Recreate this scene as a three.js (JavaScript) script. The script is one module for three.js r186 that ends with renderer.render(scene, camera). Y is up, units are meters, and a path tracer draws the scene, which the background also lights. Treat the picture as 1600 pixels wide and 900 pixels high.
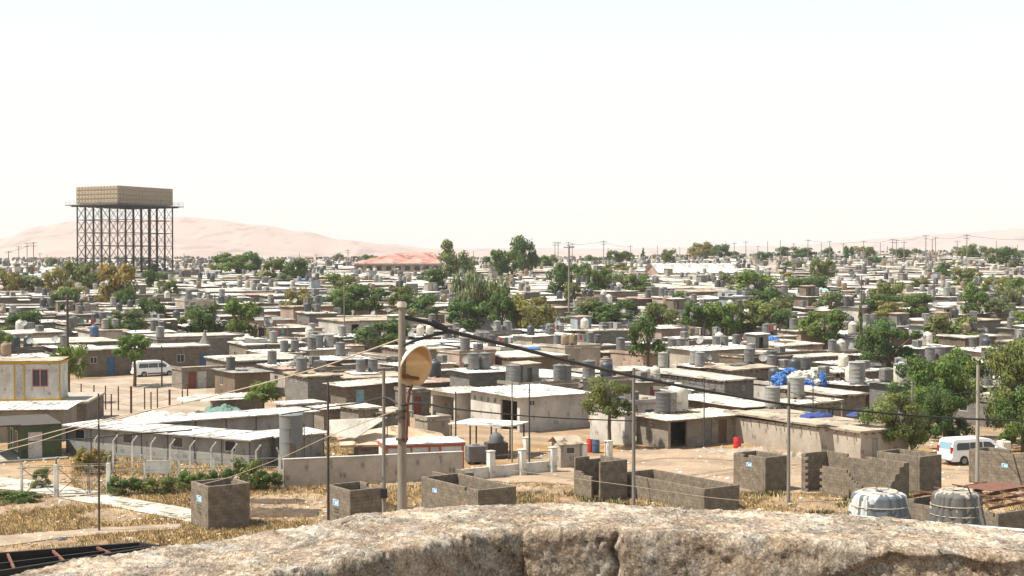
import * as THREE from 'three';
import { mergeGeometries } from 'three/addons/utils/BufferGeometryUtils.js';

// ---------------------------------------------------------------- camera, sky, sun, exposure
const F = 2200, HC = 14.5, PITCH = Math.atan(40 / F);
const scene = new THREE.Scene();
const camera = new THREE.PerspectiveCamera(2 * Math.atan(450 / F) * 180 / Math.PI, 16 / 9, 0.1, 30000);
camera.position.set(0, HC, 0);
camera.rotation.x = -PITCH;
const sky = (() => {
  const W = 64, H = 256, data = new Float32Array(W * H * 4);
  // radiance by elevation in degrees: milky summer air near the ground, pale blue higher up
  const stops = [[-90, 0.40, 0.34, 0.28], [-1, 0.55, 0.50, 0.43], [0, 0.70, 0.675, 0.615], [3, 0.66, 0.64, 0.595], [6.5, 0.60, 0.595, 0.58], [8.6, 0.57, 0.585, 0.59], [11, 0.525, 0.572, 0.588], [25, 0.31, 0.375, 0.44], [50, 0.225, 0.285, 0.37], [90, 0.18, 0.24, 0.34]];
  for (let j = 0; j < H; j++) {
    const el = -90 + 180 * (j + 0.5) / H;
    let k = 0; while (k < stops.length - 2 && el > stops[k + 1][0]) k++;
    const a = stops[k], b = stops[k + 1], t = Math.min(1, Math.max(0, (el - a[0]) / (b[0] - a[0])));
    for (let i = 0; i < W; i++) {
      const o = (j * W + i) * 4;
      for (let c = 0; c < 3; c++) data[o + c] = a[c + 1] + (b[c + 1] - a[c + 1]) * t;
      data[o + 3] = 1;
    }
  }
  const t = new THREE.DataTexture(data, W, H, THREE.RGBAFormat, THREE.FloatType);
  t.mapping = THREE.EquirectangularReflectionMapping;
  t.magFilter = t.minFilter = THREE.LinearFilter; t.needsUpdate = true;
  return t;
})();
scene.background = sky; scene.environment = sky;
const sun = new THREE.DirectionalLight(new THREE.Color().setRGB(1, 0.95, 0.86), 5.0);
sun.position.set(-0.75 * 200, 1.3 * 200, 0.15 * 200 - 160);
sun.target.position.set(0, 0, -160);
sun.castShadow = true; sun.shadow.mapSize.set(4096, 4096); sun.shadow.radius = 1;
Object.assign(sun.shadow.camera, { left: -260, right: 260, top: 260, bottom: -260, near: 1, far: 900 });
scene.add(sun, sun.target);
const EXPOSURE = 1.75;
scene.fog = new THREE.FogExp2(new THREE.Color().setRGB(1.0, 0.95, 0.92), 0.00013);

// ---------------------------------------------------------------- helpers
function rng(seed) { let a = seed >>> 0; return () => { a = (a + 0x6D2B79F5) | 0; let t = Math.imul(a ^ (a >>> 15), 1 | a); t = (t + Math.imul(t ^ (t >>> 7), 61 | t)) ^ t; return ((t ^ (t >>> 14)) >>> 0) / 4294967296; }; }
const R0 = rng(7);
const rr = (r, a, b) => a + (b - a) * r();
const pick = (r, list) => list[Math.floor(r() * list.length) % list.length];
const sm = (a, b, x) => { const t = Math.min(1, Math.max(0, (x - a) / (b - a))); return t * t * (3 - 2 * t); };
const lerp = (a, b, t) => a + (b - a) * t;
const V3 = (x, y, z) => new THREE.Vector3(x, y, z);
function hash3(x, y, z) { let h = Math.imul(x | 0, 374761393) ^ Math.imul(y | 0, 668265263) ^ Math.imul(z | 0, 2147483647 - 91); h = Math.imul(h ^ (h >>> 13), 1274126177); return ((h ^ (h >>> 16)) >>> 0) / 4294967296; }
function noise3(x, y, z) {
  const xi = Math.floor(x), yi = Math.floor(y), zi = Math.floor(z), f = t => t * t * (3 - 2 * t);
  const u = f(x - xi), v = f(y - yi), w = f(z - zi), h = (a, b, c) => hash3(xi + a, yi + b, zi + c);
  return lerp(lerp(lerp(h(0, 0, 0), h(1, 0, 0), u), lerp(h(0, 1, 0), h(1, 1, 0), u), v), lerp(lerp(h(0, 0, 1), h(1, 0, 1), u), lerp(h(0, 1, 1), h(1, 1, 1), u), v), w);
}
function fbm(x, y, z, oct = 4) { let s = 0, a = 0.5, n = 0; for (let i = 0; i < oct; i++) { s += a * noise3(x, y, z); n += a; a *= 0.5; x = x * 2.03 + 7.1; y = y * 2.03 + 3.7; z = z * 2.03 + 1.3; } return s / n; }
// tileable 2-D noise for textures
function tnoise(u, v, per, seed) {
  const x = u * per, y = v * per, xi = Math.floor(x), yi = Math.floor(y), f = t => t * t * (3 - 2 * t), m = k => ((k % per) + per) % per;
  const h = (a, b) => hash3(m(xi + a), m(yi + b), seed), fu = f(x - xi), fv = f(y - yi);
  return lerp(lerp(h(0, 0), h(1, 0), fu), lerp(h(0, 1), h(1, 1), fu), fv);
}
function tfbm(u, v, per, oct, seed) { let s = 0, a = 0.5, n = 0; for (let i = 0; i < oct; i++) { s += a * tnoise(u, v, per, seed + i); n += a; a *= 0.55; per *= 2; } return s / n; }
function tex(size, fn, srgb = true) {
  const d = new Uint8Array(size * size * 4);
  for (let j = 0; j < size; j++) for (let i = 0; i < size; i++) {
    const c = fn(i / size, j / size), o = (j * size + i) * 4;
    if (typeof c === 'number') d[o] = d[o + 1] = d[o + 2] = Math.max(0, Math.min(255, c * 255));
    else for (let k = 0; k < 3; k++) d[o + k] = Math.max(0, Math.min(255, c[k] * 255));
    d[o + 3] = 255;
  }
  const t = new THREE.DataTexture(d, size, size, THREE.RGBAFormat);
  t.wrapS = t.wrapT = THREE.RepeatWrapping; t.magFilter = THREE.LinearFilter; t.minFilter = THREE.LinearMipmapLinearFilter; t.generateMipmaps = true;
  if (srgb) t.colorSpace = THREE.SRGBColorSpace; t.needsUpdate = true;
  return t;
}
const rep = (t, m) => { const c = t.clone(); c.repeat.set(1 / m, 1 / m); c.needsUpdate = true; return c; };

// pixel of the 1600 x 900 photograph -> ray from the camera, scaled to depth 1
function ray(px, py) {
  const a = (px - 800) / F, b = (450 - py) / F, s = Math.sin(PITCH), c = Math.cos(PITCH);
  const y = b * c - s, z = -b * s - c;
  return { x: a / -z, y: y / -z };
}
const KN = [[-500, 0], [118, 0], [180, 1.0], [270, 4.6], [400, 8.3], [550, 10.9], [700, 12.7], [900, 12.6], [1500, 11], [20000, 11]];
const SL = KN.map((k, i) => i === 0 || i === KN.length - 1 ? 0 : (() => { const a = (k[1] - KN[i - 1][1]) / (k[0] - KN[i - 1][0]), b = (KN[i + 1][1] - k[1]) / (KN[i + 1][0] - k[0]); return a * b <= 0 ? 0 : 2 * a * b / (a + b); })());
function ground(x, d) {
  let i = 0; while (i < KN.length - 2 && d > KN[i + 1][0]) i++;
  const [x0, y0] = KN[i], [x1, y1] = KN[i + 1], h = x1 - x0, t = Math.min(1, Math.max(0, (d - x0) / h));
  let y = (2 * t ** 3 - 3 * t * t + 1) * y0 + (t ** 3 - 2 * t * t + t) * h * SL[i] + (-2 * t ** 3 + 3 * t * t) * y1 + (t ** 3 - t * t) * h * SL[i + 1];
  y += 3.4 * sm(360, 720, d) * sm(-0.02, 0.3, x / Math.max(d, 1)) * (1 - sm(1200, 3000, d));
  y += 0.9 * (noise3(x / 60, d / 60, 4) - 0.5) * sm(170, 260, d);
  return y;
}
function hit(px, py, h = 0, from = 25) {
  const r = ray(px, py); let a = from;
  const f = d => HC + r.y * d - ground(r.x * d, d) - h;
  let b = a; while (f(b) > 0 && b < 3000) { a = b; b += 1 + b * 0.004; }
  for (let i = 0; i < 30; i++) { const m = (a + b) / 2; if (f(m) > 0) a = m; else b = m; }
  return { x: r.x * a, d: a, z: -a, g: ground(r.x * a, a), m: F / a };
}
const atD = (px, py, d) => { const r = ray(px, py); return V3(r.x * d, HC + r.y * d, -d); };
const onPlane = (px, py, y) => { const r = ray(px, py); return atD(px, py, (y - HC) / r.y); };

const names = new Map();
function numbered(n) { const k = names.get(n) || 0; names.set(n, k + 1); return k ? `${n}_${String(k).padStart(3, '0')}` : n; }
function thing(name, label, category, pos = [0, 0, 0], turn = 0, group) {
  const o = new THREE.Group(); o.name = numbered(name); o.position.set(...pos); o.rotation.y = turn;
  o.userData = { label, category }; if (group) o.userData.group = group;
  scene.add(o); return o;
}
function mesh(name, geo, m, parent) { const o = new THREE.Mesh(geo, m); o.name = name; o.castShadow = o.receiveShadow = true; parent.add(o); return o; }
function single(name, geo, m, label, category, group) { const o = new THREE.Mesh(geo, m); o.name = numbered(name); o.castShadow = o.receiveShadow = true; o.userData = { label, category }; if (group) o.userData.group = group; scene.add(o); return o; }
function struct(name, geo, m) { const o = new THREE.Mesh(geo, m); o.name = numbered(name); o.castShadow = o.receiveShadow = true; o.userData = { kind: 'structure' }; scene.add(o); return o; }
function copy(src, pos, turn, label, group, scale) {
  const c = src.clone(); c.name = numbered(src.name.replace(/_\d{3}$/, '')); c.position.set(...pos); c.rotation.y = turn;
  c.userData = { ...src.userData }; if (label) c.userData.label = label; if (group) c.userData.group = group; if (scale) c.scale.set(...scale);
  scene.add(c); return c;
}
const PI = Math.PI, PHI = 35 * PI / 180;

// mesh collector: flat quads with uv in metres
class MB {
  constructor() { this.p = []; this.n = []; this.u = []; this.i = []; this.c = null; this.tint = null; }
  v(p, n, u) { this.p.push(p[0], p[1], p[2]); this.n.push(n[0], n[1], n[2]); this.u.push(u[0], u[1]); if (this.c) this.c.push(...(this.tint || [1, 1, 1])); return this.p.length / 3 - 1; }
  quad(a, b, c, d) {
    const e = [b[0] - a[0], b[1] - a[1], b[2] - a[2]], f = [d[0] - a[0], d[1] - a[1], d[2] - a[2]];
    let n = [e[1] * f[2] - e[2] * f[1], e[2] * f[0] - e[0] * f[2], e[0] * f[1] - e[1] * f[0]]; const l = Math.hypot(...n) || 1; n = n.map(x => x / l);
    const w = n.map(Math.abs), uv = q => w[1] >= w[0] && w[1] >= w[2] ? [q[0], q[2]] : w[0] > w[2] ? [q[2], q[1]] : [q[0], q[1]];
    const k = this.v(a, n, uv(a)); this.v(b, n, uv(b)); this.v(c, n, uv(c)); this.v(d, n, uv(d));
    this.i.push(k, k + 1, k + 2, k, k + 2, k + 3); return this;
  }
  box(x0, x1, y0, y1, z0, z1) {
    this.quad([x0, y0, z1], [x1, y0, z1], [x1, y1, z1], [x0, y1, z1]); this.quad([x1, y0, z0], [x0, y0, z0], [x0, y1, z0], [x1, y1, z0]);
    this.quad([x1, y0, z1], [x1, y0, z0], [x1, y1, z0], [x1, y1, z1]); this.quad([x0, y0, z0], [x0, y0, z1], [x0, y1, z1], [x0, y1, z0]);
    this.quad([x0, y1, z1], [x1, y1, z1], [x1, y1, z0], [x0, y1, z0]); this.quad([x0, y0, z0], [x1, y0, z0], [x1, y0, z1], [x0, y0, z1]); return this;
  }
  // box with cut edges
  bbox(x0, x1, y0, y1, z0, z1, b) {
    const P = (sx, sy, sz, ax) => [sx ? (ax === 0 ? x1 : x1 - b) : (ax === 0 ? x0 : x0 + b), sy ? (ax === 1 ? y1 : y1 - b) : (ax === 1 ? y0 : y0 + b), sz ? (ax === 2 ? z1 : z1 - b) : (ax === 2 ? z0 : z0 + b)];
    const q = (a, b2, c, d) => this.quad(a, b2, c, d);
    q(P(0, 0, 1, 2), P(1, 0, 1, 2), P(1, 1, 1, 2), P(0, 1, 1, 2)); q(P(1, 0, 0, 2), P(0, 0, 0, 2), P(0, 1, 0, 2), P(1, 1, 0, 2));
    q(P(1, 0, 1, 0), P(1, 0, 0, 0), P(1, 1, 0, 0), P(1, 1, 1, 0)); q(P(0, 0, 0, 0), P(0, 0, 1, 0), P(0, 1, 1, 0), P(0, 1, 0, 0));
    q(P(0, 1, 1, 1), P(1, 1, 1, 1), P(1, 1, 0, 1), P(0, 1, 0, 1)); q(P(0, 0, 0, 1), P(1, 0, 0, 1), P(1, 0, 1, 1), P(0, 0, 1, 1));
    q(P(0, 1, 1, 2), P(1, 1, 1, 2), P(1, 1, 1, 1), P(0, 1, 1, 1)); q(P(1, 1, 0, 2), P(0, 1, 0, 2), P(0, 1, 0, 1), P(1, 1, 0, 1));
    q(P(1, 1, 1, 0), P(1, 1, 0, 0), P(1, 1, 0, 1), P(1, 1, 1, 1)); q(P(0, 1, 0, 0), P(0, 1, 1, 0), P(0, 1, 1, 1), P(0, 1, 0, 1));
    q(P(1, 0, 1, 2), P(1, 0, 1, 0), P(1, 1, 1, 0), P(1, 1, 1, 2)); q(P(0, 0, 1, 0), P(0, 0, 1, 2), P(0, 1, 1, 2), P(0, 1, 1, 0));
    q(P(1, 0, 0, 0), P(1, 0, 0, 2), P(1, 1, 0, 2), P(1, 1, 0, 0)); q(P(0, 0, 0, 2), P(0, 0, 0, 0), P(0, 1, 0, 0), P(0, 1, 0, 2)); return this;
  }
  // a straight bar of square section between two points
  bar(a, b, t, t2 = t) {
    const A = V3(...a), B = V3(...b), d = B.clone().sub(A).normalize(), s = Math.abs(d.y) > 0.9 ? V3(1, 0, 0) : V3(0, 1, 0), e = d.clone().cross(s).normalize().multiplyScalar(t / 2), f = d.clone().cross(e).normalize().multiplyScalar(t2 / 2);
    const c = (P, i, j) => P.clone().addScaledVector(e, i).addScaledVector(f, j).toArray();
    const r = [[-1, -1], [1, -1], [1, 1], [-1, 1]];
    for (let k = 0; k < 4; k++) { const m = r[k], n = r[(k + 1) % 4]; this.quad(c(A, ...n), c(A, ...m), c(B, ...m), c(B, ...n)); }
    this.quad(c(A, -1, -1), c(A, 1, -1), c(A, 1, 1), c(A, -1, 1)); this.quad(c(B, -1, 1), c(B, 1, 1), c(B, 1, -1), c(B, -1, -1)); return this;
  }
  // a round bar through points with radii
  tube(pts, rad, seg = 7) {
    const P = pts.map(p => Array.isArray(p) ? V3(...p) : p), n = P.length; let prev = null;
    let e0 = null;
    for (let k = 0; k < n; k++) {
      const t = P[Math.min(n - 1, k + 1)].clone().sub(P[Math.max(0, k - 1)]).normalize();
      if (!e0) e0 = (Math.abs(t.y) > 0.9 ? V3(1, 0, 0) : V3(0, 1, 0)); const e = e0.clone().addScaledVector(t, -e0.dot(t)).normalize(), f = t.clone().cross(e); e0 = e;
      const r = Array.isArray(rad) ? rad[k] : rad, ring = [];
      for (let j = 0; j <= seg; j++) { const a = j / seg * 2 * PI, nn = e.clone().multiplyScalar(Math.cos(a)).addScaledVector(f, Math.sin(a)); const p = P[k].clone().addScaledVector(nn, r); ring.push(this.v(p.toArray(), nn.toArray(), [j / seg * r * 6.28, k * 0.5])); }
      if (prev) for (let j = 0; j < seg; j++) this.i.push(prev[j], prev[j + 1], ring[j + 1], prev[j], ring[j + 1], ring[j]);
      if (k === 0 || k === n - 1) { const nn = t.clone().multiplyScalar(k ? 1 : -1).toArray(), c = this.v(P[k].toArray(), nn, [0, 0]); for (let j = 0; j < seg; j++) k ? this.i.push(c, ring[j], ring[j + 1]) : this.i.push(c, ring[j + 1], ring[j]); }
      prev = ring;
    }
    return this;
  }
  add(geo, mat) { // another geometry
    const g = mat ? geo.clone().applyMatrix4(mat) : geo, k = this.p.length / 3, P = g.attributes.position, N = g.attributes.normal, U = g.attributes.uv;
    for (let i = 0; i < P.count; i++) { this.p.push(P.getX(i), P.getY(i), P.getZ(i)); this.n.push(N.getX(i), N.getY(i), N.getZ(i)); this.u.push(U ? U.getX(i) : 0, U ? U.getY(i) : 0); if (this.c) this.c.push(...(this.tint || [1, 1, 1])); }
    if (g.index) for (let i = 0; i < g.index.count; i++) this.i.push(k + g.index.getX(i)); else for (let i = 0; i < P.count; i++) this.i.push(k + i); return this;
  }
  geo() {
    const g = new THREE.BufferGeometry(); g.setAttribute('position', new THREE.Float32BufferAttribute(this.p, 3)); g.setAttribute('normal', new THREE.Float32BufferAttribute(this.n, 3)); g.setAttribute('uv', new THREE.Float32BufferAttribute(this.u, 2));
    if (this.c) g.setAttribute('color', new THREE.Float32BufferAttribute(this.c, 3)); g.setIndex(this.i); return g;
  }
  get empty() { return !this.i.length; }
}
const M4 = (x, y, z, ry = 0, s = 1) => new THREE.Matrix4().compose(V3(x, y, z), new THREE.Quaternion().setFromEuler(new THREE.Euler(0, ry, 0)), typeof s === 'number' ? V3(s, s, s) : V3(...s));
const lathe = (pts, seg = 18) => new THREE.LatheGeometry(pts.map(p => new THREE.Vector2(...p)), seg);

// ---------------------------------------------------------------- textures and materials
const TX = {
  plaster: tex(256, (u, v) => { const a = tfbm(u, v, 4, 5, 1), b = tfbm(u, v * 0.5, 12, 3, 9), s = tnoise(u, v, 96, 5); let k = 0.80 + 0.24 * (a - 0.5) + 0.10 * (s - 0.5); if (b > 0.62) k -= (b - 0.62) * 0.9; return [k + 0.05, k + 0.035, k + 0.01]; }),
  block: tex(512, (u, v) => { // 3.2 m square: 8 blocks by 16 courses, seen only as a grain
    const c = Math.floor(v * 16), uu = u * 8 + (c % 2) * 0.5, bi = ((Math.floor(uu) % 8) + 8) % 8, fx = uu - Math.floor(uu), fy = v * 16 - c;
    const j = Math.min(fx, 1 - fx) * 0.4 < 0.008 || Math.min(fy, 1 - fy) * 0.2 < 0.007; let k = 0.80 + 0.14 * (hash3(bi, c, 3) - 0.5) + 0.16 * (tfbm(u, v, 6, 5, 21) - 0.5) + 0.1 * (tnoise(u, v, 160, 4) - 0.5);
    if (j) k -= 0.10 + 0.08 * tnoise(u, v, 20, 8); return [k + 0.04, k + 0.025, k]; }),
  roof: tex(512, (u, v) => { const a = tfbm(u, v, 3, 6, 31), b = tfbm(u, v, 10, 4, 37), s = tnoise(u, v, 170, 33); let k = 0.84 + 0.46 * (a - 0.5) + 0.14 * (s - 0.5); if (b > 0.57) k -= (b - 0.57) * 1.9; if (s > 0.93 && b > 0.45) k -= 0.25; return [k + 0.02, k + 0.005, k - 0.02]; }),
  dirt: tex(512, (u, v) => { const a = tfbm(u, v, 4, 6, 41), s = tnoise(u, v, 200, 43), q = tnoise(u, v, 90, 44); let k = 0.80 + 0.30 * (a - 0.5) + 0.14 * (s - 0.5); if (q > 0.86) k -= 0.16; if (q < 0.09) k += 0.12; return [k + 0.03, k, k - 0.03]; }),
  cement: tex(1024, (u, v) => { const a = tfbm(u, v, 5, 6, 51), b = tfbm(u, v, 22, 4, 57), s = tnoise(u, v, 330, 53), m = tnoise(u, v, 128, 55), p = tnoise(u, v, 64, 59); let k = 0.78 + 0.42 * (a - 0.5) + 0.34 * (b - 0.5) + 0.2 * (s - 0.5) + 0.30 * (m - 0.5); if (p > 0.84) k -= (p - 0.84) * 2.2; if (m > 0.88) k += 0.12; const w = 0.12 * (tnoise(u, v, 9, 77) - 0.5); return [k + 0.02 + w * 0.6, k, k - 0.03 - w * 0.6]; }),
  cementBump: tex(1024, (u, v) => 0.45 * tfbm(u, v, 9, 6, 61) + 0.35 * tfbm(u, v, 40, 3, 63) + 0.2 * tnoise(u, v, 260, 67), false),
  rough: tex(256, (u, v) => 0.5 * tfbm(u, v, 6, 5, 71) + 0.5 * tnoise(u, v, 100, 73), false),
  metal: tex(256, (u, v) => { const a = tfbm(u, v, 5, 5, 81), b = tfbm(u * 1, v * 1, 20, 3, 83); let k = 0.84 + 0.22 * (a - 0.5); return b > 0.66 ? [k - 0.05, k - 0.16, k - 0.25] : [k, k, k]; }),
};
function mat(r, g, b, o = {}) { const { tex: t, size = 1, bump, ...x } = o; const m = new THREE.MeshStandardMaterial({ roughness: 0.9, metalness: 0, side: THREE.DoubleSide, ...x }); m.color.setRGB(r, g, b); if (t) m.map = rep(t, size); if (bump) { m.bumpMap = rep(TX.rough, 1.2); m.bumpScale = bump; } return m; }
const pl = (r, g, b) => mat(r, g, b, { tex: TX.plaster, size: 3.7, bump: 0.01 }), bk = (r, g, b) => mat(r, g, b, { tex: TX.block, size: 3.2, bump: 0.008 }), rf = (r, g, b) => mat(r, g, b, { tex: TX.roof, size: 5.3, bump: 0.012 });
const WALL = {
  grey: ['grey block', bk(0.235, 0.225, 0.213)], tan: ['tan block', bk(0.30, 0.262, 0.22)], cream: ['cream plastered', pl(0.50, 0.445, 0.38)], white: ['whitewashed', pl(0.64, 0.615, 0.58)],
  pink: ['pinkish plastered', pl(0.45, 0.34, 0.275)], mud: ['brown mud brick', pl(0.20, 0.15, 0.105)], blue: ['pale blue plastered', pl(0.40, 0.45, 0.50)], stone: ['rough brown stone', bk(0.21, 0.17, 0.135)], beige: ['beige plastered', pl(0.33, 0.295, 0.25)],
};
const ROOF = {
  cream: ['cream cement', rf(0.68, 0.62, 0.53)], pale: ['pale dusty', rf(0.74, 0.70, 0.63)], tan: ['tan mud', rf(0.52, 0.43, 0.33)], white: ['white sheet', rf(0.80, 0.785, 0.76)], grey: ['grey sheet metal', rf(0.36, 0.35, 0.33)], rose: ['pinkish sheet', rf(0.46, 0.33, 0.27)],
};
const MT = {
  timber: mat(0.20, 0.14, 0.09), dark: mat(0.035, 0.032, 0.03), rust: mat(0.22, 0.095, 0.055, { tex: TX.metal, size: 1 }), steel: mat(0.15, 0.145, 0.14, { tex: TX.metal, size: 1.7, roughness: 0.7 }), galv: mat(0.235, 0.235, 0.225, { tex: TX.metal, size: 2.1, roughness: 0.75 }),
  galvPale: mat(0.38, 0.38, 0.355, { tex: TX.metal, size: 2.1, roughness: 0.75 }), whitePlastic: mat(0.74, 0.70, 0.62, { tex: TX.plaster, size: 2, roughness: 0.55 }), blackPlastic: mat(0.045, 0.05, 0.055, { roughness: 0.5 }), redRust: mat(0.42, 0.15, 0.09, { tex: TX.metal, size: 1.5 }), bluePlastic: mat(0.05, 0.09, 0.17, { roughness: 0.5 }), brownSack: mat(0.34, 0.25, 0.17, { tex: TX.plaster, size: 1 }),
  doorBlue: mat(0.07, 0.16, 0.30, { tex: TX.metal, size: 2 }), doorSky: mat(0.30, 0.52, 0.64, { tex: TX.metal, size: 2 }), doorRed: mat(0.28, 0.08, 0.06, { tex: TX.metal, size: 2 }), doorGrey: mat(0.24, 0.24, 0.23, { tex: TX.metal, size: 2 }), doorBrown: mat(0.17, 0.10, 0.06, { tex: TX.metal, size: 2 }), doorWhite: mat(0.68, 0.66, 0.62, { tex: TX.metal, size: 2 }),
  glass: mat(0.04, 0.045, 0.05, { roughness: 0.12 }), frame: mat(0.5, 0.47, 0.42), concrete: mat(0.48, 0.44, 0.37, { tex: TX.plaster, size: 1.5, bump: 0.006 }), pole: mat(0.30, 0.28, 0.25, { tex: TX.plaster, size: 1 }), poleDark: mat(0.10, 0.085, 0.07, { tex: TX.metal, size: 1 }), white: mat(0.78, 0.76, 0.72, { tex: TX.plaster, size: 2.3 }), cable: mat(0.012, 0.012, 0.012, { roughness: 0.7 }), rope: mat(0.40, 0.33, 0.24),
  tarpBlue: mat(0.05, 0.15, 0.40, { roughness: 0.55 }), tarpWhite: mat(0.80, 0.77, 0.70, { roughness: 0.7, tex: TX.plaster, size: 3 }), bark: mat(0.16, 0.115, 0.075, { tex: TX.plaster, size: 0.7 }), yellow: mat(0.46, 0.29, 0.03), paint: mat(0.80, 0.80, 0.78, { roughness: 0.35 }), tyre: mat(0.022, 0.022, 0.022), rubble: mat(0.42, 0.35, 0.27, { tex: TX.plaster, size: 0.6 }), redPlastic: mat(0.50, 0.03, 0.02, { roughness: 0.45 }),
};

// ---------------------------------------------------------------- ground, road, paths, hills
const inPoly = (x, z, P) => { let c = false; for (let i = 0, j = P.length - 1; i < P.length; j = i++) { const a = P[i], b = P[j]; if ((a[1] > z) !== (b[1] > z) && x < (b[0] - a[0]) * (z - a[1]) / (b[1] - a[1]) + a[0]) c = !c; } return c; };
const pix = list => list.map(([a, b]) => { const h = hit(a, b); return [h.x, h.z]; });
const ROAD = pix([[740, 752], [868, 728], [985, 700], [1200, 712], [1345, 722], [1680, 735], [1680, 768], [1480, 770], [1280, 770], [1165, 770], [985, 775], [880, 757]]);
const STREET = pix([[98, 655], [330, 640], [312, 578], [262, 586], [196, 592], [100, 602]]);
{ // one sheet from behind the camera to beyond the hills
  const ds = []; for (let d = -120; d < 40; d += 10) ds.push(d); for (let d = 40; d < 135; d += 1.3) ds.push(d); for (let d = 135; d < 320; d += 5) ds.push(d); for (let d = 320; d < 900; d += 15) ds.push(d); for (let d = 900; d < 7000; d *= 1.2) ds.push(d); ds.push(7600);
  const nx = 150, P = [], U = [], C = [], I = [];
  const dirt = [0.44, 0.32, 0.20], dust = [0.50, 0.385, 0.26], straw = [0.48, 0.295, 0.115], soil = [0.30, 0.22, 0.15], weed = [0.22, 0.23, 0.09];
  ds.forEach((d, j) => {
    const half = Math.max(90, Math.abs(d) * 0.62);
    for (let i = 0; i <= nx; i++) {
      const x = (i / nx * 2 - 1) * half, y = ground(x, d) - (d > 30 && d < 112 ? 0.05 * fbm(x / 3, d / 3, 2) : 0); P.push(x, y, -d); U.push(x, -d);
      let c = [...dirt]; const mix = (k, t) => { for (let q = 0; q < 3; q++) c[q] = lerp(c[q], k[q], t); };
      const n1 = fbm(x / 14, d / 14, 1), n2 = fbm(x / 4.5, d / 4.5, 5), n3 = fbm(x / 1.8, d / 1.8, 9, 3);
      mix(dust, sm(0.45, 0.62, n1)); if (d < 112) { mix(straw, sm(0.40, 0.56, n2) * 0.85); mix(soil, sm(0.63, 0.75, n3) * 0.5); }
      if (d > 76 && d < 98 && x > 9) mix(weed, sm(0.42, 0.6, n2) * 0.7);
      C.push(...c);
    }
  });
  for (let j = 0; j < ds.length - 1; j++) for (let i = 0; i < nx; i++) { const a = j * (nx + 1) + i, b = a + nx + 1; I.push(a, a + 1, b + 1, a, b + 1, b); }
  const g = new THREE.BufferGeometry(); g.setAttribute('position', new THREE.Float32BufferAttribute(P, 3)); g.setAttribute('uv', new THREE.Float32BufferAttribute(U, 2)); g.setAttribute('color', new THREE.Float32BufferAttribute(C, 3)); g.setIndex(I); g.computeVertexNormals();
  struct('ground', g, mat(1, 1, 1, { vertexColors: true, tex: TX.dirt, size: 4.3, bump: 0.03, roughness: 1 }));
}
function sheet(name, poly, y, m) { // a flat polygon lying on level ground
  const s = new THREE.Shape(poly.map(p => new THREE.Vector2(p[0], -p[1]))), g = new THREE.ShapeGeometry(s); g.rotateX(-PI / 2); g.translate(0, y, 0);
  const uv = g.attributes.uv, p = g.attributes.position; for (let i = 0; i < uv.count; i++) uv.setXY(i, p.getX(i), p.getZ(i)); g.computeVertexNormals(); return struct(name, g, m);
}
function ragged(poly, amp, seed) { const out = []; poly.forEach((a, i) => { const b = poly[(i + 1) % poly.length], L = Math.hypot(b[0] - a[0], b[1] - a[1]), n = Math.max(1, Math.round(L / 1.1)); for (let k = 0; k < n; k++) { const t = k / n, x = lerp(a[0], b[0], t), z = lerp(a[1], b[1], t); out.push([x + amp * (noise3(x * 0.9, z * 0.9, seed) - 0.5) * 2, z + amp * (noise3(x * 0.9, z * 0.9, seed + 5) - 0.5) * 2]); } }); return out; }
sheet('dirt_road', ragged(ROAD, 0.7, 3), 0.006, mat(0.50, 0.385, 0.275, { tex: TX.dirt, size: 6.1, bump: 0.03, roughness: 1 }));
sheet('concrete_path', ragged(pix([[90, 778], [172, 773], [230, 783], [330, 801], [330, 824], [285, 813], [180, 792]]), 0.12, 8), 0.014, mat(0.66, 0.61, 0.52, { tex: TX.roof, size: 3.7, bump: 0.01 }));
sheet('concrete_path', ragged(pix([[-40, 742], [30, 748], [92, 757], [165, 771], [92, 777.5], [40, 768], [-40, 760]]), 0.12, 9), 0.018, mat(0.64, 0.59, 0.51, { tex: TX.roof, size: 3.3, bump: 0.01 }));
sheet('dirt_path', ragged(pix([[-60, 842], [60, 832], [165, 824], [285, 818], [285, 826], [165, 834], [60, 845], [-60, 862]]), 0.25, 11), 0.010, mat(0.48, 0.39, 0.29, { tex: TX.dirt, size: 3.1, bump: 0.02 }));
{ // street climbing between the houses: a strip draped on the slope
  const q = [hit(70, 668), hit(330, 655), hit(318, 580), hit(105, 597)], n = 16, P = [], U = [], I = [];
  for (let j = 0; j <= n; j++) for (let i = 0; i <= n; i++) { const u = i / n, v = j / n, x = lerp(lerp(q[0].x, q[1].x, u), lerp(q[3].x, q[2].x, u), v), d = lerp(lerp(q[0].d, q[1].d, u), lerp(q[3].d, q[2].d, u), v); P.push(x, ground(x, d) + 0.03, -d); U.push(x, -d); }
  for (let j = 0; j < n; j++) for (let i = 0; i < n; i++) { const a = j * (n + 1) + i, b = a + n + 1; I.push(a, a + 1, b + 1, a, b + 1, b); }
  const g = new THREE.BufferGeometry(); g.setAttribute('position', new THREE.Float32BufferAttribute(P, 3)); g.setAttribute('uv', new THREE.Float32BufferAttribute(U, 2)); g.setIndex(I); g.computeVertexNormals();
  struct('dirt_street', g, mat(0.50, 0.42, 0.33, { tex: TX.dirt, size: 5.7, bump: 0.02 }));
}
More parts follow.
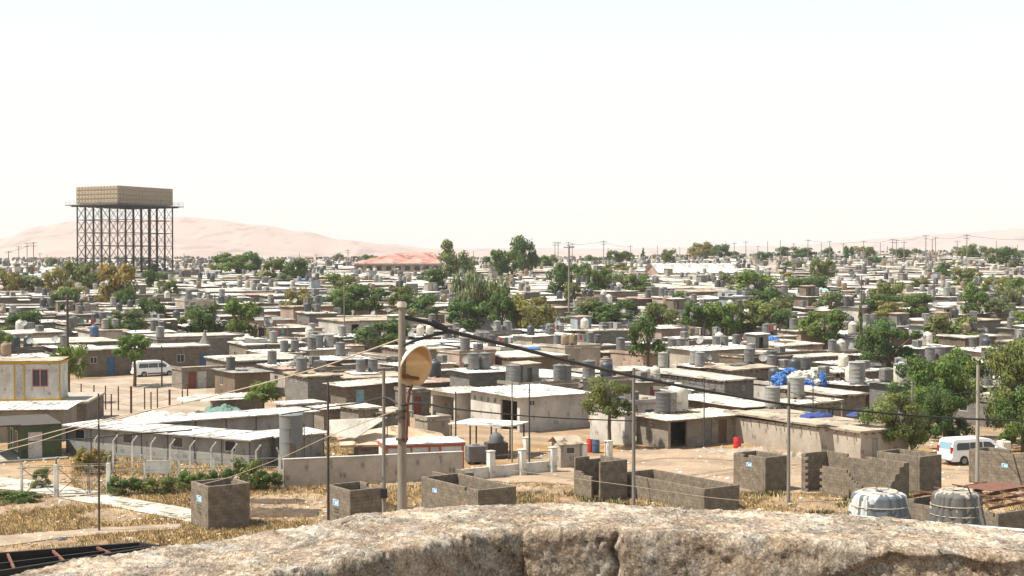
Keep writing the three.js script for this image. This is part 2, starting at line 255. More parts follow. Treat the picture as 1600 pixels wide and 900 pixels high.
for (const [pts, k] of [[[[1010, 768], [1090, 748], [1200, 733], [1330, 731], [1460, 738], [1600, 744]], 0], [[[1000, 760], [1090, 741], [1210, 727], [1340, 726], [1470, 733], [1600, 739]], 1], [[[890, 752], [960, 728], [1050, 716], [1180, 722], [1330, 737]], 2]]) { const c = new THREE.CatmullRomCurve3(pts.map(q => { const h = hit(...q); return V3(h.x, 0, h.z); })).getPoints(40), L = [], Rr = []; c.forEach((p, i) => { const t = c[Math.min(40, i + 1)].clone().sub(c[Math.max(0, i - 1)]).normalize(), w = 0.13 + 0.1 * noise3(i * 0.7, k, 5); L.push([p.x - t.z * w, p.z + t.x * w]); Rr.push([p.x + t.z * w, p.z - t.x * w]); }); sheet('tyre_rut', [...L, ...Rr.reverse()], 0.016 + k * 0.004, mat(0.40, 0.30, 0.205, { tex: TX.dirt, size: 1.3, bump: 0.03 })); }
function hill(name, prof, d0, d1, d2, amp, seed, col) { // a ridge whose crest line follows prof at depth d1
  const xs = prof.map(p => ray(p[0], p[1])), nx = 260, nd = 44, P = [], C = [], U = [], I = [], xa = xs[0].x, xb = xs[xs.length - 1].x;
  for (let j = 0; j <= nd; j++) for (let i = 0; i <= nx; i++) {
    const a = lerp(xa, xb, i / nx); let k = 0; while (k < xs.length - 2 && a > xs[k + 1].x) k++;
    const t0 = Math.min(1, Math.max(0, (a - xs[k].x) / (xs[k + 1].x - xs[k].x))), y1 = HC + lerp(xs[k].y, xs[k + 1].y, t0 * t0 * (3 - 2 * t0)) * d1;
    const v = j / nd, d = v < 0.7 ? lerp(d0, d1, v / 0.7) : lerp(d1, d2, (v - 0.7) / 0.3), f = v < 0.7 ? Math.pow(v / 0.7, 1.25) : 1 - 0.7 * ((v - 0.7) / 0.3) ** 1.5, x = a * lerp(d, d1, 0.5);
    const rid = Math.abs(fbm(x / 420 + d / 900, d / 700, seed) - 0.5) * 2, base = ground(x, d);
    const y = base - 6 + (y1 - base + 6) * f - amp * (1 - rid) * f * (1 - f) * 2.2 + amp * 0.12 * (fbm(x / 90, d / 120, seed + 3) - 0.5) * f;
    P.push(x, y, -d); U.push(x, d);
    const s = fbm(x / 150, d / 160 + y / 30, seed + 7, 5), s2 = fbm(x / 45, y / 9, seed + 11, 4); let c = [...col]; if (s > 0.56) c = c.map(q => q * lerp(1, 0.86, sm(0.58, 0.63, s))); if (s2 > 0.67) c = c.map(q => q * 0.72); C.push(...c);
  }
  for (let j = 0; j < nd; j++) for (let i = 0; i < nx; i++) { const a = j * (nx + 1) + i, b = a + nx + 1; I.push(a, a + 1, b + 1, a, b + 1, b); }
  const g = new THREE.BufferGeometry(); g.setAttribute('position', new THREE.Float32BufferAttribute(P, 3)); g.setAttribute('uv', new THREE.Float32BufferAttribute(U, 2)); g.setAttribute('color', new THREE.Float32BufferAttribute(C, 3)); g.setIndex(I); g.computeVertexNormals();
  struct(name, g, mat(1, 1, 1, { vertexColors: true, roughness: 1 }));
}
hill('hill', [[-500, 402], [-300, 392], [-120, 384], [0, 373], [60, 354], [110, 345.5], [190, 343], [280, 338], [340, 343], [400, 350], [470, 361], [540, 374], [600, 381], [680, 388], [760, 393], [900, 397], [1050, 402]], 1900, 3700, 5200, 55, 13, [0.40, 0.29, 0.24]);
hill('far_hill', [[560, 400], [680, 389], [800, 387], [900, 388.5], [1000, 388], [1100, 386], [1200, 384], [1290, 381], [1400, 371], [1500, 364], [1600, 357], [1750, 350], [1900, 352]], 4200, 6500, 7600, 40, 29, [0.41, 0.30, 0.25]);

// ---------------------------------------------------------------- house kit
// local frame: origin at the corner nearest the viewer; the long face runs along +x, the other along -z
function wallFace(mb, O, U, N, L, y0, h, t, holes) {
  const xs = [0, L], ys = [y0, h]; for (const q of holes) { xs.push(q.x0, q.x1); ys.push(q.y0, q.y1); }
  const so = a => [...new Set(a.map(v => +v.toFixed(4)))].sort((a, b) => a - b), X = so(xs), Y = so(ys);
  const P = (x, y, k) => [O[0] + U[0] * x - N[0] * k, y, O[2] + U[2] * x - N[2] * k];
  for (let i = 0; i < X.length - 1; i++) for (let j = 0; j < Y.length - 1; j++) {
    const cx = (X[i] + X[i + 1]) / 2, cy = (Y[j] + Y[j + 1]) / 2; if (holes.some(q => cx > q.x0 && cx < q.x1 && cy > q.y0 && cy < q.y1)) continue;
    mb.quad(P(X[i], Y[j], 0), P(X[i + 1], Y[j], 0), P(X[i + 1], Y[j + 1], 0), P(X[i], Y[j + 1], 0)); mb.quad(P(X[i + 1], Y[j], t), P(X[i], Y[j], t), P(X[i], Y[j + 1], t), P(X[i + 1], Y[j + 1], t));
  }
  for (const q of holes) { mb.quad(P(q.x0, q.y0, 0), P(q.x0, q.y1, 0), P(q.x0, q.y1, t), P(q.x0, q.y0, t)); mb.quad(P(q.x1, q.y0, t), P(q.x1, q.y1, t), P(q.x1, q.y1, 0), P(q.x1, q.y0, 0)); mb.quad(P(q.x0, q.y1, 0), P(q.x1, q.y1, 0), P(q.x1, q.y1, t), P(q.x0, q.y1, t)); mb.quad(P(q.x0, q.y0, t), P(q.x1, q.y0, t), P(q.x1, q.y0, 0), P(q.x0, q.y0, 0)); }
}
function roofGeo(w, l, t, ov, h, sx, sz, jit, seed, n = 6) { // slab with uneven edges; rises sx per metre along x, sz per metre away
  const r = rng(seed), mb = new MB(), G = [];
  for (let j = 0; j <= n; j++) { G.push([]); for (let i = 0; i <= n; i++) { const e = i === 0 || j === 0 || i === n || j === n; let x = lerp(-ov, w + ov, i / n), z = -lerp(-ov, l + ov, j / n); if (e) { x += rr(r, -jit, jit); z += rr(r, -jit, jit); } G[j].push([x, h + t + sx * x - sz * z + rr(r, -1, 1) * jit * 0.35, z]); } }
  for (let j = 0; j < n; j++) for (let i = 0; i < n; i++) mb.quad(G[j][i], G[j][i + 1], G[j + 1][i + 1], G[j + 1][i]);
  const lo = p => [p[0] * 0.995, p[1] - t, p[2]], ed = []; for (let i = 0; i < n; i++) ed.push([G[0][i], G[0][i + 1]], [G[n][i + 1], G[n][i]], [G[i][n], G[i + 1][n]], [G[i + 1][0], G[i][0]]);
  for (const [a, b] of ed) mb.quad(lo(a), lo(b), b, a);
  mb.quad(lo(G[n][0]), lo(G[n][n]), lo(G[0][n]), lo(G[0][0])); return mb.geo();
}
const houses = [], rects = [];
const UX = Math.cos(PHI), UZ = -Math.sin(PHI), VX = -Math.sin(PHI), VZ = -Math.cos(PHI);
const toUV = (x, z) => [x * UX + z * UZ, x * VX + z * VZ];
const doorMats = { blue: MT.doorBlue, 'sky blue': MT.doorSky, red: MT.doorRed, grey: MT.doorGrey, brown: MT.doorBrown, white: MT.doorWhite };
function house(o) {
  const { x, z, w, l, h, wall = 'grey', roof = 'cream', kind = 'mud', yaw = PHI, doors = [], windows = [], gaps = [], seed = 1, label, name = 'flat_roofed_house', category = 'house', group, base = 0 } = o;
  for (const q of [...doors, ...windows, ...gaps]) { const L = (q.f || 'R') === 'R' ? w : l; if (q.fx !== undefined) q.x = q.fx * L; if (q.fw !== undefined) q.w = q.fw * L; q.w = Math.min(q.w, L - 0.4); q.x = Math.max(0.2, Math.min(q.x, L - q.w - 0.2)); }
  const y = ground(x, -z) + base, t = thing(name, label, category, [x, y, z], yaw, group);
  const wm = WALL[wall][1], rm = ROOF[roof][1], lo = o.lo ?? -1.1, th = 0.2, mb = new MB();
  const hole = (q, f) => ({ x0: q.x, x1: q.x + q.w, y0: q.y ?? 0.02, y1: (q.y ?? 0.02) + q.h, f: q.f }), all = [...doors.map(q => hole(q)), ...windows.map(q => hole(q)), ...gaps.map(q => hole(q))];
  const side = s => all.filter(q => (q.f || 'R') === s);
  // R: the face along +x (looking +z). L: the face along -z (looking -x); its x is measured from the far end
  wallFace(mb, [0, 0, 0], [1, 0, 0], [0, 0, 1], w, lo, h, th, side('R'));
  wallFace(mb, [0, 0, -l], [0, 0, 1], [-1, 0, 0], l, lo, h, th, side('L'));
  wallFace(mb, [w, 0, 0], [0, 0, -1], [1, 0, 0], l, lo, h, th, []); wallFace(mb, [w, 0, -l], [-1, 0, 0], [0, 0, -1], w, lo, h, th, []);
  mesh('wall', mb.geo(), wm, t);
  const place = (q, d0, d1, g) => { const m = new MB(); if ((q.f || 'R') === 'R') g(m, (a, b, y0, y1, k0, k1) => m.box(q.x + a, q.x + b, y0, y1, -k1, -k0)); else g(m, (a, b, y0, y1, k0, k1) => m.box(k0, k1, y0, y1, -l + q.x + a, -l + q.x + b)); return m.geo(); };
  for (const q of doors) { const b = q.y ?? 0.02, dm = doorMats[q.c || 'grey'], D = mesh('door', place(q, 0, 0, (m, B) => { B(0.003, q.w - 0.003, b + 0.003, b + q.h - 0.003, 0.07, 0.11); B(0.08, q.w - 0.08, b + 0.12, b + q.h * 0.45, 0.055, 0.07); B(0.08, q.w - 0.08, b + q.h * 0.52, b + q.h - 0.12, 0.055, 0.07); }), dm, t); if (o.fine) mesh('handle', place(q, 0, 0, (m, B) => B(q.w - 0.16, q.w - 0.11, b + 0.95, b + 1.1, 0.02, 0.055)), MT.steel, D); }
  for (const q of windows) { const b = q.y, W = mesh('window', place(q, 0, 0, (m, B) => { const f = 0.05; B(0, q.w, b, b + f, 0.02, 0.09); B(0, q.w, b + q.h - f, b + q.h, 0.02, 0.09); B(0, f, b + f, b + q.h - f, 0.02, 0.09); B(q.w - f, q.w, b + f, b + q.h - f, 0.02, 0.09); B(q.w / 2 - 0.02, q.w / 2 + 0.02, b + f, b + q.h - f, 0.025, 0.085); }), q.m || MT.frame, t); mesh('pane', place(q, 0, 0, (m, B) => B(0.05, q.w - 0.05, b + 0.05, b + q.h - 0.05, 0.06, 0.075)), MT.glass, W); }
  const tk = o.thick ?? { mud: 0.15, slab: 0.12, sheet: 0.05 }[kind], ov = o.over ?? { mud: 0.22, slab: 0.1, sheet: 0.35 }[kind], sx = o.sx ?? 0, sz = o.sz ?? 0.02, jit = { mud: 0.055, slab: 0.012, sheet: 0.02 }[kind];
  const R = mesh('roof', roofGeo(w, l, tk, ov, h + 0.004, sx, sz, jit, seed + 11), rm, t);
  if (kind === 'mud' && o.beams !== false) { // pole rafters poking out under the mud
    const b = new MB(); for (let q = 0.5; q < w; q += 0.75) b.tube([[q, h - 0.10, ov * 0.95 + 0.08], [q, h - 0.10, -0.1]], 0.06, 5); for (let q = 0.5; q < l; q += 0.9) b.tube([[-ov * 0.95 - 0.06, h - 0.11, -q], [0.1, h - 0.11, -q]], 0.055, 5); mesh('rafter_ends', b.geo(), MT.timber, R).userData.kind = 'stuff';
  }
  if (kind === 'sheet' && z > -205) { const b = new MB(); for (let q = 0.15; q < w; q += 0.62) { const y0 = h + tk + sx * q; b.quad([q - 0.05, y0 - sz * ov + 0.002, ov * 0.98], [q, y0 - sz * ov + 0.05, ov * 0.98], [q, y0 + sz * (l + ov) + 0.05, -l - ov * 0.98], [q - 0.05, y0 + sz * (l + ov) + 0.002, -l - ov * 0.98]); b.quad([q, y0 - sz * ov + 0.05, ov * 0.98], [q + 0.05, y0 - sz * ov + 0.002, ov * 0.98], [q + 0.05, y0 + sz * (l + ov) + 0.002, -l - ov * 0.98], [q, y0 + sz * (l + ov) + 0.05, -l - ov * 0.98]); } mesh('sheet_ribs', b.geo(), rm, R).userData.kind = 'stuff'; }
  if (kind === 'slab' && o.curb !== false) { const b = new MB(), y0 = h + tk, p = o.parapet ?? 0.22, e = ov; const Y = (X, Z) => y0 + sx * X - sz * Z; b.box(-e, w + e, Y(0, e) - 0.06, Y(0, e) + p, e - 0.14, e); b.box(-e, -e + 0.14, y0 - 0.06, y0 + p + sz * l * 0.5, -l - e, e - 0.143); b.box(w + e - 0.14, w + e, y0 - 0.06, y0 + p + sz * l * 0.5, -l - e, e - 0.143); mesh('kerb', b.geo(), o.curbMat || wm, R); }
  const H = { t, x, y, z, yaw, w, l, h: h + tk, sx, sz, wall, roof, rnd: rng(seed + 77) }; houses.push(H);
  if (Math.abs(yaw - PHI) < 0.3) { const c = toUV(x, z); rects.push([c[0], c[0] + w, c[1], c[1] + l]); }
  return H;
}
const onHouse = (H, lx, lz, dy = 0) => { const c = Math.cos(H.yaw), s = Math.sin(H.yaw); return [H.x + lx * c - lz * s, H.y + H.h + H.sx * lx + H.sz * lz + dy, H.z - lx * s - lz * c]; }; // lz counts away from the viewer
// near corner of the eaves at a pixel, wall height h; widths of the two faces in pixels
function HP(px, py, h, wR, wL, o = {}) {
  const p = hit(px, py, h + (o.base || 0), o.from || 60), yaw = o.yaw ?? PHI;
  return house({ x: p.x, z: p.z, w: o.w ?? wR / p.m / Math.cos(yaw), l: o.l ?? wL / p.m / Math.sin(yaw), h, yaw, seed: Math.round(px * 3 + py), ...o });
}

// ---------------------------------------------------------------- water tanks, coolers, dishes on the roofs
const tankProto = {};
function makeTank(key, label, m, kind) {
  const t = new THREE.Group(); t.name = 'water_tank'; t.userData = { label, category: 'water tank', group: 'water tanks on the roofs' };
  const P = [];
  if (kind === 'steel') { // ribbed galvanised drum with a shallow cone lid
    P.push([0, 0.12], [0.5, 0.12]); for (let k = 0; k < 5; k++) { const y = 0.12 + k * 0.255; P.push([0.5, y + 0.005], [0.5, y + 0.11], [0.518, y + 0.14], [0.5, y + 0.17]); } P.push([0.5, 1.38], [0.53, 1.385], [0.53, 1.42], [0.5, 1.43]);
    mesh('body', lathe(P, 20), m, t); mesh('lid', lathe([[0.505, 1.425], [0.3, 1.48], [0.12, 1.5], [0.12, 1.55], [0, 1.56]], 20), m, t);
  } else if (kind === 'round') { // moulded tank with round shoulders
    P.push([0, 0.1], [0.5, 0.1], [0.53, 0.16], [0.545, 0.5], [0.53, 0.54], [0.545, 0.58], [0.545, 0.95], [0.53, 0.99], [0.545, 1.03], [0.53, 1.18], [0.45, 1.33], [0.3, 1.43], [0.2, 1.46]);
    mesh('body', lathe(P, 20), m, t); mesh('lid', lathe([[0.23, 1.45], [0.23, 1.53], [0.15, 1.56], [0, 1.57]], 16), m, t);
  } else { // square steel box
    const b = new MB(); b.bbox(-0.6, 0.6, 0.12, 1.2, -0.5, 0.5, 0.04); for (let k = -1; k <= 1; k++) { b.box(-0.62, 0.62, 0.62 + k * 0.33 - 0.015, 0.62 + k * 0.33 + 0.015, -0.52, 0.52); } mesh('body', b.geo(), m, t); mesh('lid', new MB().bbox(-0.22, 0.22, 1.2, 1.27, -0.2, 0.2, 0.02).geo(), m, t);
  }
  const b = new MB(); b.box(-0.42, -0.22, 0, 0.12, -0.45, 0.45); b.box(0.22, 0.42, 0, 0.12, -0.45, 0.45); mesh('block_base', b.geo(), WALL.grey[1], t);
  mesh('outlet_pipe', new MB().tube([[0.5, 0.2, 0.1], [0.62, 0.2, 0.1], [0.64, 0.16, 0.1], [0.64, -0.02, 0.1]], 0.025, 6).geo(), MT.steel, t);
  tankProto[key] = t;
}
makeTank('grey', 'dull grey ribbed drum tank', MT.galv, 'steel'); makeTank('pale', 'pale galvanised drum tank', MT.galvPale, 'steel'); makeTank('steel', 'dark weathered steel drum tank', MT.steel, 'steel'); makeTank('red', 'rust red painted drum tank', MT.redRust, 'steel');
makeTank('white', 'off white round shouldered plastic tank', MT.whitePlastic, 'round'); makeTank('black', 'black round shouldered plastic tank', MT.blackPlastic, 'round'); makeTank('blue', 'blue round shouldered plastic tank', MT.bluePlastic, 'round'); makeTank('box', 'square grey steel box tank', MT.galv, 'box'); makeTank('sack', 'tank wrapped in brown sacking', MT.brownSack, 'round');
const tankKeys = ['grey', 'grey', 'grey', 'pale', 'pale', 'steel', 'white', 'white', 'black', 'box', 'grey', 'sack', 'steel'];
const roofWord = { cream: 'cream cement', pale: 'pale dusty', tan: 'tan mud', white: 'white sheet', grey: 'grey sheet metal', rose: 'pinkish sheet' };
function tank(key, pos, where, s = 1, turn = 0) { const p = tankProto[key]; return copy(p, pos, turn, `${p.userData.label} ${where}`, p.userData.group, [s, s * 1.0, s]); }
const tankOn = (H, key, lx, lz, s = 1) => { H.tanks = (H.tanks || 0) + 1; return tank(key, onHouse(H, lx, lz, 0), `on ${roofWord[H.roof]} roof of ${WALL[H.wall][0]} house`, s, H.yaw + H.rnd() * 6); };
// tank whose foot shows at a pixel: set on the roof that the ray meets first
function tankAt(px, py, key, s = 1) {
  let best = null; const r = ray(px, py);
  for (const H of houses) {
    const c = Math.cos(H.yaw), sn = Math.sin(H.yaw), d = Math.min(900, (H.y + H.h - HC) / r.y), dx = r.x * d - H.x, dz = -d - H.z, lx = Math.min(H.w - 0.6, Math.max(0.6, dx * c - dz * sn)), lz = Math.min(H.l - 0.6, Math.max(0.6, -(dx * sn + dz * c)));
    const q = onHouse(H, lx, lz), e = Math.hypot(q[0] / -q[2] - r.x, (q[1] - HC) / -q[2] - r.y) * F + (H.tanks || 0) * 1.5; if (!best || e < best.e) best = { e, H, lx, lz };
  }
  tankOn(best.H, key, best.lx, best.lz, s);
}
const coolerProto = (() => { const t = new THREE.Group(); t.name = 'air_cooler'; t.userData = { label: 'box', category: 'air cooler', group: 'air coolers on the roofs' }; mesh('case', new MB().bbox(-0.45, 0.45, 0.1, 0.95, -0.45, 0.45, 0.03).geo(), MT.galvPale, t); const b = new MB(); for (let k = 0; k < 6; k++) { b.box(-0.38, 0.38, 0.2 + k * 0.11, 0.25 + k * 0.11, 0.45, 0.475); b.box(-0.475, -0.45, 0.2 + k * 0.11, 0.25 + k * 0.11, -0.38, 0.38); } mesh('louvre', b.geo(), MT.steel, t); const f = new MB(); for (const a of [-1, 1]) for (const c of [-1, 1]) f.box(a * 0.4 - 0.03, a * 0.4 + 0.03, 0, 0.1, c * 0.4 - 0.03, c * 0.4 + 0.03); mesh('feet', f.geo(), MT.rust, t); return t; })();
const dishProto = (() => { const t = new THREE.Group(); t.name = 'satellite_dish'; t.userData = { label: 'dish', category: 'dish', group: 'satellite dishes' }; mesh('mast', new MB().tube([[0, 0, 0], [0, 0.75, 0]], 0.03, 6).geo(), MT.steel, t); const g = lathe([[0, 0], [0.2, 0.02], [0.36, 0.07], [0.46, 0.13], [0.47, 0.12], [0.36, 0.055], [0.2, 0.005], [0, -0.015]], 18); g.rotateX(1.0); g.translate(0, 0.9, 0.06); mesh('reflector', g, MT.galvPale, t); mesh('feed_arm', new MB().tube([[0, 0.68, 0.2], [0, 0.95, 0.55]], 0.012, 5).tube([[0, 0.93, 0.5], [0, 0.98, 0.58]], 0.035, 6).geo(), MT.steel, t); return t; })();
const coolerOn = (H, lx, lz) => copy(coolerProto, onHouse(H, lx, lz), H.yaw + pick(H.rnd, [0, 0.2, -0.15, PI / 2]), `boxy louvred air cooler on the ${roofWord[H.roof]} roof of a ${WALL[H.wall][0]} house`);
const dishOn = (H, lx, lz) => copy(dishProto, onHouse(H, lx, lz), rr(H.rnd, -0.8, 0.9), `small satellite dish on the ${roofWord[H.roof]} roof of a ${WALL[H.wall][0]} house`);

// ---------------------------------------------------------------- trees
const lm = (r, g, b) => { const m = new THREE.MeshPhysicalMaterial({ vertexColors: true, roughness: 0.95, transmission: 0.35, thickness: 0, side: THREE.DoubleSide, specularIntensity: 0.3 }); m.color.setRGB(r, g, b); return m; };
const leafMats = { green: lm(0.130, 0.188, 0.042), dark: lm(0.088, 0.138, 0.036), olive: lm(0.165, 0.188, 0.054), yellow: lm(0.25, 0.225, 0.064), grey: lm(0.18, 0.205, 0.09), rust: lm(0.28, 0.215, 0.062), bright: lm(0.165, 0.225, 0.046) };
function crownGeo(seed, n, leaf, kind = 'round') { // unit crown: half width 1, from y = 0 to y = 1
  const r = rng(seed), cl = [], P = [], N = [], C = [], I = [], k = kind === 'cone' ? 26 : 24;
  for (let i = 0; i < k; i++) {
    const a = r() * 2 * PI; let y, rad, s;
    if (kind === 'cone') { y = i / k; rad = (1 - y) * 0.62 * Math.sqrt(r()); s = 0.26 * (1.15 - y); }
    else if (kind === 'tall') { y = 0.1 + 0.8 * r(); rad = 0.72 * Math.sqrt(r()) * (0.55 + 0.45 * Math.sin(y * PI)); s = rr(r, 0.22, 0.38); }
    else if (kind === 'willow') { y = 0.25 + 0.6 * r(); rad = 0.75 * Math.sqrt(r()); s = rr(r, 0.24, 0.36); }
    else { y = 0.14 + 0.72 * r(); rad = Math.sqrt(r()) * 0.82 * Math.sqrt(Math.max(0.1, 1 - ((y - 0.45) / 0.58) ** 2)); s = rr(r, 0.15, 0.38); }
    cl.push([Math.cos(a) * rad, y, Math.sin(a) * rad, s, rr(r, 0.78, 1.22), rr(r, -0.12, 0.12)]);
  }
  const lim = [];
  for (let i = 0; i < n; i++) {
    const c = cl[Math.floor(r() * k)], th = r() * 2 * PI, ph = Math.acos(2 * r() - 1), q = Math.pow(r(), 0.42) * (r() < 0.06 ? 1.25 : 1), sy = kind === 'willow' ? 0.75 : 0.5;
    const o = [Math.sin(ph) * Math.cos(th), Math.cos(ph), Math.sin(ph) * Math.sin(th)]; let x = c[0] + o[0] * q * c[3], y = c[1] + o[1] * q * c[3] * sy, z = c[2] + o[2] * q * c[3];
    if (kind === 'willow') y -= 0.3 * q * r(); if (y < 0) y = r() * 0.12;
    const out = V3(o[0] * 0.6 + x * 0.3, o[1] * 0.6 + 0.35, o[2] * 0.6 + z * 0.3).normalize(), rd = V3(r() - 0.5, r() - 0.5, r() - 0.5).normalize(), nn = out.clone().addScaledVector(rd, 0.9).normalize();
    const a = nn.clone().cross(V3(r() - 0.5, kind === 'willow' ? 0.1 : r() - 0.5, r() - 0.5)).normalize(), b = nn.clone().cross(a); const L = leaf * rr(r, 0.6, 1.35), W = L * rr(r, 0.35, 0.6), k0 = P.length / 3;
    if (kind === 'willow') a.set(a.x * 0.4, -1, a.z * 0.4).normalize();
    const sh = out.clone().lerp(nn, 0.55).normalize(), f = L * 0.16;
    for (const [i1, j1, e] of [[-1, 0, 0], [0, 0.6, 1], [1, 0, 0], [0, -0.6, 1]]) { P.push(x + a.x * i1 * L + b.x * j1 * W * 1.6 + nn.x * e * f, (y + a.y * i1 * L * 0.7 + b.y * j1 * W * 1.6 * 0.7 + nn.y * e * f), z + a.z * i1 * L + b.z * j1 * W * 1.6 + nn.z * e * f); N.push(sh.x, sh.y, sh.z); }
    const t = c[4] * rr(r, 0.7, 1.3), hu = c[5] + rr(r, -0.1, 0.1); for (let v = 0; v < 4; v++) C.push(t * (1 + hu), t, t * (1 - hu * 0.6)); { const e = i => V3(P[(k0 + i) * 3], P[(k0 + i) * 3 + 1], P[(k0 + i) * 3 + 2]), gn = e(1).sub(e(0)).cross(e(3).sub(e(0))); if (gn.dot(sh) > 0) I.push(k0, k0 + 1, k0 + 2, k0, k0 + 2, k0 + 3); else I.push(k0, k0 + 2, k0 + 1, k0, k0 + 3, k0 + 2); }
  }
  const g = new THREE.BufferGeometry(); g.setAttribute('position', new THREE.Float32BufferAttribute(P, 3)); g.setAttribute('normal', new THREE.Float32BufferAttribute(N, 3)); g.setAttribute('color', new THREE.Float32BufferAttribute(C, 3)); g.setIndex(I);
  g.userData = { cl }; return g;
}
const crowns = { round: [1, 2, 3, 4, 5].map(s => crownGeo(s * 17, 2600, 0.075)), tall: [1, 2].map(s => crownGeo(s * 31, 2400, 0.075, 'tall')), willow: [1, 2].map(s => crownGeo(s * 43, 2600, 0.08, 'willow')), cone: [crownGeo(57, 1800, 0.07, 'cone')], big: [1, 2, 3, 4].map(s => crownGeo(s * 61 + 4, 9000, 0.042)), bigtall: [crownGeo(91, 9000, 0.042, 'tall')] };
const trunks = [];
const treeUse = {};
function tree(x0, y0, x1, y1, color, label, o = {}) {
  const px = (x0 + x1) / 2, p = o.base ? hit(o.bx ?? px, o.base) : hit(px, y1, o.clear ?? 2.6, 60), wid = (x1 - x0) / p.m * 1.26, ch = (y1 - y0) / p.m, kind = o.kind || 'round', set = crowns[kind];
  treeUse[kind] = (treeUse[kind] || 0) + 1; const g = set[treeUse[kind] % set.length];
  const yt = HC + ray(px, y0).y * p.d, yb = Math.max(p.g + 0.3, yt - ch * 1.08), t = thing('tree', label, 'tree', [p.x, p.g, p.z], treeUse[kind] * 1.7, 'trees of the settlement');
  const c = mesh('crown', g, leafMats[color], t); const cx = o.base && o.bx ? ((px - 800) / F * p.d - p.x) : 0; c.position.set(0, yb - p.g, 0); c.scale.set(wid / 2 * 1.04, yt - yb, wid / 2 * 0.95);
  const tr = new MB(), fk = yb - p.g + (yt - yb) * 0.28, tw = Math.max(0.1, wid * 0.032); tr.tube([[0, -0.3, 0], [tw * 0.4, fk * 0.5, tw * 0.3], [0, fk, 0], [0, fk + (yt - yb) * 0.35, 0]], [tw * 1.25, tw, tw * 0.8, tw * 0.25], 7);
  for (let k = 0; k < 6; k++) { const cc = g.userData.cl[k * 3]; tr.tube([[0, fk * 0.85, 0], [cc[0] * wid * 0.25, (fk + yb - p.g + cc[1] * (yt - yb)) / 2, cc[2] * wid * 0.25], [cc[0] * wid * 0.48, yb - p.g + cc[1] * (yt - yb), cc[2] * wid * 0.45]], [tw * 0.6, tw * 0.4, tw * 0.12], 5); }
  mesh('trunk', tr.geo(), MT.bark, t); trunks.push([p.x, p.z]); if (cx) { t.position.x += cx; }
  return t;
}
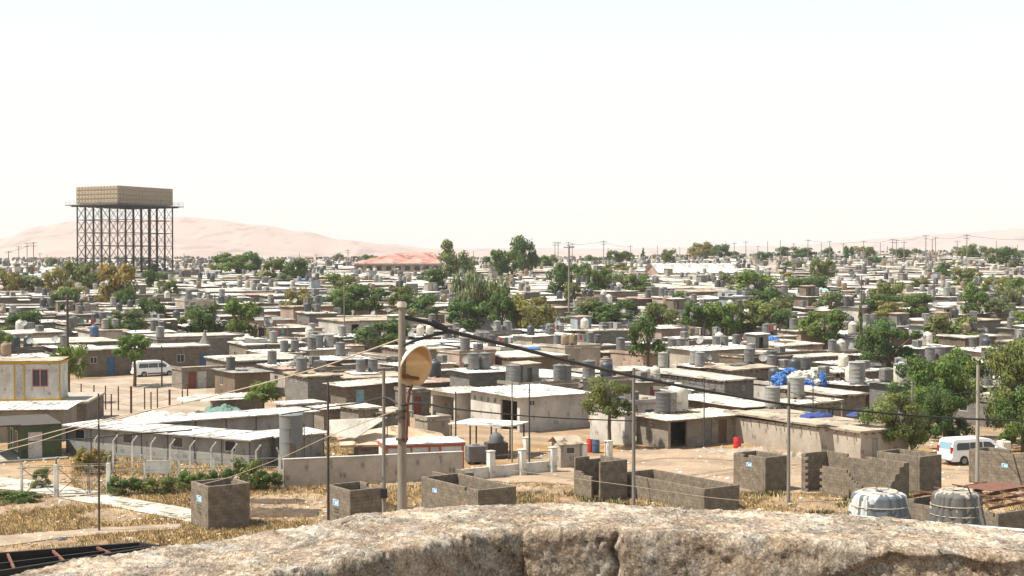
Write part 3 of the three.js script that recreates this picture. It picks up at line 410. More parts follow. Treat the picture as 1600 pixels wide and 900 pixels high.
// pixel box of the crown in the photograph, foliage colour, label
const TREES = [
  [1340, 497, 1436, 572, 'dark', 'dense dark olive tree rising behind the pale blue house', { h: 7.5, kind: 'big' }],
  [1428, 538, 1532, 650, 'green', 'broad fresh green tree beyond the white minivan', { base: 688, kind: 'big' }],
  [1522, 524, 1625, 700, 'olive', 'tall olive green tree above the nose of the white minivan', { base: 696, kind: 'big' }],
  [1345, 606, 1442, 705, 'olive', 'loose olive tree hanging over the long cream wall', { base: 711, kind: 'big' }],
  [1440, 600, 1512, 690, 'dark', 'dark spreading tree shading the rear of the white minivan', { base: 705, kind: 'big' }],
  [1560, 600, 1640, 712, 'green', 'bushy green tree beside the white minivan bonnet', { base: 706, kind: 'big' }],
  [1395, 560, 1470, 640, 'dark', 'dark tree between the olive tree and the fresh green tree', { base: 672, kind: 'big' }],
  [1590, 545, 1660, 690, 'dark', 'dark tree rising past the concrete pole', { base: 694, kind: 'big' }],
  [918, 588, 988, 652, 'olive', 'roundish street tree in front of the white kiosk', { base: 700, bx: 958, kind: 'big' }],
  [985, 490, 1039, 556, 'dark', 'dark rounded tree standing between the tank roofs', { h: 6.6 }],
  [793, 457, 863, 514, 'yellow', 'yellowing olive bush tree in the middle of the houses', { h: 5.5 }],
  [764, 455, 806, 514, 'dark', 'dark leafy tree touching the yellowing bush tree', { h: 6 }],
  [703, 418, 766, 492, 'grey', 'drooping grey green willow above the cream house', { h: 8.5, kind: 'willow' }], [740, 430, 792, 492, 'olive', 'feathery olive willow next to the grey green willow', { h: 8, kind: 'willow' }],
  [667, 415, 701, 452, 'dark', 'small dark tree by the red roofed hall road', { h: 5 }],
  [512, 440, 572, 484, 'green', 'low wide green tree behind the grey gabled wall house', { h: 5.2 }], [548, 444, 612, 484, 'dark', 'low wide dark tree joined to its green neighbour', { h: 5 }],
  [611, 443, 652, 480, 'olive', 'thin crowned olive tree with bare lower limbs', { h: 5 }], [653, 458, 686, 484, 'green', 'small green tree next to the thin crowned tree', { h: 4 }],
  [686, 375, 740, 428, 'olive', 'tall loose eucalyptus beside the red roofed hall', { h: 13, kind: 'tall' }],
  [760, 384, 808, 432, 'dark', 'thick dark tree in front of the far ridge', { h: 11 }], [798, 371, 841, 428, 'dark', 'tall dark tree standing highest against the sky', { h: 14, kind: 'tall' }], [720, 400, 745, 425, 'olive', 'small bush at the foot of the eucalyptus', { h: 8 }],
  [406, 402, 446, 436, 'olive', 'brownish green tree of the pair below the bare hill', { h: 8 }], [437, 402, 482, 436, 'dark', 'dark green tree of the pair below the bare hill', { h: 8 }], [338, 393, 404, 430, 'green', 'broad green tree beside the water tower', { h: 9 }],
  [150, 404, 213, 470, 'rust', 'yellowing rusty tree before the water tower legs', { h: 9 }], [100, 403, 150, 452, 'olive', 'olive tree at the corner of the water tower', { h: 8.5 }], [72, 416, 120, 455, 'yellow', 'yellowish low tree among the power poles', { h: 7 }], [0, 420, 34, 456, 'yellow', 'yellow green bush below the tall power poles', { h: 5 }], [30, 430, 70, 455, 'grey', 'grey green hedge tree below the power poles', { h: 4 }], [225, 418, 248, 450, 'dark', 'narrow dark tree beside the yellowing rusty tree', { h: 5 }],
  [284, 470, 347, 520, 'dark', 'dark green tree in front of the pink striped roof', { h: 5.5 }], [343, 464, 409, 520, 'green', 'large green tree behind the red tank', { h: 6 }], [172, 480, 232, 512, 'grey', 'dusty grey green tree over the long tan house', { h: 4.6 }], [180, 521, 240, 568, 'green', 'leafy tree overhanging the parked white car', { h: 5.4 }], [83, 532, 133, 590, 'bright', 'bright green tree at the street corner by the caravan', { h: 4.6 }], [-20, 514, 21, 550, 'green', 'green tree among the low roofs above the caravan', { h: 4.5 }], [195, 498, 225, 514, 'bright', 'small bright bush on the tan house row', { h: 3.4 }],
  [855, 407, 892, 458, 'dark', 'upright dark tree next to the tall grey pole', { h: 8.5 }], [889, 410, 922, 443, 'green', 'green tree right behind the tall grey pole', { h: 8 }], [914, 415, 953, 455, 'dark', 'dark olive round tree past the tall grey pole', { h: 7 }], [975, 425, 1018, 455, 'green', 'green tree before the white gabled warehouse', { h: 5.5 }], [882, 440, 913, 470, 'olive', 'small olive tree under the tall grey pole', { h: 5 }],
  [1008, 470, 1062, 515, 'olive', 'dusty olive tree behind the dark rounded tree', { h: 5 }], [1068, 470, 1120, 517, 'dark', 'dark green tree at the start of the long tree clump', { h: 5 }], [1100, 465, 1166, 518, 'green', 'green tree filling the long tree clump', { h: 5.6 }], [1160, 461, 1236, 515, 'olive', 'wide olive tree closing the long tree clump', { h: 5.6 }], [1194, 482, 1242, 522, 'dark', 'dark tree before the wide olive tree', { h: 5 }],
  [1254, 480, 1322, 528, 'green', 'domed green tree beside the narrow cypress', { h: 5.2 }], [1276, 454, 1322, 486, 'grey', 'grey green tree behind the domed green tree', { h: 5 }], [1332, 476, 1354, 540, 'olive', 'narrow brownish cypress among the roofs', { h: 6.5, kind: 'cone' }], [1346, 456, 1400, 490, 'dark', 'wide dark tree behind the narrow cypress', { h: 5 }], [1366, 468, 1410, 494, 'yellow', 'yellow green bush before the wide dark tree', { h: 4 }], [1410, 458, 1460, 490, 'dark', 'dark low tree past the yellow green bush', { h: 4.6 }],
  [1500, 438, 1545, 490, 'green', 'green tree with a lamp post through it', { h: 6.5 }], [1535, 464, 1582, 492, 'grey', 'grey green spreading tree beside the lamp post tree', { h: 4.4 }], [1490, 415, 1531, 446, 'olive', 'mottled olive tree below the ridge poles', { h: 5.5 }], [1570, 430, 1612, 462, 'green', 'green tree above the eastern roofs', { h: 5 }], [1585, 486, 1620, 512, 'bright', 'bright green tree at the end of the white roofs', { h: 4 }],
  [1148, 420, 1216, 456, 'bright', 'light green spreading tree at the warehouse end', { h: 6 }], [1268, 402, 1302, 442, 'olive', 'upright olive tree in the upper rows', { h: 7 }], [1228, 430, 1270, 452, 'green', 'low green tree in the upper rows', { h: 4 }], [1422, 432, 1452, 450, 'olive', 'low olive tree beside grey upper roofs', { h: 4 }], [1452, 548, 1475, 560, 'green', 'low green shrub tree behind the fresh green tree', { h: 4 }],
  [1076, 376, 1111, 406, 'yellow', 'light yellow green tree on the ridge', { h: 9 }], [1110, 381, 1142, 404, 'dark', 'dark domed tree on the ridge beside the yellow one', { h: 8 }], [1212, 383, 1233, 402, 'dark', 'small dark ridge tree near a pole', { h: 7 }], [1234, 384, 1272, 403, 'dark', 'wide dark ridge tree', { h: 7 }], [1288, 385, 1303, 402, 'dark', 'little round dark ridge tree', { h: 6 }], [1317, 383, 1333, 403, 'dark', 'narrow dark ridge tree', { h: 6.5 }], [1348, 385, 1369, 402, 'olive', 'olive ridge tree between thin poles', { h: 6 }], [1400, 387, 1425, 404, 'dark', 'dark ridge tree by the paired poles', { h: 6 }], [1503, 379, 1532, 404, 'green', 'green ridge tree behind the tall crossed pole', { h: 8 }], [1530, 384, 1558, 403, 'olive', 'olive ridge tree between two green ones', { h: 7 }], [1548, 384, 1598, 415, 'dark', 'broad dark ridge tree above the eastern roofs', { h: 8 }],
  [950, 391, 986, 412, 'dark', 'dark bushy tree on the skyline beside thin poles', { h: 7 }], [998, 387, 1012, 406, 'dark', 'tiny conical skyline tree', { h: 7, kind: 'cone' }], [1034, 386, 1056, 412, 'olive', 'olive skyline tree left of the yellow ridge tree'.replace('left of', 'near'), { h: 7.5 }], [845, 396, 872, 416, 'green', 'round green tree below the paired poles', { h: 7 }], [1045, 455, 1070, 475, 'green', 'small green tree before the warehouse wall', { h: 4 }], [1290, 520, 1300, 530, 'dark', 'tiny dark shrub by the domed green tree', { h: 3 }],
  [388, 594, 434, 632, 'bright', 'small bright tree behind the long prefab roof', { base: 650, bx: 411 }],
];
for (const a of TREES) tree(...a);

// ---------------------------------------------------------------- houses read from the photograph, front rows
const W = (f, fx, w, y, h, m) => ({ f, fx, w, y, h, m }), D = (f, fx, w, h, c, y) => ({ f, fx, w, h, c, y });
HP(128, 548, 3.2, 172, 34, { wall: 'stone', roof: 'pale', kind: 'mud', doors: [D('R', 0.19, 1.0, 2.3, 'blue'), D('R', 0.93, 1.0, 2.3, 'blue')], windows: [W('R', 0.06, 0.9, 1.6, 0.8), W('R', 0.74, 1.0, 1.3, 1.0)], label: 'long rough stone house behind the parked white car, two blue doors', fine: 1 });
HP(246, 531, 3.0, 128, 62, { wall: 'grey', roof: 'cream', kind: 'slab', label: 'long grey block house with cream roof behind the stone house' });
HP(60, 538, 2.9, 105, 60, { wall: 'tan', roof: 'cream', kind: 'mud', label: 'tan house with wide cream roof uphill of the caravan' });
HP(284, 579, 2.1, 112, 24, { wall: 'tan', roof: 'tan', kind: 'slab', doors: [D('R', 0.08, 0.9, 1.9, 'red'), D('R', 0.19, 1.1, 1.9, 'white')], windows: [W('R', 0.6, 0.5, 1.3, 0.4)], label: 'low tan yard house with a red door and a white door', fine: 1 });
HP(362, 566, 2.7, 112, 58, { wall: 'grey', roof: 'cream', kind: 'mud', windows: [W('R', 0.3, 0.5, 1.8, 0.4), W('R', 0.7, 0.5, 1.8, 0.4)], label: 'grey house with two tiny windows behind the low tan yard house' });
HP(481, 590, 2.9, 47, 46, { wall: 'grey', roof: 'tan', kind: 'mud', windows: [W('L', 0.2, 0.35, 2.3, 0.35), W('L', 0.45, 0.35, 2.3, 0.35), W('L', 0.7, 0.35, 2.3, 0.35)], label: 'square grey block house with three vent holes below its eaves' });
HP(541, 604, 2.6, 84, 30, { wall: 'stone', roof: 'cream', kind: 'sheet', doors: [D('R', 0.17, 0.95, 2.2, 'sky blue')], over: 0.6, sx: 0.03, label: 'brown stone house with a sky blue door under a lean-to roof', fine: 1 });
HP(712, 615, 2.7, 58, 42, { wall: 'white', roof: 'cream', kind: 'sheet', gaps: [{ f: 'L', fx: 0.06, fw: 0.86, h: 2.3 }], label: 'open fronted white garage beside the big white roof house' });
HP(644, 614, 2.3, 26, 30, { wall: 'grey', roof: 'tan', kind: 'slab', doors: [D('R', 0.05, 0.8, 1.9, 'red')], label: 'little grey annex with red door beside the open garage' });
HP(812, 621, 3.0, 112, 80, { wall: 'white', roof: 'white', kind: 'sheet', over: 0.5, gaps: [{ f: 'L', fx: 0.62, fw: 0.33, h: 2.6 }], windows: [W('L', 0.06, 0.4, 2.2, 0.5), W('L', 0.2, 0.4, 2.2, 0.5), W('L', 0.34, 0.4, 2.2, 0.5), W('L', 0.48, 0.45, 2.2, 0.5), W('R', 0.14, 0.6, 2.2, 0.5)], label: 'big white house with broad white sheet roof and a dark open bay', fine: 1 });
HP(976, 648, 2.4, 16, 50, { wall: 'white', roof: 'pale', kind: 'slab', curb: false, label: 'small white kiosk hut beneath the roundish street tree', name: 'kiosk', category: 'kiosk' });
HP(1044, 657, 2.2, 142, 44, { wall: 'tan', roof: 'cream', kind: 'sheet', over: 0.45, gaps: [{ f: 'R', fx: 0.03, fw: 0.2, h: 2.0 }], doors: [D('R', 0.42, 1.0, 1.9, 'grey'), D('R', 0.62, 0.9, 1.9, 'brown')], windows: [W('L', 0.4, 0.4, 1.6, 0.35)], label: 'tan roadside house with a black doorless opening and roof tanks', fine: 1 });
HP(1345, 677, 2.0, 90, 178, { wall: 'cream', roof: 'tan', kind: 'mud', l: 14, label: 'long cream walled house facing the dirt road' , fine: 1 });
HP(1132, 596, 2.9, 52, 124, { wall: 'grey', roof: 'cream', kind: 'mud', windows: [W('R', 0.6, 0.4, 1.9, 0.45)], label: 'long bare grey house with a single small window' });
HP(1162, 637, 2.6, 66, 100, { wall: 'mud', roof: 'pale', kind: 'sheet', label: 'brown mud house with wide pale roof above the roadside house' });
HP(1316, 619, 2.6, 44, 80, { wall: 'tan', roof: 'cream', kind: 'mud', label: 'tan house with a stained cream roof below the blue tarpaulin heap' });
HP(1342, 573, 2.7, 42, 48, { wall: 'blue', roof: 'white', kind: 'sheet', over: 0.5, windows: [W('L', 0.15, 0.25, 1.2, 0.25), W('L', 0.38, 0.25, 1.2, 0.25), W('L', 0.6, 0.25, 1.2, 0.25), W('L', 0.8, 0.25, 1.2, 0.25)], label: 'pale blue house with four tiny vents and white roof' });
HP(1236, 561, 2.8, 112, 24, { wall: 'tan', roof: 'cream', kind: 'mud', label: 'tan house with long cream roof behind the blue tarpaulin heap' });
HP(538, 503, 3.6, 130, 50, { wall: 'white', roof: 'tan', kind: 'mud', gaps: [{ f: 'R', fx: 0.08, w: 1.3, y: 1.3, h: 1.9 }], doors: [D('R', 0.27, 1.1, 2.8, 'brown')], label: 'tall whitewashed house with one empty window opening and a brown door' });
HP(737, 492, 3.0, 30, 58, { wall: 'cream', roof: 'pale', kind: 'slab', windows: [W('L', 0.25, 0.4, 1.6, 0.9), W('L', 0.75, 0.4, 1.6, 0.9), W('R', 0.2, 0.5, 1.6, 0.8)], label: 'cream plastered house with narrow windows below the willows' });
HP(482, 514, 2.5, 20, 56, { wall: 'cream', roof: 'tan', kind: 'mud', windows: [W('L', 0.15, 0.4, 1.9, 0.35), W('L', 0.4, 0.4, 1.9, 0.35), W('L', 0.65, 0.4, 1.9, 0.35)], label: 'low cream house with a row of square holes, beside the whitewashed house' });
HP(1020, 557, 2.5, 18, 60, { wall: 'pink', roof: 'tan', kind: 'slab', windows: [W('L', 0.3, 0.5, 1.6, 0.4), W('L', 0.65, 0.5, 1.6, 0.4)], label: 'pinkish house with two square holes below the dark rounded tree' });
HP(1210, 603, 2.2, 40, 26, { wall: 'white', roof: 'pale', kind: 'slab', label: 'little white house carrying a row of pale tanks' });
HP(604, 562, 2.6, 20, 70, { wall: 'beige', roof: 'cream', kind: 'slab', label: 'beige house with long cream roof edge behind the lamp post' });
HP(690, 584, 2.6, 110, 30, { wall: 'grey', roof: 'pale', kind: 'slab', label: 'grey house with a flat pale roof behind the street lamp head' });
HP(860, 592, 2.7, 60, 70, { wall: 'grey', roof: 'white', kind: 'mud', label: 'grey house with white roof behind the big white house' });
HP(640, 548, 2.6, 70, 50, { wall: 'tan', roof: 'cream', kind: 'mud', label: 'tan house with cream roof near the lamp post top' });
HP(800, 560, 2.7, 90, 60, { wall: 'mud', roof: 'pale', kind: 'mud', label: 'brown house with pale roof under the black cable' });
HP(930, 584, 2.6, 110, 36, { wall: 'tan', roof: 'cream', kind: 'mud', label: 'tan house with cream roof crossed by the black cable' });
HP(1080, 616, 2.5, 40, 50, { wall: 'grey', roof: 'white', kind: 'slab', label: 'grey house with white roof behind the roadside house' });
HP(560, 640, 2.2, 30, 34, { wall: 'tan', roof: 'cream', kind: 'mud', label: 'tan low house with cream roof behind the white canvas slope', from: 100 });
HP(448, 634, 1.9, 54, 22, { wall: 'beige', roof: 'pale', kind: 'mud', label: 'low beige shed with uneven pale roof behind the small bright tree', name: 'shed', category: 'shed' });
HP(506, 640, 1.8, 40, 26, { wall: 'tan', roof: 'cream', kind: 'sheet', label: 'low tan shed with cream sheet roof behind the dark pole', name: 'shed', category: 'shed' });
HP(590, 648, 1.7, 48, 34, { wall: 'grey', roof: 'tan', kind: 'mud', label: 'low grey shed with tan roof beside the lamp post shaft', name: 'shed', category: 'shed' });
HP(668, 658, 1.6, 34, 22, { wall: 'beige', roof: 'pale', kind: 'slab', label: 'squat beige store with kerbed roof before the open garage', name: 'shed', category: 'shed' });
HP(345, 622, 1.7, 60, 24, { wall: 'tan', roof: 'pale', kind: 'sheet', label: 'low tan shed below the red doored yard house', name: 'shed', category: 'shed' });
// ---------------------------------------------------------------- the rest of the settlement on its slanting grid
const settle = [], excl = [[[-52, -432], [-20, -432], [-20, -470], [-52, -470]], STREET, ROAD, pix([[-200, 655], [330, 655], [330, 600], [240, 585], [-200, 600]])];
const freeRect = (u0, u1, v0, v1) => !rects.some(q => u0 < q[1] + 0.5 && u1 > q[0] - 0.5 && v0 < q[3] + 0.5 && v1 > q[2] - 0.5);
const fromUV = (u, v) => [u * UX + v * VX, u * UZ + v * VZ];
{
  const r = rng(20), words = [];
  for (let v = 40; v < 900;) {
    const rowL = rr(r, 4.6, 7.0), alley = rr(r, 1.0, 2.7);
    for (let u = -260 + rr(r, 0, 8); u < 640;) {
      const w = r() < 0.25 ? rr(r, 3.6, 5.5) : rr(r, 5.2, fromUV(u, v)[1] > -215 ? 8.5 : 12.5), gap = r() < 0.2 ? rr(r, 2, 4) : rr(r, 0.3, 1.3), l = rowL * rr(r, 0.6, 1.05), vv = v + rr(r, 0, 1.2), [x, z] = fromUV(u, vv), d = -z, seed = Math.floor(r() * 1e6), cx = x + UX * w / 2, cz = z + UZ * w / 2;
      u += w + gap;
      if (d < (x / d < -0.06 ? 135 : 116) || d > 760 || Math.abs(cx) > -cz * 0.375 + 9) continue;
      const [u0, v0] = toUV(x, z); if (!freeRect(u0, u0 + w, v0, v0 + l)) continue;
      if ([[0, 0], [w, 0], [w, l], [0, l], [w / 2, l / 2]].some(([a, b]) => { const q = fromUV(u0 + a, v0 + b); return excl.some(P => inPoly(q[0], q[1], P)); })) continue;
      if (trunks.some(q => { const k = toUV(q[0], q[1]); return k[0] > u0 - 0.4 && k[0] < u0 + w + 0.4 && k[1] > v0 - 0.4 && k[1] < v0 + l + 0.4; })) continue;
      settle.push({ x, z, d, w, l, seed, alley });
    }
    v += rowL + alley;
  }
  settle.sort((a, b) => a.d - b.d);
}
console.log('cells', settle.length);
const NEAR = 320, wallKeys = ['grey', 'grey', 'grey', 'tan', 'tan', 'beige', 'cream', 'white', 'pink', 'mud', 'stone', 'blue'], roofKeys = ['cream', 'cream', 'pale', 'pale', 'pale', 'tan', 'white', 'white', 'white', 'white', 'grey', 'grey', 'rose'];
const doorKeys = ['blue', 'grey', 'brown', 'red', 'grey', 'white', 'sky blue'];
let near = 0; const clothMats = [mat(0.45, 0.08, 0.07), mat(0.10, 0.16, 0.32), mat(0.66, 0.62, 0.56), mat(0.12, 0.11, 0.10), mat(0.48, 0.36, 0.14), mat(0.16, 0.28, 0.20)];
const farQ = [];
for (const c of settle) {
  const r = rng(c.seed), wall = pick(r, wallKeys), roof = pick(r, roofKeys), kind = roof === 'white' || roof === 'grey' || roof === 'rose' ? 'sheet' : r() < 0.6 ? 'mud' : 'slab', h = r() < 0.2 ? rr(r, 3.2, 3.9) : rr(r, 2.2, 3.1), dc = pick(r, doorKeys), nw = Math.floor(r() * 3), dr = r() < 0.7;
  if (near >= NEAR) { farQ.push({ ...c, wall, roof, kind, h, r }); continue; }
  near++;
  if (r() < 0.11) { // a walled yard instead of a house
    const t = thing('yard_wall', `${WALL[wall][0]} yard wall round an open court, ${kind === 'mud' ? 'uneven top' : 'straight top'}, ${pick(r, ['beside a sheet roof', 'next to a mud roof', 'between low roofs', 'against a house with tanks'])}`, 'wall', [c.x, ground(c.x, c.d), c.z], PHI, 'yard walls of the settlement'), b = new MB(), hh = h - 0.7;
    b.box(0, c.w, -1, hh, -0.2, 0); b.box(0, 0.2, -1, hh - 0.06, -c.l, -0.202); b.box(c.w - 0.2, c.w, -1, hh - 0.04, -c.l, -0.202); b.box(0.202, c.w - 0.202, -1, hh + 0.1, -c.l, -c.l + 0.2); mesh('wall', b.geo(), WALL[wall][1], t);
    const cp = new MB(); for (let k = 0; k < c.w - 0.5; k += 0.55) cp.bbox(k, k + 0.5, hh, hh + rr(r, 0.06, 0.16), -0.24, 0.04, 0.02); mesh('coping', cp.geo(), MT.rubble, t); continue;
  }
  const doors = dr ? [D('R', rr(r, 0.1, 0.75), 1.0, 2.05, dc)] : [], windows = []; if (nw > 0) windows.push(W('L', rr(r, 0.15, 0.6), 0.9, 1.2, 0.9)); if (nw > 1) windows.push(W('R', doors.length && doors[0].fx < 0.42 ? 0.68 : 0.12, 0.9, 1.2, 0.9));
  const two = r() < 0.35, has = r() < 0.78, what = has ? (two ? 'two tanks' : 'one tank') : 'no tank';
  const H = house({ x: c.x, z: c.z, w: c.w, l: c.l, h, wall, roof, kind, yaw: PHI + rr(r, -0.06, 0.06), sz: rr(r, -0.005, 0.05), sx: rr(r, -0.02, 0.02), doors, windows, seed: c.seed, group: 'flat roofed houses of the settlement', label: `${WALL[wall][0]} house, ${ROOF[roof][0]} roof, ${what}, ${dr ? dc + ' door' : 'doorless front'}, ${['no window', 'one window', 'two windows'][nw]}` });
  const k1 = pick(r, tankKeys), k2 = r() < 0.6 ? k1 : pick(r, tankKeys), sc = rr(r, 0.92, 1.15);
  if (has) { const tx = rr(r, 0.7, c.w - 2.2), tz = rr(r, 0.7, c.l - 0.8); tankOn(H, k1, tx, tz, sc); if (two) tankOn(H, k2, tx + rr(r, 1.25, 1.6), tz + rr(r, -0.2, 0.2), sc); }
  if (r() < 0.26) coolerOn(H, rr(r, 0.6, c.w - 0.6), rr(r, 0.6, 1.4)); if (r() < 0.22) dishOn(H, rr(r, 0.5, c.w - 0.5), rr(r, 0.4, c.l - 0.5));
  if (r() < 0.5 && c.alley > 1.4) { // a low room or lean-to pushed into the lane
    const aw = Math.min(c.w - 0.8, rr(r, 1.8, 3.8)), ax = rr(r, 0.3, Math.max(0.35, c.w - aw - 0.3)), ad = Math.min(c.alley - 0.4, rr(r, 0.9, 2.2)), ah = h * rr(r, 0.62, 0.86), rk = pick(r, roofKeys), open = r() < 0.5;
    const b = new MB(); if (open) { for (const X of [ax + 0.1, ax + aw - 0.1]) b.tube([[X, -0.8, ad - 0.1], [X, ah - 0.1, ad - 0.1]], 0.05, 6); const A = mesh('lean_to_posts', b.geo(), MT.timber, H.t); } else { wallFace(b, [ax, 0, ad], [1, 0, 0], [0, 0, 1], aw, -0.8, ah, 0.15, [{ x0: aw * 0.3, x1: aw * 0.3 + 0.7, y0: 0.02, y1: Math.min(1.7, ah - 0.2) }]); b.box(ax, ax + 0.15, -0.8, ah, 0.003, ad - 0.152); b.box(ax + aw - 0.15, ax + aw, -0.8, ah, 0.003, ad - 0.152); mesh('annex', b.geo(), WALL[pick(r, wallKeys)][1], H.t); }
    const q = roofGeo(aw, ad, open ? 0.04 : 0.12, 0.15, ah + 0.004, 0, 0.12, 0.03, c.seed + 3, 3); q.translate(ax, 0, ad); mesh('annex_roof', q, ROOF[rk][1], H.t);
  }
  if (r() < 0.5) { const pw = rr(r, 1.2, Math.min(3.5, c.w * 0.6)), plen = rr(r, 1, Math.min(2.6, c.l * 0.6)), lx = rr(r, 0.2, c.w - pw), lz = rr(r, 0.2, Math.max(0.25, c.l - plen)), g = roofGeo(pw, plen, 0.035, 0, 0.03, H.sx + rr(r, -0.03, 0.03), H.sz + rr(r, 0, 0.06), 0.05, c.seed + 9, 3); g.rotateY(rr(r, -0.3, 0.3)); g.translate(lx, H.h + H.sx * lx + H.sz * lz + 0.04, -lz); mesh('roof_patch', g, r() < 0.3 ? MT.rust : r() < 0.5 ? MT.steel : ROOF[pick(r, roofKeys)][1], H.t.children.find(k => k.name === 'roof')); }
  if (r() < 0.11 && c.w > 5) { const rw = rr(r, 1.6, 2.8), lx = rr(r, 0.4, c.w - rw - 0.4), lz = rr(r, 0.8, Math.max(0.9, c.l - 2.6)), b = new MB(), y0 = H.h + H.sx * lx + H.sz * lz - 0.1; wallFace(b, [lx, 0, -lz], [1, 0, 0], [0, 0, 1], rw, y0, y0 + 1.9, 0.12, [{ x0: 0.4, x1: 1.1, y0: y0 + 0.1, y1: y0 + 1.6 }]); b.box(lx, lx + 0.12, y0, y0 + 1.9, -lz - 1.8, -lz - 0.123); b.box(lx + rw - 0.12, lx + rw, y0, y0 + 1.9, -lz - 1.8, -lz - 0.123); mesh('roof_room', b.geo(), WALL[pick(r, wallKeys)][1], H.t); const g = roofGeo(rw, 1.8, 0.07, 0.18, y0 + 1.904, 0.02, 0.04, 0.03, c.seed + 5, 3); g.translate(lx, 0, -lz); mesh('roof_room_cover', g, ROOF[pick(r, roofKeys)][1], H.t); }
  if (r() < 0.075 && c.d < 240) { // washing on the roof
    const x0 = rr(r, 0.3, c.w * 0.4), x1 = Math.min(c.w - 0.3, x0 + rr(r, 2.2, 4)), lz = rr(r, 0.3, 1.5), p0 = onHouse(H, 0, 0), t = thing('washing_line', `washing line with hanging clothes on ${roofWord[H.roof]} roof of ${WALL[H.wall][0]} house`, 'washing line', [H.x, H.y, H.z], H.yaw, 'washing lines on the roofs'), y = H.h + H.sz * lz; for (const X of [x0, x1]) mesh('pole', new MB().tube([[X, y - 0.1, -lz], [X, y + 1.5, -lz]], 0.03, 6).geo(), MT.timber, t); mesh('line', new MB().tube([[x0, y + 1.45, -lz], [(x0 + x1) / 2, y + 1.36, -lz], [x1, y + 1.45, -lz]], 0.01, 4).geo(), MT.rope, t);
    for (let X = x0 + 0.15; X < x1 - 0.6; X += rr(r, 0.55, 0.9)) { const cw = rr(r, 0.35, 0.6), chh = rr(r, 0.5, 1.0), g = new THREE.PlaneGeometry(cw, chh, 6, 4), P = g.attributes.position; for (let i = 0; i < P.count; i++) P.setZ(i, 0.05 * Math.sin(P.getX(i) * 14 + X * 3) * (0.6 - P.getY(i))); g.computeVertexNormals(); g.translate(X + cw / 2, y + 1.36 - chh / 2, -lz); mesh('cloth', g, pick(r, clothMats), t); }
  }
  if (r() < 0.5) { // stones, tyres and timber weighing the roof down
    const b = new MB(), n = 3 + Math.floor(r() * 7); for (let k = 0; k < n; k++) { const lx = rr(r, 0.2, c.w - 0.4), lz = rr(r, -0.05, c.l - 0.3), y = H.h + H.sx * lx + H.sz * lz - 0.02, s = rr(r, 0.1, 0.2); b.bbox(lx, lx + s * 1.6, y, y + s, -lz - s, -lz, 0.02); } mesh('weight_stones', b.geo(), r() < 0.6 ? MT.rubble : MT.timber, H.t.children.find(k => k.name === 'roof')).userData.kind = 'stuff';
  }
}
console.log('near', near, 'far', farQ.length);
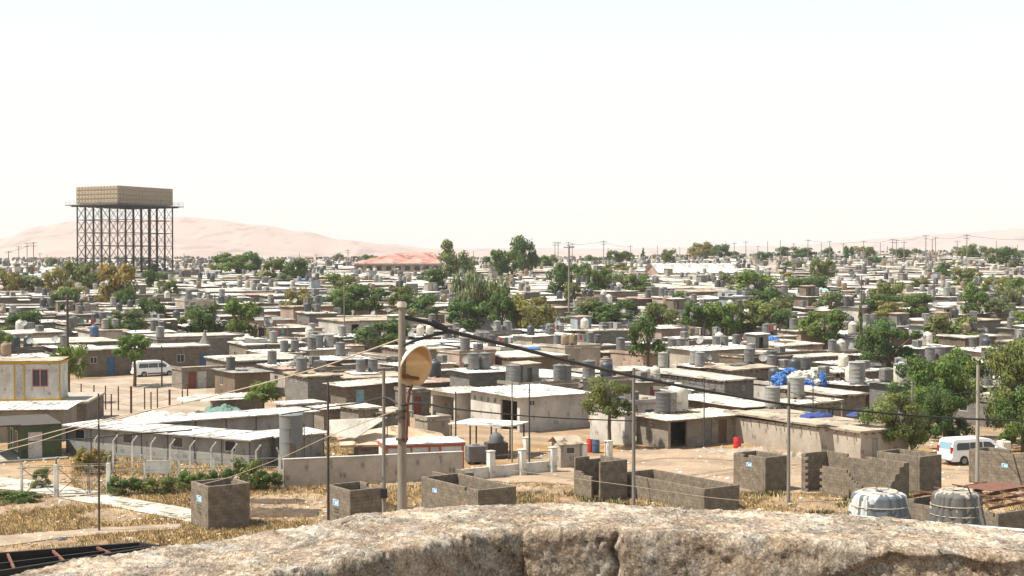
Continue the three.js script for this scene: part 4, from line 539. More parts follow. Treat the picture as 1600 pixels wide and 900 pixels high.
{ // houses beyond: too many and too small to tell apart
  const g = thing('far_settlement', 'dense far rows of low flat roofed houses climbing to the ridge', 'settlement'); g.userData.kind = 'stuff';
  const wb = {}, rb = {}, tb = {}, op = new MB(), T1 = lathe([[0, 0], [0.5, 0], [0.5, 1.4], [0.3, 1.5], [0, 1.52]], 9);
  for (const q of farQ) {
    const y = ground(q.x, q.d), M = M4(q.x, y, q.z, PHI + rr(q.r, -0.12, 0.12)), put = (o, k, m) => (o[k] ||= new MB()).add(m.geo(), M);
    q.h = Math.min(q.h, 2.9); put(wb, q.wall, new MB().box(0, q.w, -1.5, q.h, -q.l, 0)); const ov = 0.25, t = q.kind === 'sheet' ? 0.08 : 0.2, sz = rr(q.r, 0.01, 0.08);
    const rm = new MB(), a = [-ov, q.h + t - sz * ov, ov], b = [q.w + ov, q.h + t - sz * ov, ov], c = [q.w + ov, q.h + t + sz * q.l, -q.l - ov], d = [-ov, q.h + t + sz * q.l, -q.l - ov], lo = p => [p[0], p[1] - t, p[2]]; rm.quad(a, b, c, d); rm.quad(lo(a), lo(b), b, a); rm.quad(lo(d), lo(a), a, d); rm.quad(lo(b), lo(c), c, b); put(rb, q.roof, rm);
    const o = new MB(); for (let k = 0; k < 2; k++) { const x = rr(q.r, 0.5, q.w - 1.6); o.box(x, x + rr(q.r, 0.7, 1.1), k ? 1.0 : 0.0, 2.0, -0.02, 0.03); } if (q.r() < 0.5) o.box(-0.03, 0.02, 1.0, 1.9, -q.l * 0.6, -q.l * 0.6 + 0.9); op.add(o.geo(), M);
    if (q.r() < 0.28) { const x = rr(q.r, 0.2, q.w - 2.2), hh = q.h * rr(q.r, 0.6, 0.85); put(wb, pick(q.r, wallKeys), new MB().box(x, x + 2, -1.5, hh, 0.01, 1.3)); put(rb, pick(q.r, roofKeys), new MB().box(x - 0.15, x + 2.15, hh + 0.003, hh + 0.09, 0.01, 1.5)); } if (q.r() < 0.06) { const x = rr(q.r, 0.3, q.w - 2.3), z = -rr(q.r, 2.2, q.l); put(wb, pick(q.r, wallKeys), new MB().box(x, x + 2, q.h, q.h + 1.9, z, z + 1.6)); put(rb, pick(q.r, roofKeys), new MB().box(x - 0.15, x + 2.15, q.h + 1.903, q.h + 1.98, z - 0.15, z + 1.75)); }
    const n = q.r() < 0.55 ? (q.r() < 0.3 ? 2 : 1) : 0, k = pick(q.r, ['galv', 'galv', 'galvPale', 'whitePlastic', 'steel', 'blackPlastic', 'brownSack']); for (let i = 0; i < n; i++) (tb[k] ||= new MB()).add(T1, M.clone().multiply(M4(rr(q.r, 0.6, q.w - 0.6), q.h + t, -rr(q.r, 0.6, q.l - 0.6), 0, rr(q.r, 0.95, 1.2))));
    if (q.r() < 0.3) { const x = rr(q.r, 0, q.w - 1); (tb.galvPale ||= new MB()).add(new MB().box(x, x + 0.9, q.h + t, q.h + t + 0.8, -1.4, -0.5).geo(), M); }
  }
  for (const k in wb) mesh('house_walls', wb[k].geo(), WALL[k][1], g).userData.kind = 'stuff'; for (const k in rb) mesh('house_roofs', rb[k].geo(), ROOF[k][1], g).userData.kind = 'stuff'; for (const k in tb) mesh('roof_tanks', tb[k].geo(), MT[k], g).userData.kind = 'stuff'; mesh('house_openings', op.geo(), MT.doorBrown, g).userData.kind = 'stuff';
}
// tanks whose place the photograph shows
for (const [px, py, k, s] of [[981, 548, 'grey', 1.1], [1018, 551, 'grey', 1.1], [949, 556, 'sack', 1.2], [925, 542, 'grey', 1.1], [921, 568, 'grey', 1.15], [948, 570, 'grey', 1.15], [880, 598, 'grey', 1.15], [895, 598, 'grey', 1.1], [920, 592, 'grey', 1.2], [1160, 568, 'grey', 1.1], [1094, 577, 'pale', 1.1], [1057, 574, 'pale', 1.1], [1193, 566, 'steel', 1.15], [1018, 645, 'steel', 1.2], [1034, 645, 'pale', 1.2], [1055, 645, 'white', 1.55], [1195, 622, 'pale', 1.25], [1208, 622, 'pale', 1.25], [1225, 622, 'pale', 1.3], [1150, 540, 'grey', 1], [1177, 540, 'grey', 1], [687, 575, 'black', 1.2], [498, 556, 'grey', 1.1], [528, 558, 'grey', 1.1], [462, 585, 'grey', 1.1], [505, 582, 'box', 1], [365, 519, 'pale', 1.1], [385, 519, 'red', 1.1], [240, 532, 'pale', 1.1], [150, 522, 'blue', 1.1], [120, 524, 'grey', 1.1], [800, 600, 'grey', 1.2], [785, 600, 'grey', 1.2], [692, 536, 'grey', 1.1], [1352, 602, 'pale', 1.5], [1383, 606, 'white', 1.3], [1412, 610, 'pale', 1.3], [963, 500, 'white', 1.3], [1220, 610, 'black', 1.1], [1325, 525, 'white', 1.2], [1520, 540, 'steel', 1.1], [1470, 532, 'white', 1.1]]) tankAt(px, py, k, s);

// ---------------------------------------------------------------- far landmarks: water tower, red roofed hall, warehouse
{
  const d = 400, x = ray(184, 400).x * d, g = ground(x, d), yT = 31.0, t = thing('water_tower', 'big panelled water tank raised on a forest of dark steel legs', 'water tower', [x, g, -d], 60.5 * PI / 180);
  const pn = 1.25, nL = 13, nR = 18, lw = nR * pn, ll = nL * pn, y0 = yT - g, leg = mat(0.045, 0.04, 0.04); // local: +x along the shaded side, -z along the sunlit side
  const pan = new MB(); { const a = pn / 2 - 0.02, o = [[-a, -a, 0], [a, -a, 0], [a, a, 0], [-a, a, 0]], i = [[-0.3, -0.3, 0.13], [0.3, -0.3, 0.13], [0.3, 0.3, 0.13], [-0.3, 0.3, 0.13]]; for (let k = 0; k < 4; k++) pan.quad(o[k], o[(k + 1) % 4], i[(k + 1) % 4], i[k]); pan.quad(...i); pan.box(-a - 0.02, a + 0.02, -a - 0.03, -a + 0.02, -0.02, 0.09); pan.box(-a - 0.03, -a + 0.02, -a, a, -0.02, 0.09); }
  const pg = pan.geo(), pm = mat(0.52, 0.43, 0.30, { tex: TX.metal, size: 2 }), body = mesh('tank', new MB().box(0.1, lw - 0.1, y0 + 0.35, y0 + 0.35 + 4 * pn, -ll + 0.1, -0.1).geo(), pm, t);
  for (let r = 0; r < 4; r++) { const yy = y0 + 0.35 + (r + 0.5) * pn; for (let k = 0; k < nR; k++) { const p = mesh('panel', pg, pm, body); p.position.set((k + 0.5) * pn, yy, -0.09); } for (let k = 0; k < nL; k++) { const p = mesh('panel', pg, pm, body); p.position.set(0.09, yy, -(k + 0.5) * pn); p.rotation.y = -PI / 2; } }
  mesh('platform', new MB().box(-2.2, lw + 2.2, y0 - 0.1, y0 + 0.12, -ll - 2.2, 2.2).geo(), MT.steel, t);
  const rl = new MB(); for (const [a, b] of [[[-2.1, 2.1], [lw + 2.1, 2.1]], [[-2.1, 2.1], [-2.1, -ll - 2.1]], [[lw + 2.1, 2.1], [lw + 2.1, -ll - 2.1]]]) { for (const h of [0.6, 1.1]) rl.bar([a[0], y0 + 0.12 + h, a[1]], [b[0], y0 + 0.12 + h, b[1]], 0.05); const n = 12; for (let k = 0; k <= n; k++) { const X = lerp(a[0], b[0], k / n), Z = lerp(a[1], b[1], k / n); rl.box(X - 0.03, X + 0.03, y0 + 0.12, y0 + 1.25, Z - 0.03, Z + 0.03); } } mesh('railing', rl.geo(), MT.galvPale, t);
  mesh('riser_pipe', new MB().tube([[lw * 0.55, -1, 0.6], [lw * 0.55, y0 - 0.1, 0.6]], 0.22, 10).geo(), MT.steel, t); { const b = new MB(); for (const q of [-0.3, 0.3]) b.tube([[-0.5, 0, -ll * 0.4 + q], [-0.5, y0 + 1, -ll * 0.4 + q]], 0.05, 5); for (let y = 0.5; y < y0; y += 0.6) b.tube([[-0.5, y, -ll * 0.4 - 0.3], [-0.5, y, -ll * 0.4 + 0.3]], 0.035, 4); mesh('ladder', b.geo(), MT.steel, t); }
  const cx = 8, cz = 6, X = i => 0.15 + (lw - 0.3) * i / (cx - 1), Z = j => -0.15 - (ll - 0.3) * j / (cz - 1), lg = new MB().box(-0.15, 0.15, -1, y0 - 0.45, -0.15, 0.15).geo();
  for (let i = 0; i < cx; i++) for (let j = 0; j < cz; j++) { const m = mesh('leg', lg, leg, t); m.position.set(X(i), 0, Z(j)); }
  for (let i = 0; i < cx; i++) mesh('beam', new MB().box(X(i) - 0.1, X(i) + 0.1, y0 - 0.45, y0 - 0.1, -ll - 2.2, 2.2).geo(), leg, t);
  for (let q = 1; q < 6; q++) { const yy = (y0 - 0.5) * q / 6; for (const j of [0, cz - 1]) mesh('beam', new MB().box(0, lw, yy - 0.1, yy + 0.1, Z(j) - 0.08, Z(j) + 0.08).geo(), leg, t); for (const i of [0, cx - 1]) mesh('beam', new MB().box(X(i) - 0.08, X(i) + 0.08, yy - 0.09, yy + 0.09, -ll, 0).geo(), leg, t); }
  for (let q = 0; q < 6; q++) { const a = (y0 - 0.5) * q / 6, b = (y0 - 0.5) * (q + 1) / 6; for (let i = 0, k = 1; k < cx; i++, k++) for (const j of [0, cz - 1]) { mesh('brace', new MB().bar([X(i), a, Z(j)], [X(k), b, Z(j)], 0.09).bar([X(i), b, Z(j) + 0.1], [X(k), a, Z(j) + 0.1], 0.09).geo(), leg, t); } for (let i = 0, k = 1; k < cz; i++, k++) mesh('brace', new MB().bar([0.15, a, Z(i)], [0.15, b, Z(k)], 0.09).bar([0.05, b, Z(i)], [0.05, a, Z(k)], 0.09).geo(), leg, t); }
}
{
  const p = { d: 440 }, a = atD(548, 411, p.d), b = atD(688, 409, p.d), t = thing('long_hall', 'long hall with pinkish red hipped roof below the bare hill', 'building', [a.x, 0, a.z], 0), L = b.x - a.x, g = ground(a.x + L / 2, p.d) - 1, e = a.y, r = HC + ray(640, 395).y * p.d, D = 22;
  mesh('wall', new MB().box(1, L - 1, g - 3, e, -D + 1, -1).geo(), WALL.cream[1], t);
  const q = new MB(), s = [[0, e, 0], [L, e, 0], [L, e, -D], [0, e, -D], [L * 0.45, r, -D / 2], [L * 0.9, r + 0.3, -D / 2]]; q.quad(s[0], s[1], s[5], s[4]); q.quad(s[2], s[3], s[4], s[5]); q.quad(s[1], s[2], s[5], s[5]); q.quad(s[3], s[0], s[4], s[4]);
  const R = mesh('roof', q.geo(), mat(0.60, 0.30, 0.25, { tex: TX.roof, size: 9 }), t); mesh('fascia', new MB().box(0, L, e - 0.4, e - 0.02, -0.1, 0.02).geo(), MT.white, R);
  for (let k = 0; k < 9; k++) { const w = mesh('window', new MB().box(2 + k * L / 9.4, 3.6 + k * L / 9.4, e - 2.4, e - 1, -1.05, -0.93).geo(), MT.glass, t); mesh('frame', new MB().box(1.8 + k * L / 9.4, 3.8 + k * L / 9.4, e - 2.6, e - 2.4, -1.1, -0.85).geo(), MT.frame, w); }
}
{ // gabled warehouse: white roof, pinkish gable
  const a = atD(1030, 446, 395), g = ground(a.x, 395), t = thing('gabled_warehouse', 'white roofed gabled warehouse with a pinkish gable end wall', 'warehouse', [a.x, g, a.z], 0.30), L = 24, Wd = 10, e = 14.5 - 0 - g - 2.7, top = e + 2.3, u = 7;
  const w = new MB(); w.box(0.2, L, -3, e, -Wd, 0); w.quad([0, -3, -Wd], [0, -3, 0], [0, e, 0], [0, e, -Wd]); w.quad([0, e, -Wd], [0, e, 0], [0, top, -Wd / 2], [0, top, -Wd / 2]); mesh('wall', w.geo(), WALL.pink[1], t);
  const q = new MB(), P = (x, y, z) => [x, y, z]; q.quad(P(-0.6, e - 0.2, 0.6), P(L + 0.4, e - 0.2, 0.6), P(L + 0.4, top + 0.15, -Wd / 2), P(-0.6, top + 0.15, -Wd / 2)); q.quad(P(L + 0.4, e - 0.2, -Wd - 0.6), P(-0.6, e - 0.2, -Wd - 0.6), P(-0.6, top + 0.15, -Wd / 2), P(L + 0.4, top + 0.15, -Wd / 2)); q.quad(P(-0.6, e - 0.45, 0.6), P(L + 0.4, e - 0.45, 0.6), P(L + 0.4, e - 0.2, 0.6), P(-0.6, e - 0.2, 0.6)); mesh('roof', q.geo(), ROOF.white[1], t);
  mesh('door', new MB().box(9, 11, 0, 2.4, 0, 0.06).geo(), MT.doorGrey, t); for (const x of [3, 6, 14, 18, 21]) mesh('window', new MB().box(x, x + 1.2, 1.2, 2.1, 0, 0.05).geo(), MT.glass, t);
}

// ---------------------------------------------------------------- caravans, prefabs and yard on the western side
function caravan(px, py, h, w, l, yaw, base, trim, o) { // panel cabin with coloured steel edges
  const p = hit(px, py, h + base, 60), t = thing('caravan', o.label, 'caravan', [p.x, p.g + base, p.z], yaw), b = new MB(), holes = [...o.windows.map(q => ({ x0: q[0], x1: q[0] + q[2], y0: q[1], y1: q[1] + q[3] })), ...o.doors.map(q => ({ x0: q[0], x1: q[0] + q[1], y0: 0.15, y1: 2.15 }))], panel = MT.white;
  wallFace(b, [0, 0, 0], [1, 0, 0], [0, 0, 1], w, 0, h, 0.08, holes); wallFace(b, [0, 0, -l], [0, 0, 1], [-1, 0, 0], l, 0, h, 0.08, []); wallFace(b, [w, 0, 0], [0, 0, -1], [1, 0, 0], l, 0, h, 0.08, []); wallFace(b, [w, 0, -l], [-1, 0, 0], [0, 0, -1], w, 0, h, 0.08, []); mesh('wall', b.geo(), panel, t);
  for (const x of o.posts) mesh('corner_post', new MB().box(x - 0.06, x + 0.06, -0.05, h + 0.02, -0.02, 0.05).geo(), trim, t);
  mesh('sill_beam', new MB().box(-0.06, w + 0.06, -0.16, 0, -l, 0.04).geo(), trim, t); mesh('eaves_beam', new MB().box(-0.1, w + 0.1, h + 0.02, h + 0.2, -l - 0.06, 0.07).geo(), trim, t);
  mesh('roof', roofGeo(w, l, 0.08, 0.12, h + 0.202, 0, 0.03, 0.02, 5), ROOF[o.roof][1], t);
  for (const [x, y, ww, hh] of o.windows) { const f = new MB(); for (const q of [[-0.08, ww + 0.08, y - 0.08, y], [-0.08, ww + 0.08, y + hh, y + hh + 0.08], [-0.08, 0, y, y + hh], [ww, ww + 0.08, y, y + hh], [ww / 2 - 0.05, ww / 2 + 0.05, y, y + hh]]) f.box(x + q[0], x + q[1], q[2], q[3], -0.05, 0.03); const W1 = mesh('window', f.geo(), o.frame, t); mesh('pane', new MB().box(x, x + ww, y, y + hh, -0.045, -0.03).geo(), MT.glass, W1); }
  for (const [x, ww] of o.doors) mesh('door', new MB().box(x + 0.005, x + ww - 0.005, 0.155, 2.145, -0.06, -0.02).geo(), MT.doorWhite, t);
  return t;
}
{
  const pinkF = mat(0.50, 0.20, 0.22), brick = mat(0.46, 0.11, 0.05), g0 = hit(40, 571, 5.5, 60), D0 = 122;
  // retaining block plinth that carries the yellow edged caravan
  const a = atD(-60, 640, D0), t = thing('retaining_plinth', 'brown block plinth carrying the yellow edged caravan', 'wall', [a.x, 0, a.z], 0.12), w = (190) / (F / D0); mesh('wall', new MB().box(0, w, -0.4, 2.15, -9, 0).geo(), WALL.stone[1], t); mesh('ledge', new MB().box(-0.1, w + 0.15, 2.15, 2.32, -9.1, 0.15).geo(), MT.concrete, t);
  const cp = { x: a.x, z: a.z - 1.2 }; const k = F / (D0 + 1.2), w2 = 141 / k / Math.cos(0.12);
  const c = caravan(-62, 577, 2.7, w2, 3.4, 0.12, 2.33, MT.yellow, { roof: 'tan', windows: [[w2 - 2.35, 1.0, 1.25, 1.25]], doors: [[w2 - 3.75, 0.55]], posts: [w2 - 0.05, w2 - 3.9, w2 - 3.08], frame: pinkF, label: 'white caravan with yellow steel edges and a pink framed window' }); c.position.set(cp.x, 2.48, cp.z); c.scale.y = 1.13;
  const p = hit(-40, 641, 2.6); house({ x: p.x, z: p.z, w: 7.0, l: 5, h: 2.6, yaw: 0.1, wall: 'beige', roof: 'white', kind: 'sheet', over: 0.4, lo: -0.2, label: 'beige shed with thin white roof below the yellow edged caravan', name: 'shed', category: 'shed' });
}
{ // green cabin with porch
  const p = hit(33, 719), yaw = 0.5, t = thing('green_cabin', 'dark green cabin with white door panel beside the wire fence', 'cabin', [p.x, 0, p.z], yaw), gm = pl(0.075, 0.105, 0.05), b = new MB(), w = 2.9, l = 6, h = 2.45;
  wallFace(b, [0, 0, 0], [1, 0, 0], [0, 0, 1], w, 0, h, 0.1, [{ x0: 0.5, x1: 1.5, y0: 0.1, y1: 2.0 }]); wallFace(b, [0, 0, -l], [0, 0, 1], [-1, 0, 0], l, 0, h, 0.1, [{ x0: 3.6, x1: 4.5, y0: 0.5, y1: 1.9 }, { x0: 1.5, x1: 2.6, y0: 0.5, y1: 1.9 }]); wallFace(b, [w, 0, 0], [0, 0, -1], [1, 0, 0], l, 0, h, 0.1, []); wallFace(b, [w, 0, -l], [-1, 0, 0], [0, 0, -1], w, 0, h, 0.1, []); mesh('wall', b.geo(), gm, t);
  mesh('door', new MB().box(0.503, 1.497, 0.1, 1.997, -0.08, -0.03).geo(), MT.doorWhite, t); for (const z of [[3.6, 4.5], [1.5, 2.6]]) { const W1 = mesh('window', new MB().box(-0.03, 0.05, 0.42, 0.5, -l + z[0] - 0.08, -l + z[1] + 0.08).box(-0.03, 0.05, 1.9, 1.98, -l + z[0] - 0.08, -l + z[1] + 0.08).box(-0.03, 0.05, 0.5, 1.9, -l + z[0] - 0.08, -l + z[0]).box(-0.03, 0.05, 0.5, 1.9, -l + z[1], -l + z[1] + 0.08).geo(), MT.frame, t); mesh('pane', new MB().box(0.03, 0.045, 0.5, 1.9, -l + z[0], -l + z[1]).geo(), MT.glass, W1); }
  mesh('roof', roofGeo(w, l, 0.1, 0.05, h + 0.003, 0, 0.02, 0.01, 3), MT.poleDark, t); mesh('porch_roof', new MB().box(-2.4, -0.06, h + 0.1, h + 0.2, -l - 0.2, 0.3).geo(), MT.poleDark, t); mesh('plinth', new MB().box(-2.2, w + 0.3, -0.1, 0.12, -l, 0.9).geo(), MT.concrete, t); for (const z of [0.1, -3, -5.8]) mesh('post', new MB().box(-2.3, -2.2, 0.12, h + 0.1, z - 0.05, z + 0.05).geo(), MT.poleDark, t);
}
function prefab(px, py, h, w, l, label, roofKey, yaw = PHI) { // long panel row with dark seams
  const p = hit(px, py, h, 70), t = thing('prefab_row', label, 'prefab', [p.x, p.g, p.z], yaw), wm = mat(0.36, 0.365, 0.355, { tex: TX.plaster, size: 3 });
  mesh('wall', new MB().box(0, w, -0.3, h, -l, 0).geo(), wm, t);
  for (let k = 0; k <= w + 0.01; k += w / Math.round(w / 2.4)) mesh('seam_post', new MB().box(Math.max(0, k - 0.05), Math.min(w, k + 0.05), 0, h - 0.05, 0, 0.03).geo(), MT.steel, t); for (let k = 0; k <= l + 0.01; k += l / Math.round(l / 2.4)) mesh('seam_post', new MB().box(-0.03, 0, 0, h - 0.05, -k - 0.05, -k + 0.05).geo(), MT.steel, t);
  for (let k = 1.2; k < l - 1; k += 4.8) { const W1 = mesh('window', new MB().box(-0.045, 0.01, 1.1, 1.9, -k - 1.0, -k).geo(), MT.frame, t); mesh('pane', new MB().box(-0.05, -0.045, 1.16, 1.84, -k - 0.94, -k - 0.06).geo(), MT.glass, W1); }
  const R = mesh('roof', roofGeo(w, l, 0.09, 0.4, h + 0.004, 0.004, 0.004, 0.015, 9, 8), ROOF[roofKey][1], t); const rb = new MB(); if (l > w) for (let k = 2.4; k < l; k += 2.4) rb.box(-0.38, w + 0.38, h + 0.08, h + 0.15 + 0.004 * k, -k - 0.04, -k + 0.04); else for (let k = 2.4; k < w; k += 2.4) rb.box(k - 0.04, k + 0.04, h + 0.08, h + 0.15 + 0.004 * k, -l - 0.38, 0.38); mesh('roof_ribs', rb.geo(), ROOF[roofKey][1], R).userData.kind = 'stuff'; return t;
}
prefab(390, 688, 2.0, 3.4, 17.5, 'grey panelled prefab row with white roof beside the big steel cylinder', 'white', 62 * PI / 180);
prefab(436, 683, 2.0, 3.6, 3.2, 'short grey prefab cabin behind the big steel cylinder', 'white');
prefab(205, 664, 2.1, 15.5, 3.4, 'long grey prefab row with white roof behind its twin', 'white');
{ // big standing cylinder
  const p = hit(455, 734), t = thing('storage_cylinder', 'tall plain grey steel cylinder at the end of the prefab row', 'storage tank', [p.x, 0, p.z], 0), r = 0.82; mesh('body', lathe([[0, 0.1], [r, 0.1], [r, 1.0], [r + 0.02, 1.02], [r, 1.04], [r, 1.95], [r + 0.02, 1.97], [r, 1.99], [r, 2.9], [r + 0.02, 2.92], [r, 2.94], [r, 3.8], [r + 0.03, 3.82], [r + 0.03, 3.9], [0.2, 4.0], [0, 4.0]], 28), mat(0.27, 0.28, 0.265, { tex: TX.metal, size: 3, roughness: 0.7 }), t); mesh('base', new MB().box(-0.9, 0.9, 0, 0.1, -0.9, 0.9).geo(), MT.concrete, t); const b = new MB(); for (const s of [-0.18, 0.18]) b.tube([[r + 0.1, 0.1, s], [r + 0.1, 3.2, s]], 0.02, 5); for (let k = 0.4; k < 3.1; k += 0.35) b.tube([[r + 0.1, k, -0.18], [r + 0.1, k, 0.18]], 0.014, 5); mesh('ladder', b.geo(), MT.steel, t);
}
function wallLine(name, label, category, A, B, h, t, m, o = {}) { // straight wall from pixel A to pixel B on the ground
  const a = hit(...A), b = hit(...B), L = Math.hypot(b.x - a.x, b.z - a.z), g = thing(name, label, category, [a.x, a.g, a.z], -Math.atan2(b.z - a.z, b.x - a.x)); mesh('wall', new MB().box(0, L, -0.4, h, -t, 0).geo(), m, g); if (o.cap) mesh('coping', new MB().bbox(-0.03, L + 0.03, h, h + 0.07, -t - 0.04, 0.04, 0.01).geo(), o.cap, g); return { g, L };
}
wallLine('compound_wall', 'plain pinkish white plastered wall behind the lamp post', 'wall', [443, 762], [723, 748], 1.78, 0.22, pl(0.60, 0.53, 0.46), { cap: MT.white });
wallLine('compound_wall', 'low white wall below the white fence pillars', 'wall', [723, 751], [868, 736], 0.75, 0.2, MT.white);
for (const [x, yb, h] of [[767, 746, 1.75], [816, 742, 1.7], [864, 737, 1.65], [911, 728, 1.55], [951, 722, 1.5], [781, 715, 1.5], [823, 716, 1.5]]) { const p = hit(x, yb), t = thing('fence_pillar', x < 790 && yb > 730 ? 'square white pillar at the end of the low white wall' : yb < 720 ? 'white pillar standing behind the low white wall' : 'square white pillar of the roadside fence', 'pillar', [p.x, 0, p.z], PHI, 'white fence pillars'); mesh('shaft', new MB().bbox(-0.22, 0.22, -0.1, h, -0.22, 0.22, 0.02).geo(), MT.white, t); mesh('cap', new MB().bbox(-0.26, 0.26, h, h + 0.07, -0.26, 0.26, 0.015).geo(), MT.white, t); }
for (const [A, B, n] of [[[767, 746], [816, 742], 'between the first pillars of the low white wall'], [[816, 742], [864, 737], 'between the middle pillars'], [[911, 728], [951, 722], 'between the last pillars by the road']]) { const a = hit(...A), b = hit(...B), pts = (h) => [[a.x, h, a.z], [b.x, h, b.z]]; const t = thing('pipe_rail', `thin grey pipe rail ${n}`, 'railing'); mesh('top_rail', new MB().tube(pts(1.45), 0.03, 6).geo(), MT.steel, t); for (const k of [0.12, 0.88]) mesh('upright', new MB().tube([[lerp(a.x, b.x, k), 0.3, lerp(a.z, b.z, k)], [lerp(a.x, b.x, k), 1.45, lerp(a.z, b.z, k)]], 0.025, 6).geo(), MT.steel, t); }
{ // wire fence with bent posts: near line and far line of the compound
  const mkPost = (x, y, h, thick, label, group, lean) => { const p = hit(x, y), t = thing('fence_post', label, 'post', [p.x, 0, p.z], 0, group); mesh('post', new MB().box(-thick * 1.3, thick * 1.3, -0.2, h, -thick, thick).geo(), MT.white, t); mesh('angled_arm', new MB().bar([0, h - 0.02, 0], [0.34 * lean, h + 0.42, 0.1], 0.075).geo(), MT.white, t); if (group) mesh('stay', new MB().bar([0.02, h * 0.8, 0], [0.75, 0, -0.25], 0.06).geo(), MT.white, t); return [p, h]; };
  const far = [[148, 739], [177, 741], [207, 743], [236, 746], [266, 749], [297, 752], [330, 755], [363, 758], [400, 760]].map(q => mkPost(...q, 2.3, 0.045, 'bent galvanised post of the wire fence before the prefab row', 'posts of the inner wire fence', 1));
  const nearP = [[34, 778, 2.1, 0.05, 'thin bent post beyond the double gate'], [226, 770, 2.0, 0.05, 'bent post holding the white signboard'], [280, 767, 2.0, 0.05, 'bent post in the weeds past the signboard'], [334, 765, 2.1, 0.05, 'bent post among tall weeds of the wire fence'], [437, 763, 2.2, 0.06, 'bent corner post at the end of the plastered wall']].map(q => mkPost(q[0], q[1], q[2], q[3], q[4], null, -0.5));
  const strand = (list, label) => { const t = thing('fence_wire', label, 'wire'); for (const h of [0.35, 0.85, 1.4, 1.95]) mesh('strand', new MB().tube(list.map(([p]) => [p.x, h, p.z]), 0.016, 4).geo(), MT.galvPale, t); }; strand(far, 'four wire strands of the fence before the prefab row'); strand(nearP, 'four wire strands of the fence along the weeds');
  const G = [[88, 776], [170, 773]].map(([x, y], i) => { const p = hit(x, y), t = thing('gate_post', i ? 'thick white gate post beside the signboard fence' : 'thick white gate post at the path mouth', 'post', [p.x, 0, p.z]); mesh('shaft', new MB().bbox(-0.13, 0.13, -0.2, 2.0, -0.13, 0.13, 0.02).geo(), MT.white, t); mesh('bent_top', new MB().tube([[0, 1.95, 0], [0, 2.25, 0], [0.05, 2.4, 0.05], [0.16, 2.45, 0.1]], 0.07, 7).geo(), MT.galvPale, t); return p; });
  const leaf = (a, b, label) => { const t = thing('wire_gate', label, 'gate'), at = (k, h) => [lerp(a.x, b.x, k), h, lerp(a.z, b.z, k)]; for (const [p, q] of [[at(0.03, 0.15), at(0.97, 0.15)], [at(0.03, 1.85), at(0.97, 1.85)], [at(0.03, 0.15), at(0.03, 1.85)], [at(0.97, 0.15), at(0.97, 1.85)]]) mesh('frame_tube', new MB().tube([p, q], 0.03, 6).geo(), MT.galvPale, t); mesh('brace', new MB().tube([at(0.03, 0.15), at(0.97, 1.8)], 0.025, 6).geo(), MT.galvPale, t); mesh('brace', new MB().tube([at(0.03, 1.8), at(0.97, 0.17)], 0.025, 6).geo(), MT.galvPale, t); };
  const mid = { x: lerp(G[0].x, G[1].x, 0.62), z: lerp(G[0].z, G[1].z, 0.62) }; leaf(G[0], mid, 'wide braced gate leaf between the white gate posts'); leaf(G[1], mid, 'narrow braced gate leaf hung on the signboard side'); leaf(G[0], hit(34, 778), 'braced wire panel between gate post and thin bent post');
  const s = hit(248, 767), t = thing('signboard', 'blank white signboard fixed on the wire fence', 'sign', [s.x, 0, s.z + 0.12], 0.06); mesh('board', new MB().bbox(-0.75, 0.75, 1.15, 1.95, -0.02, 0.02, 0.006).geo(), MT.white, t); mesh('support', new MB().box(0.6, 0.66, -0.1, 1.95, -0.06, -0.024).geo(), MT.rust, t); mesh('support', new MB().box(-0.66, -0.6, -0.1, 1.95, -0.06, -0.024).geo(), MT.rust, t);
}
function shrub(x0, y0, x1, y1, color, label, n = 900) { const p = hit((x0 + x1) / 2, y1), w = (x1 - x0) / p.m, h = (y1 - y0) / p.m, t = thing('shrub', label, 'shrub', [p.x, 0, p.z], x0, 'weedy shrubs along the fences'); const c = mesh('foliage', crowns.round[x0 % 5], leafMats[color], t); c.scale.set(w / 2 * 1.2, h * 1.1, Math.min(w / 2, 0.9)); c.position.y = -0.1; const b = new MB(); for (let k = 0; k < 6; k++) b.tube([[(k - 2.5) * 0.06, -0.1, 0], [(k - 2.5) * w * 0.12, h * 0.6, (k % 2) * 0.2]], [0.02, 0.008], 5); mesh('stems', b.geo(), MT.bark, t); t.rotation.y = 0; }
for (const a of [[168, 744, 222, 774, 'dark', 'dark weedy shrub at the foot of the gate post'], [222, 742, 282, 772, 'olive', 'dark weedy shrub below the signboard'], [278, 736, 325, 768, 'green', 'green weeds tangled in the wire fence'], [322, 730, 372, 766, 'dark', 'tall dark weeds before the inner fence'], [360, 712, 415, 766, 'olive', 'tall straggling weed stalks by the fence corner'], [398, 736, 440, 766, 'dark', 'dark shrub against the corner post'], [-10, 764, 62, 784, 'dark', 'low dark shrub beside the gate path'], [46, 730, 78, 762, 'olive', 'pale feathery bush inside the gate'], [155, 700, 180, 735, 'yellow', 'yellow leaved bush by the green cabin'], [118, 700, 160, 742, 'rust', 'dry brown bush by the green cabin corner'], [800, 656, 850, 668, 'green', 'low weeds along the big white house wall']]) shrub(...a);
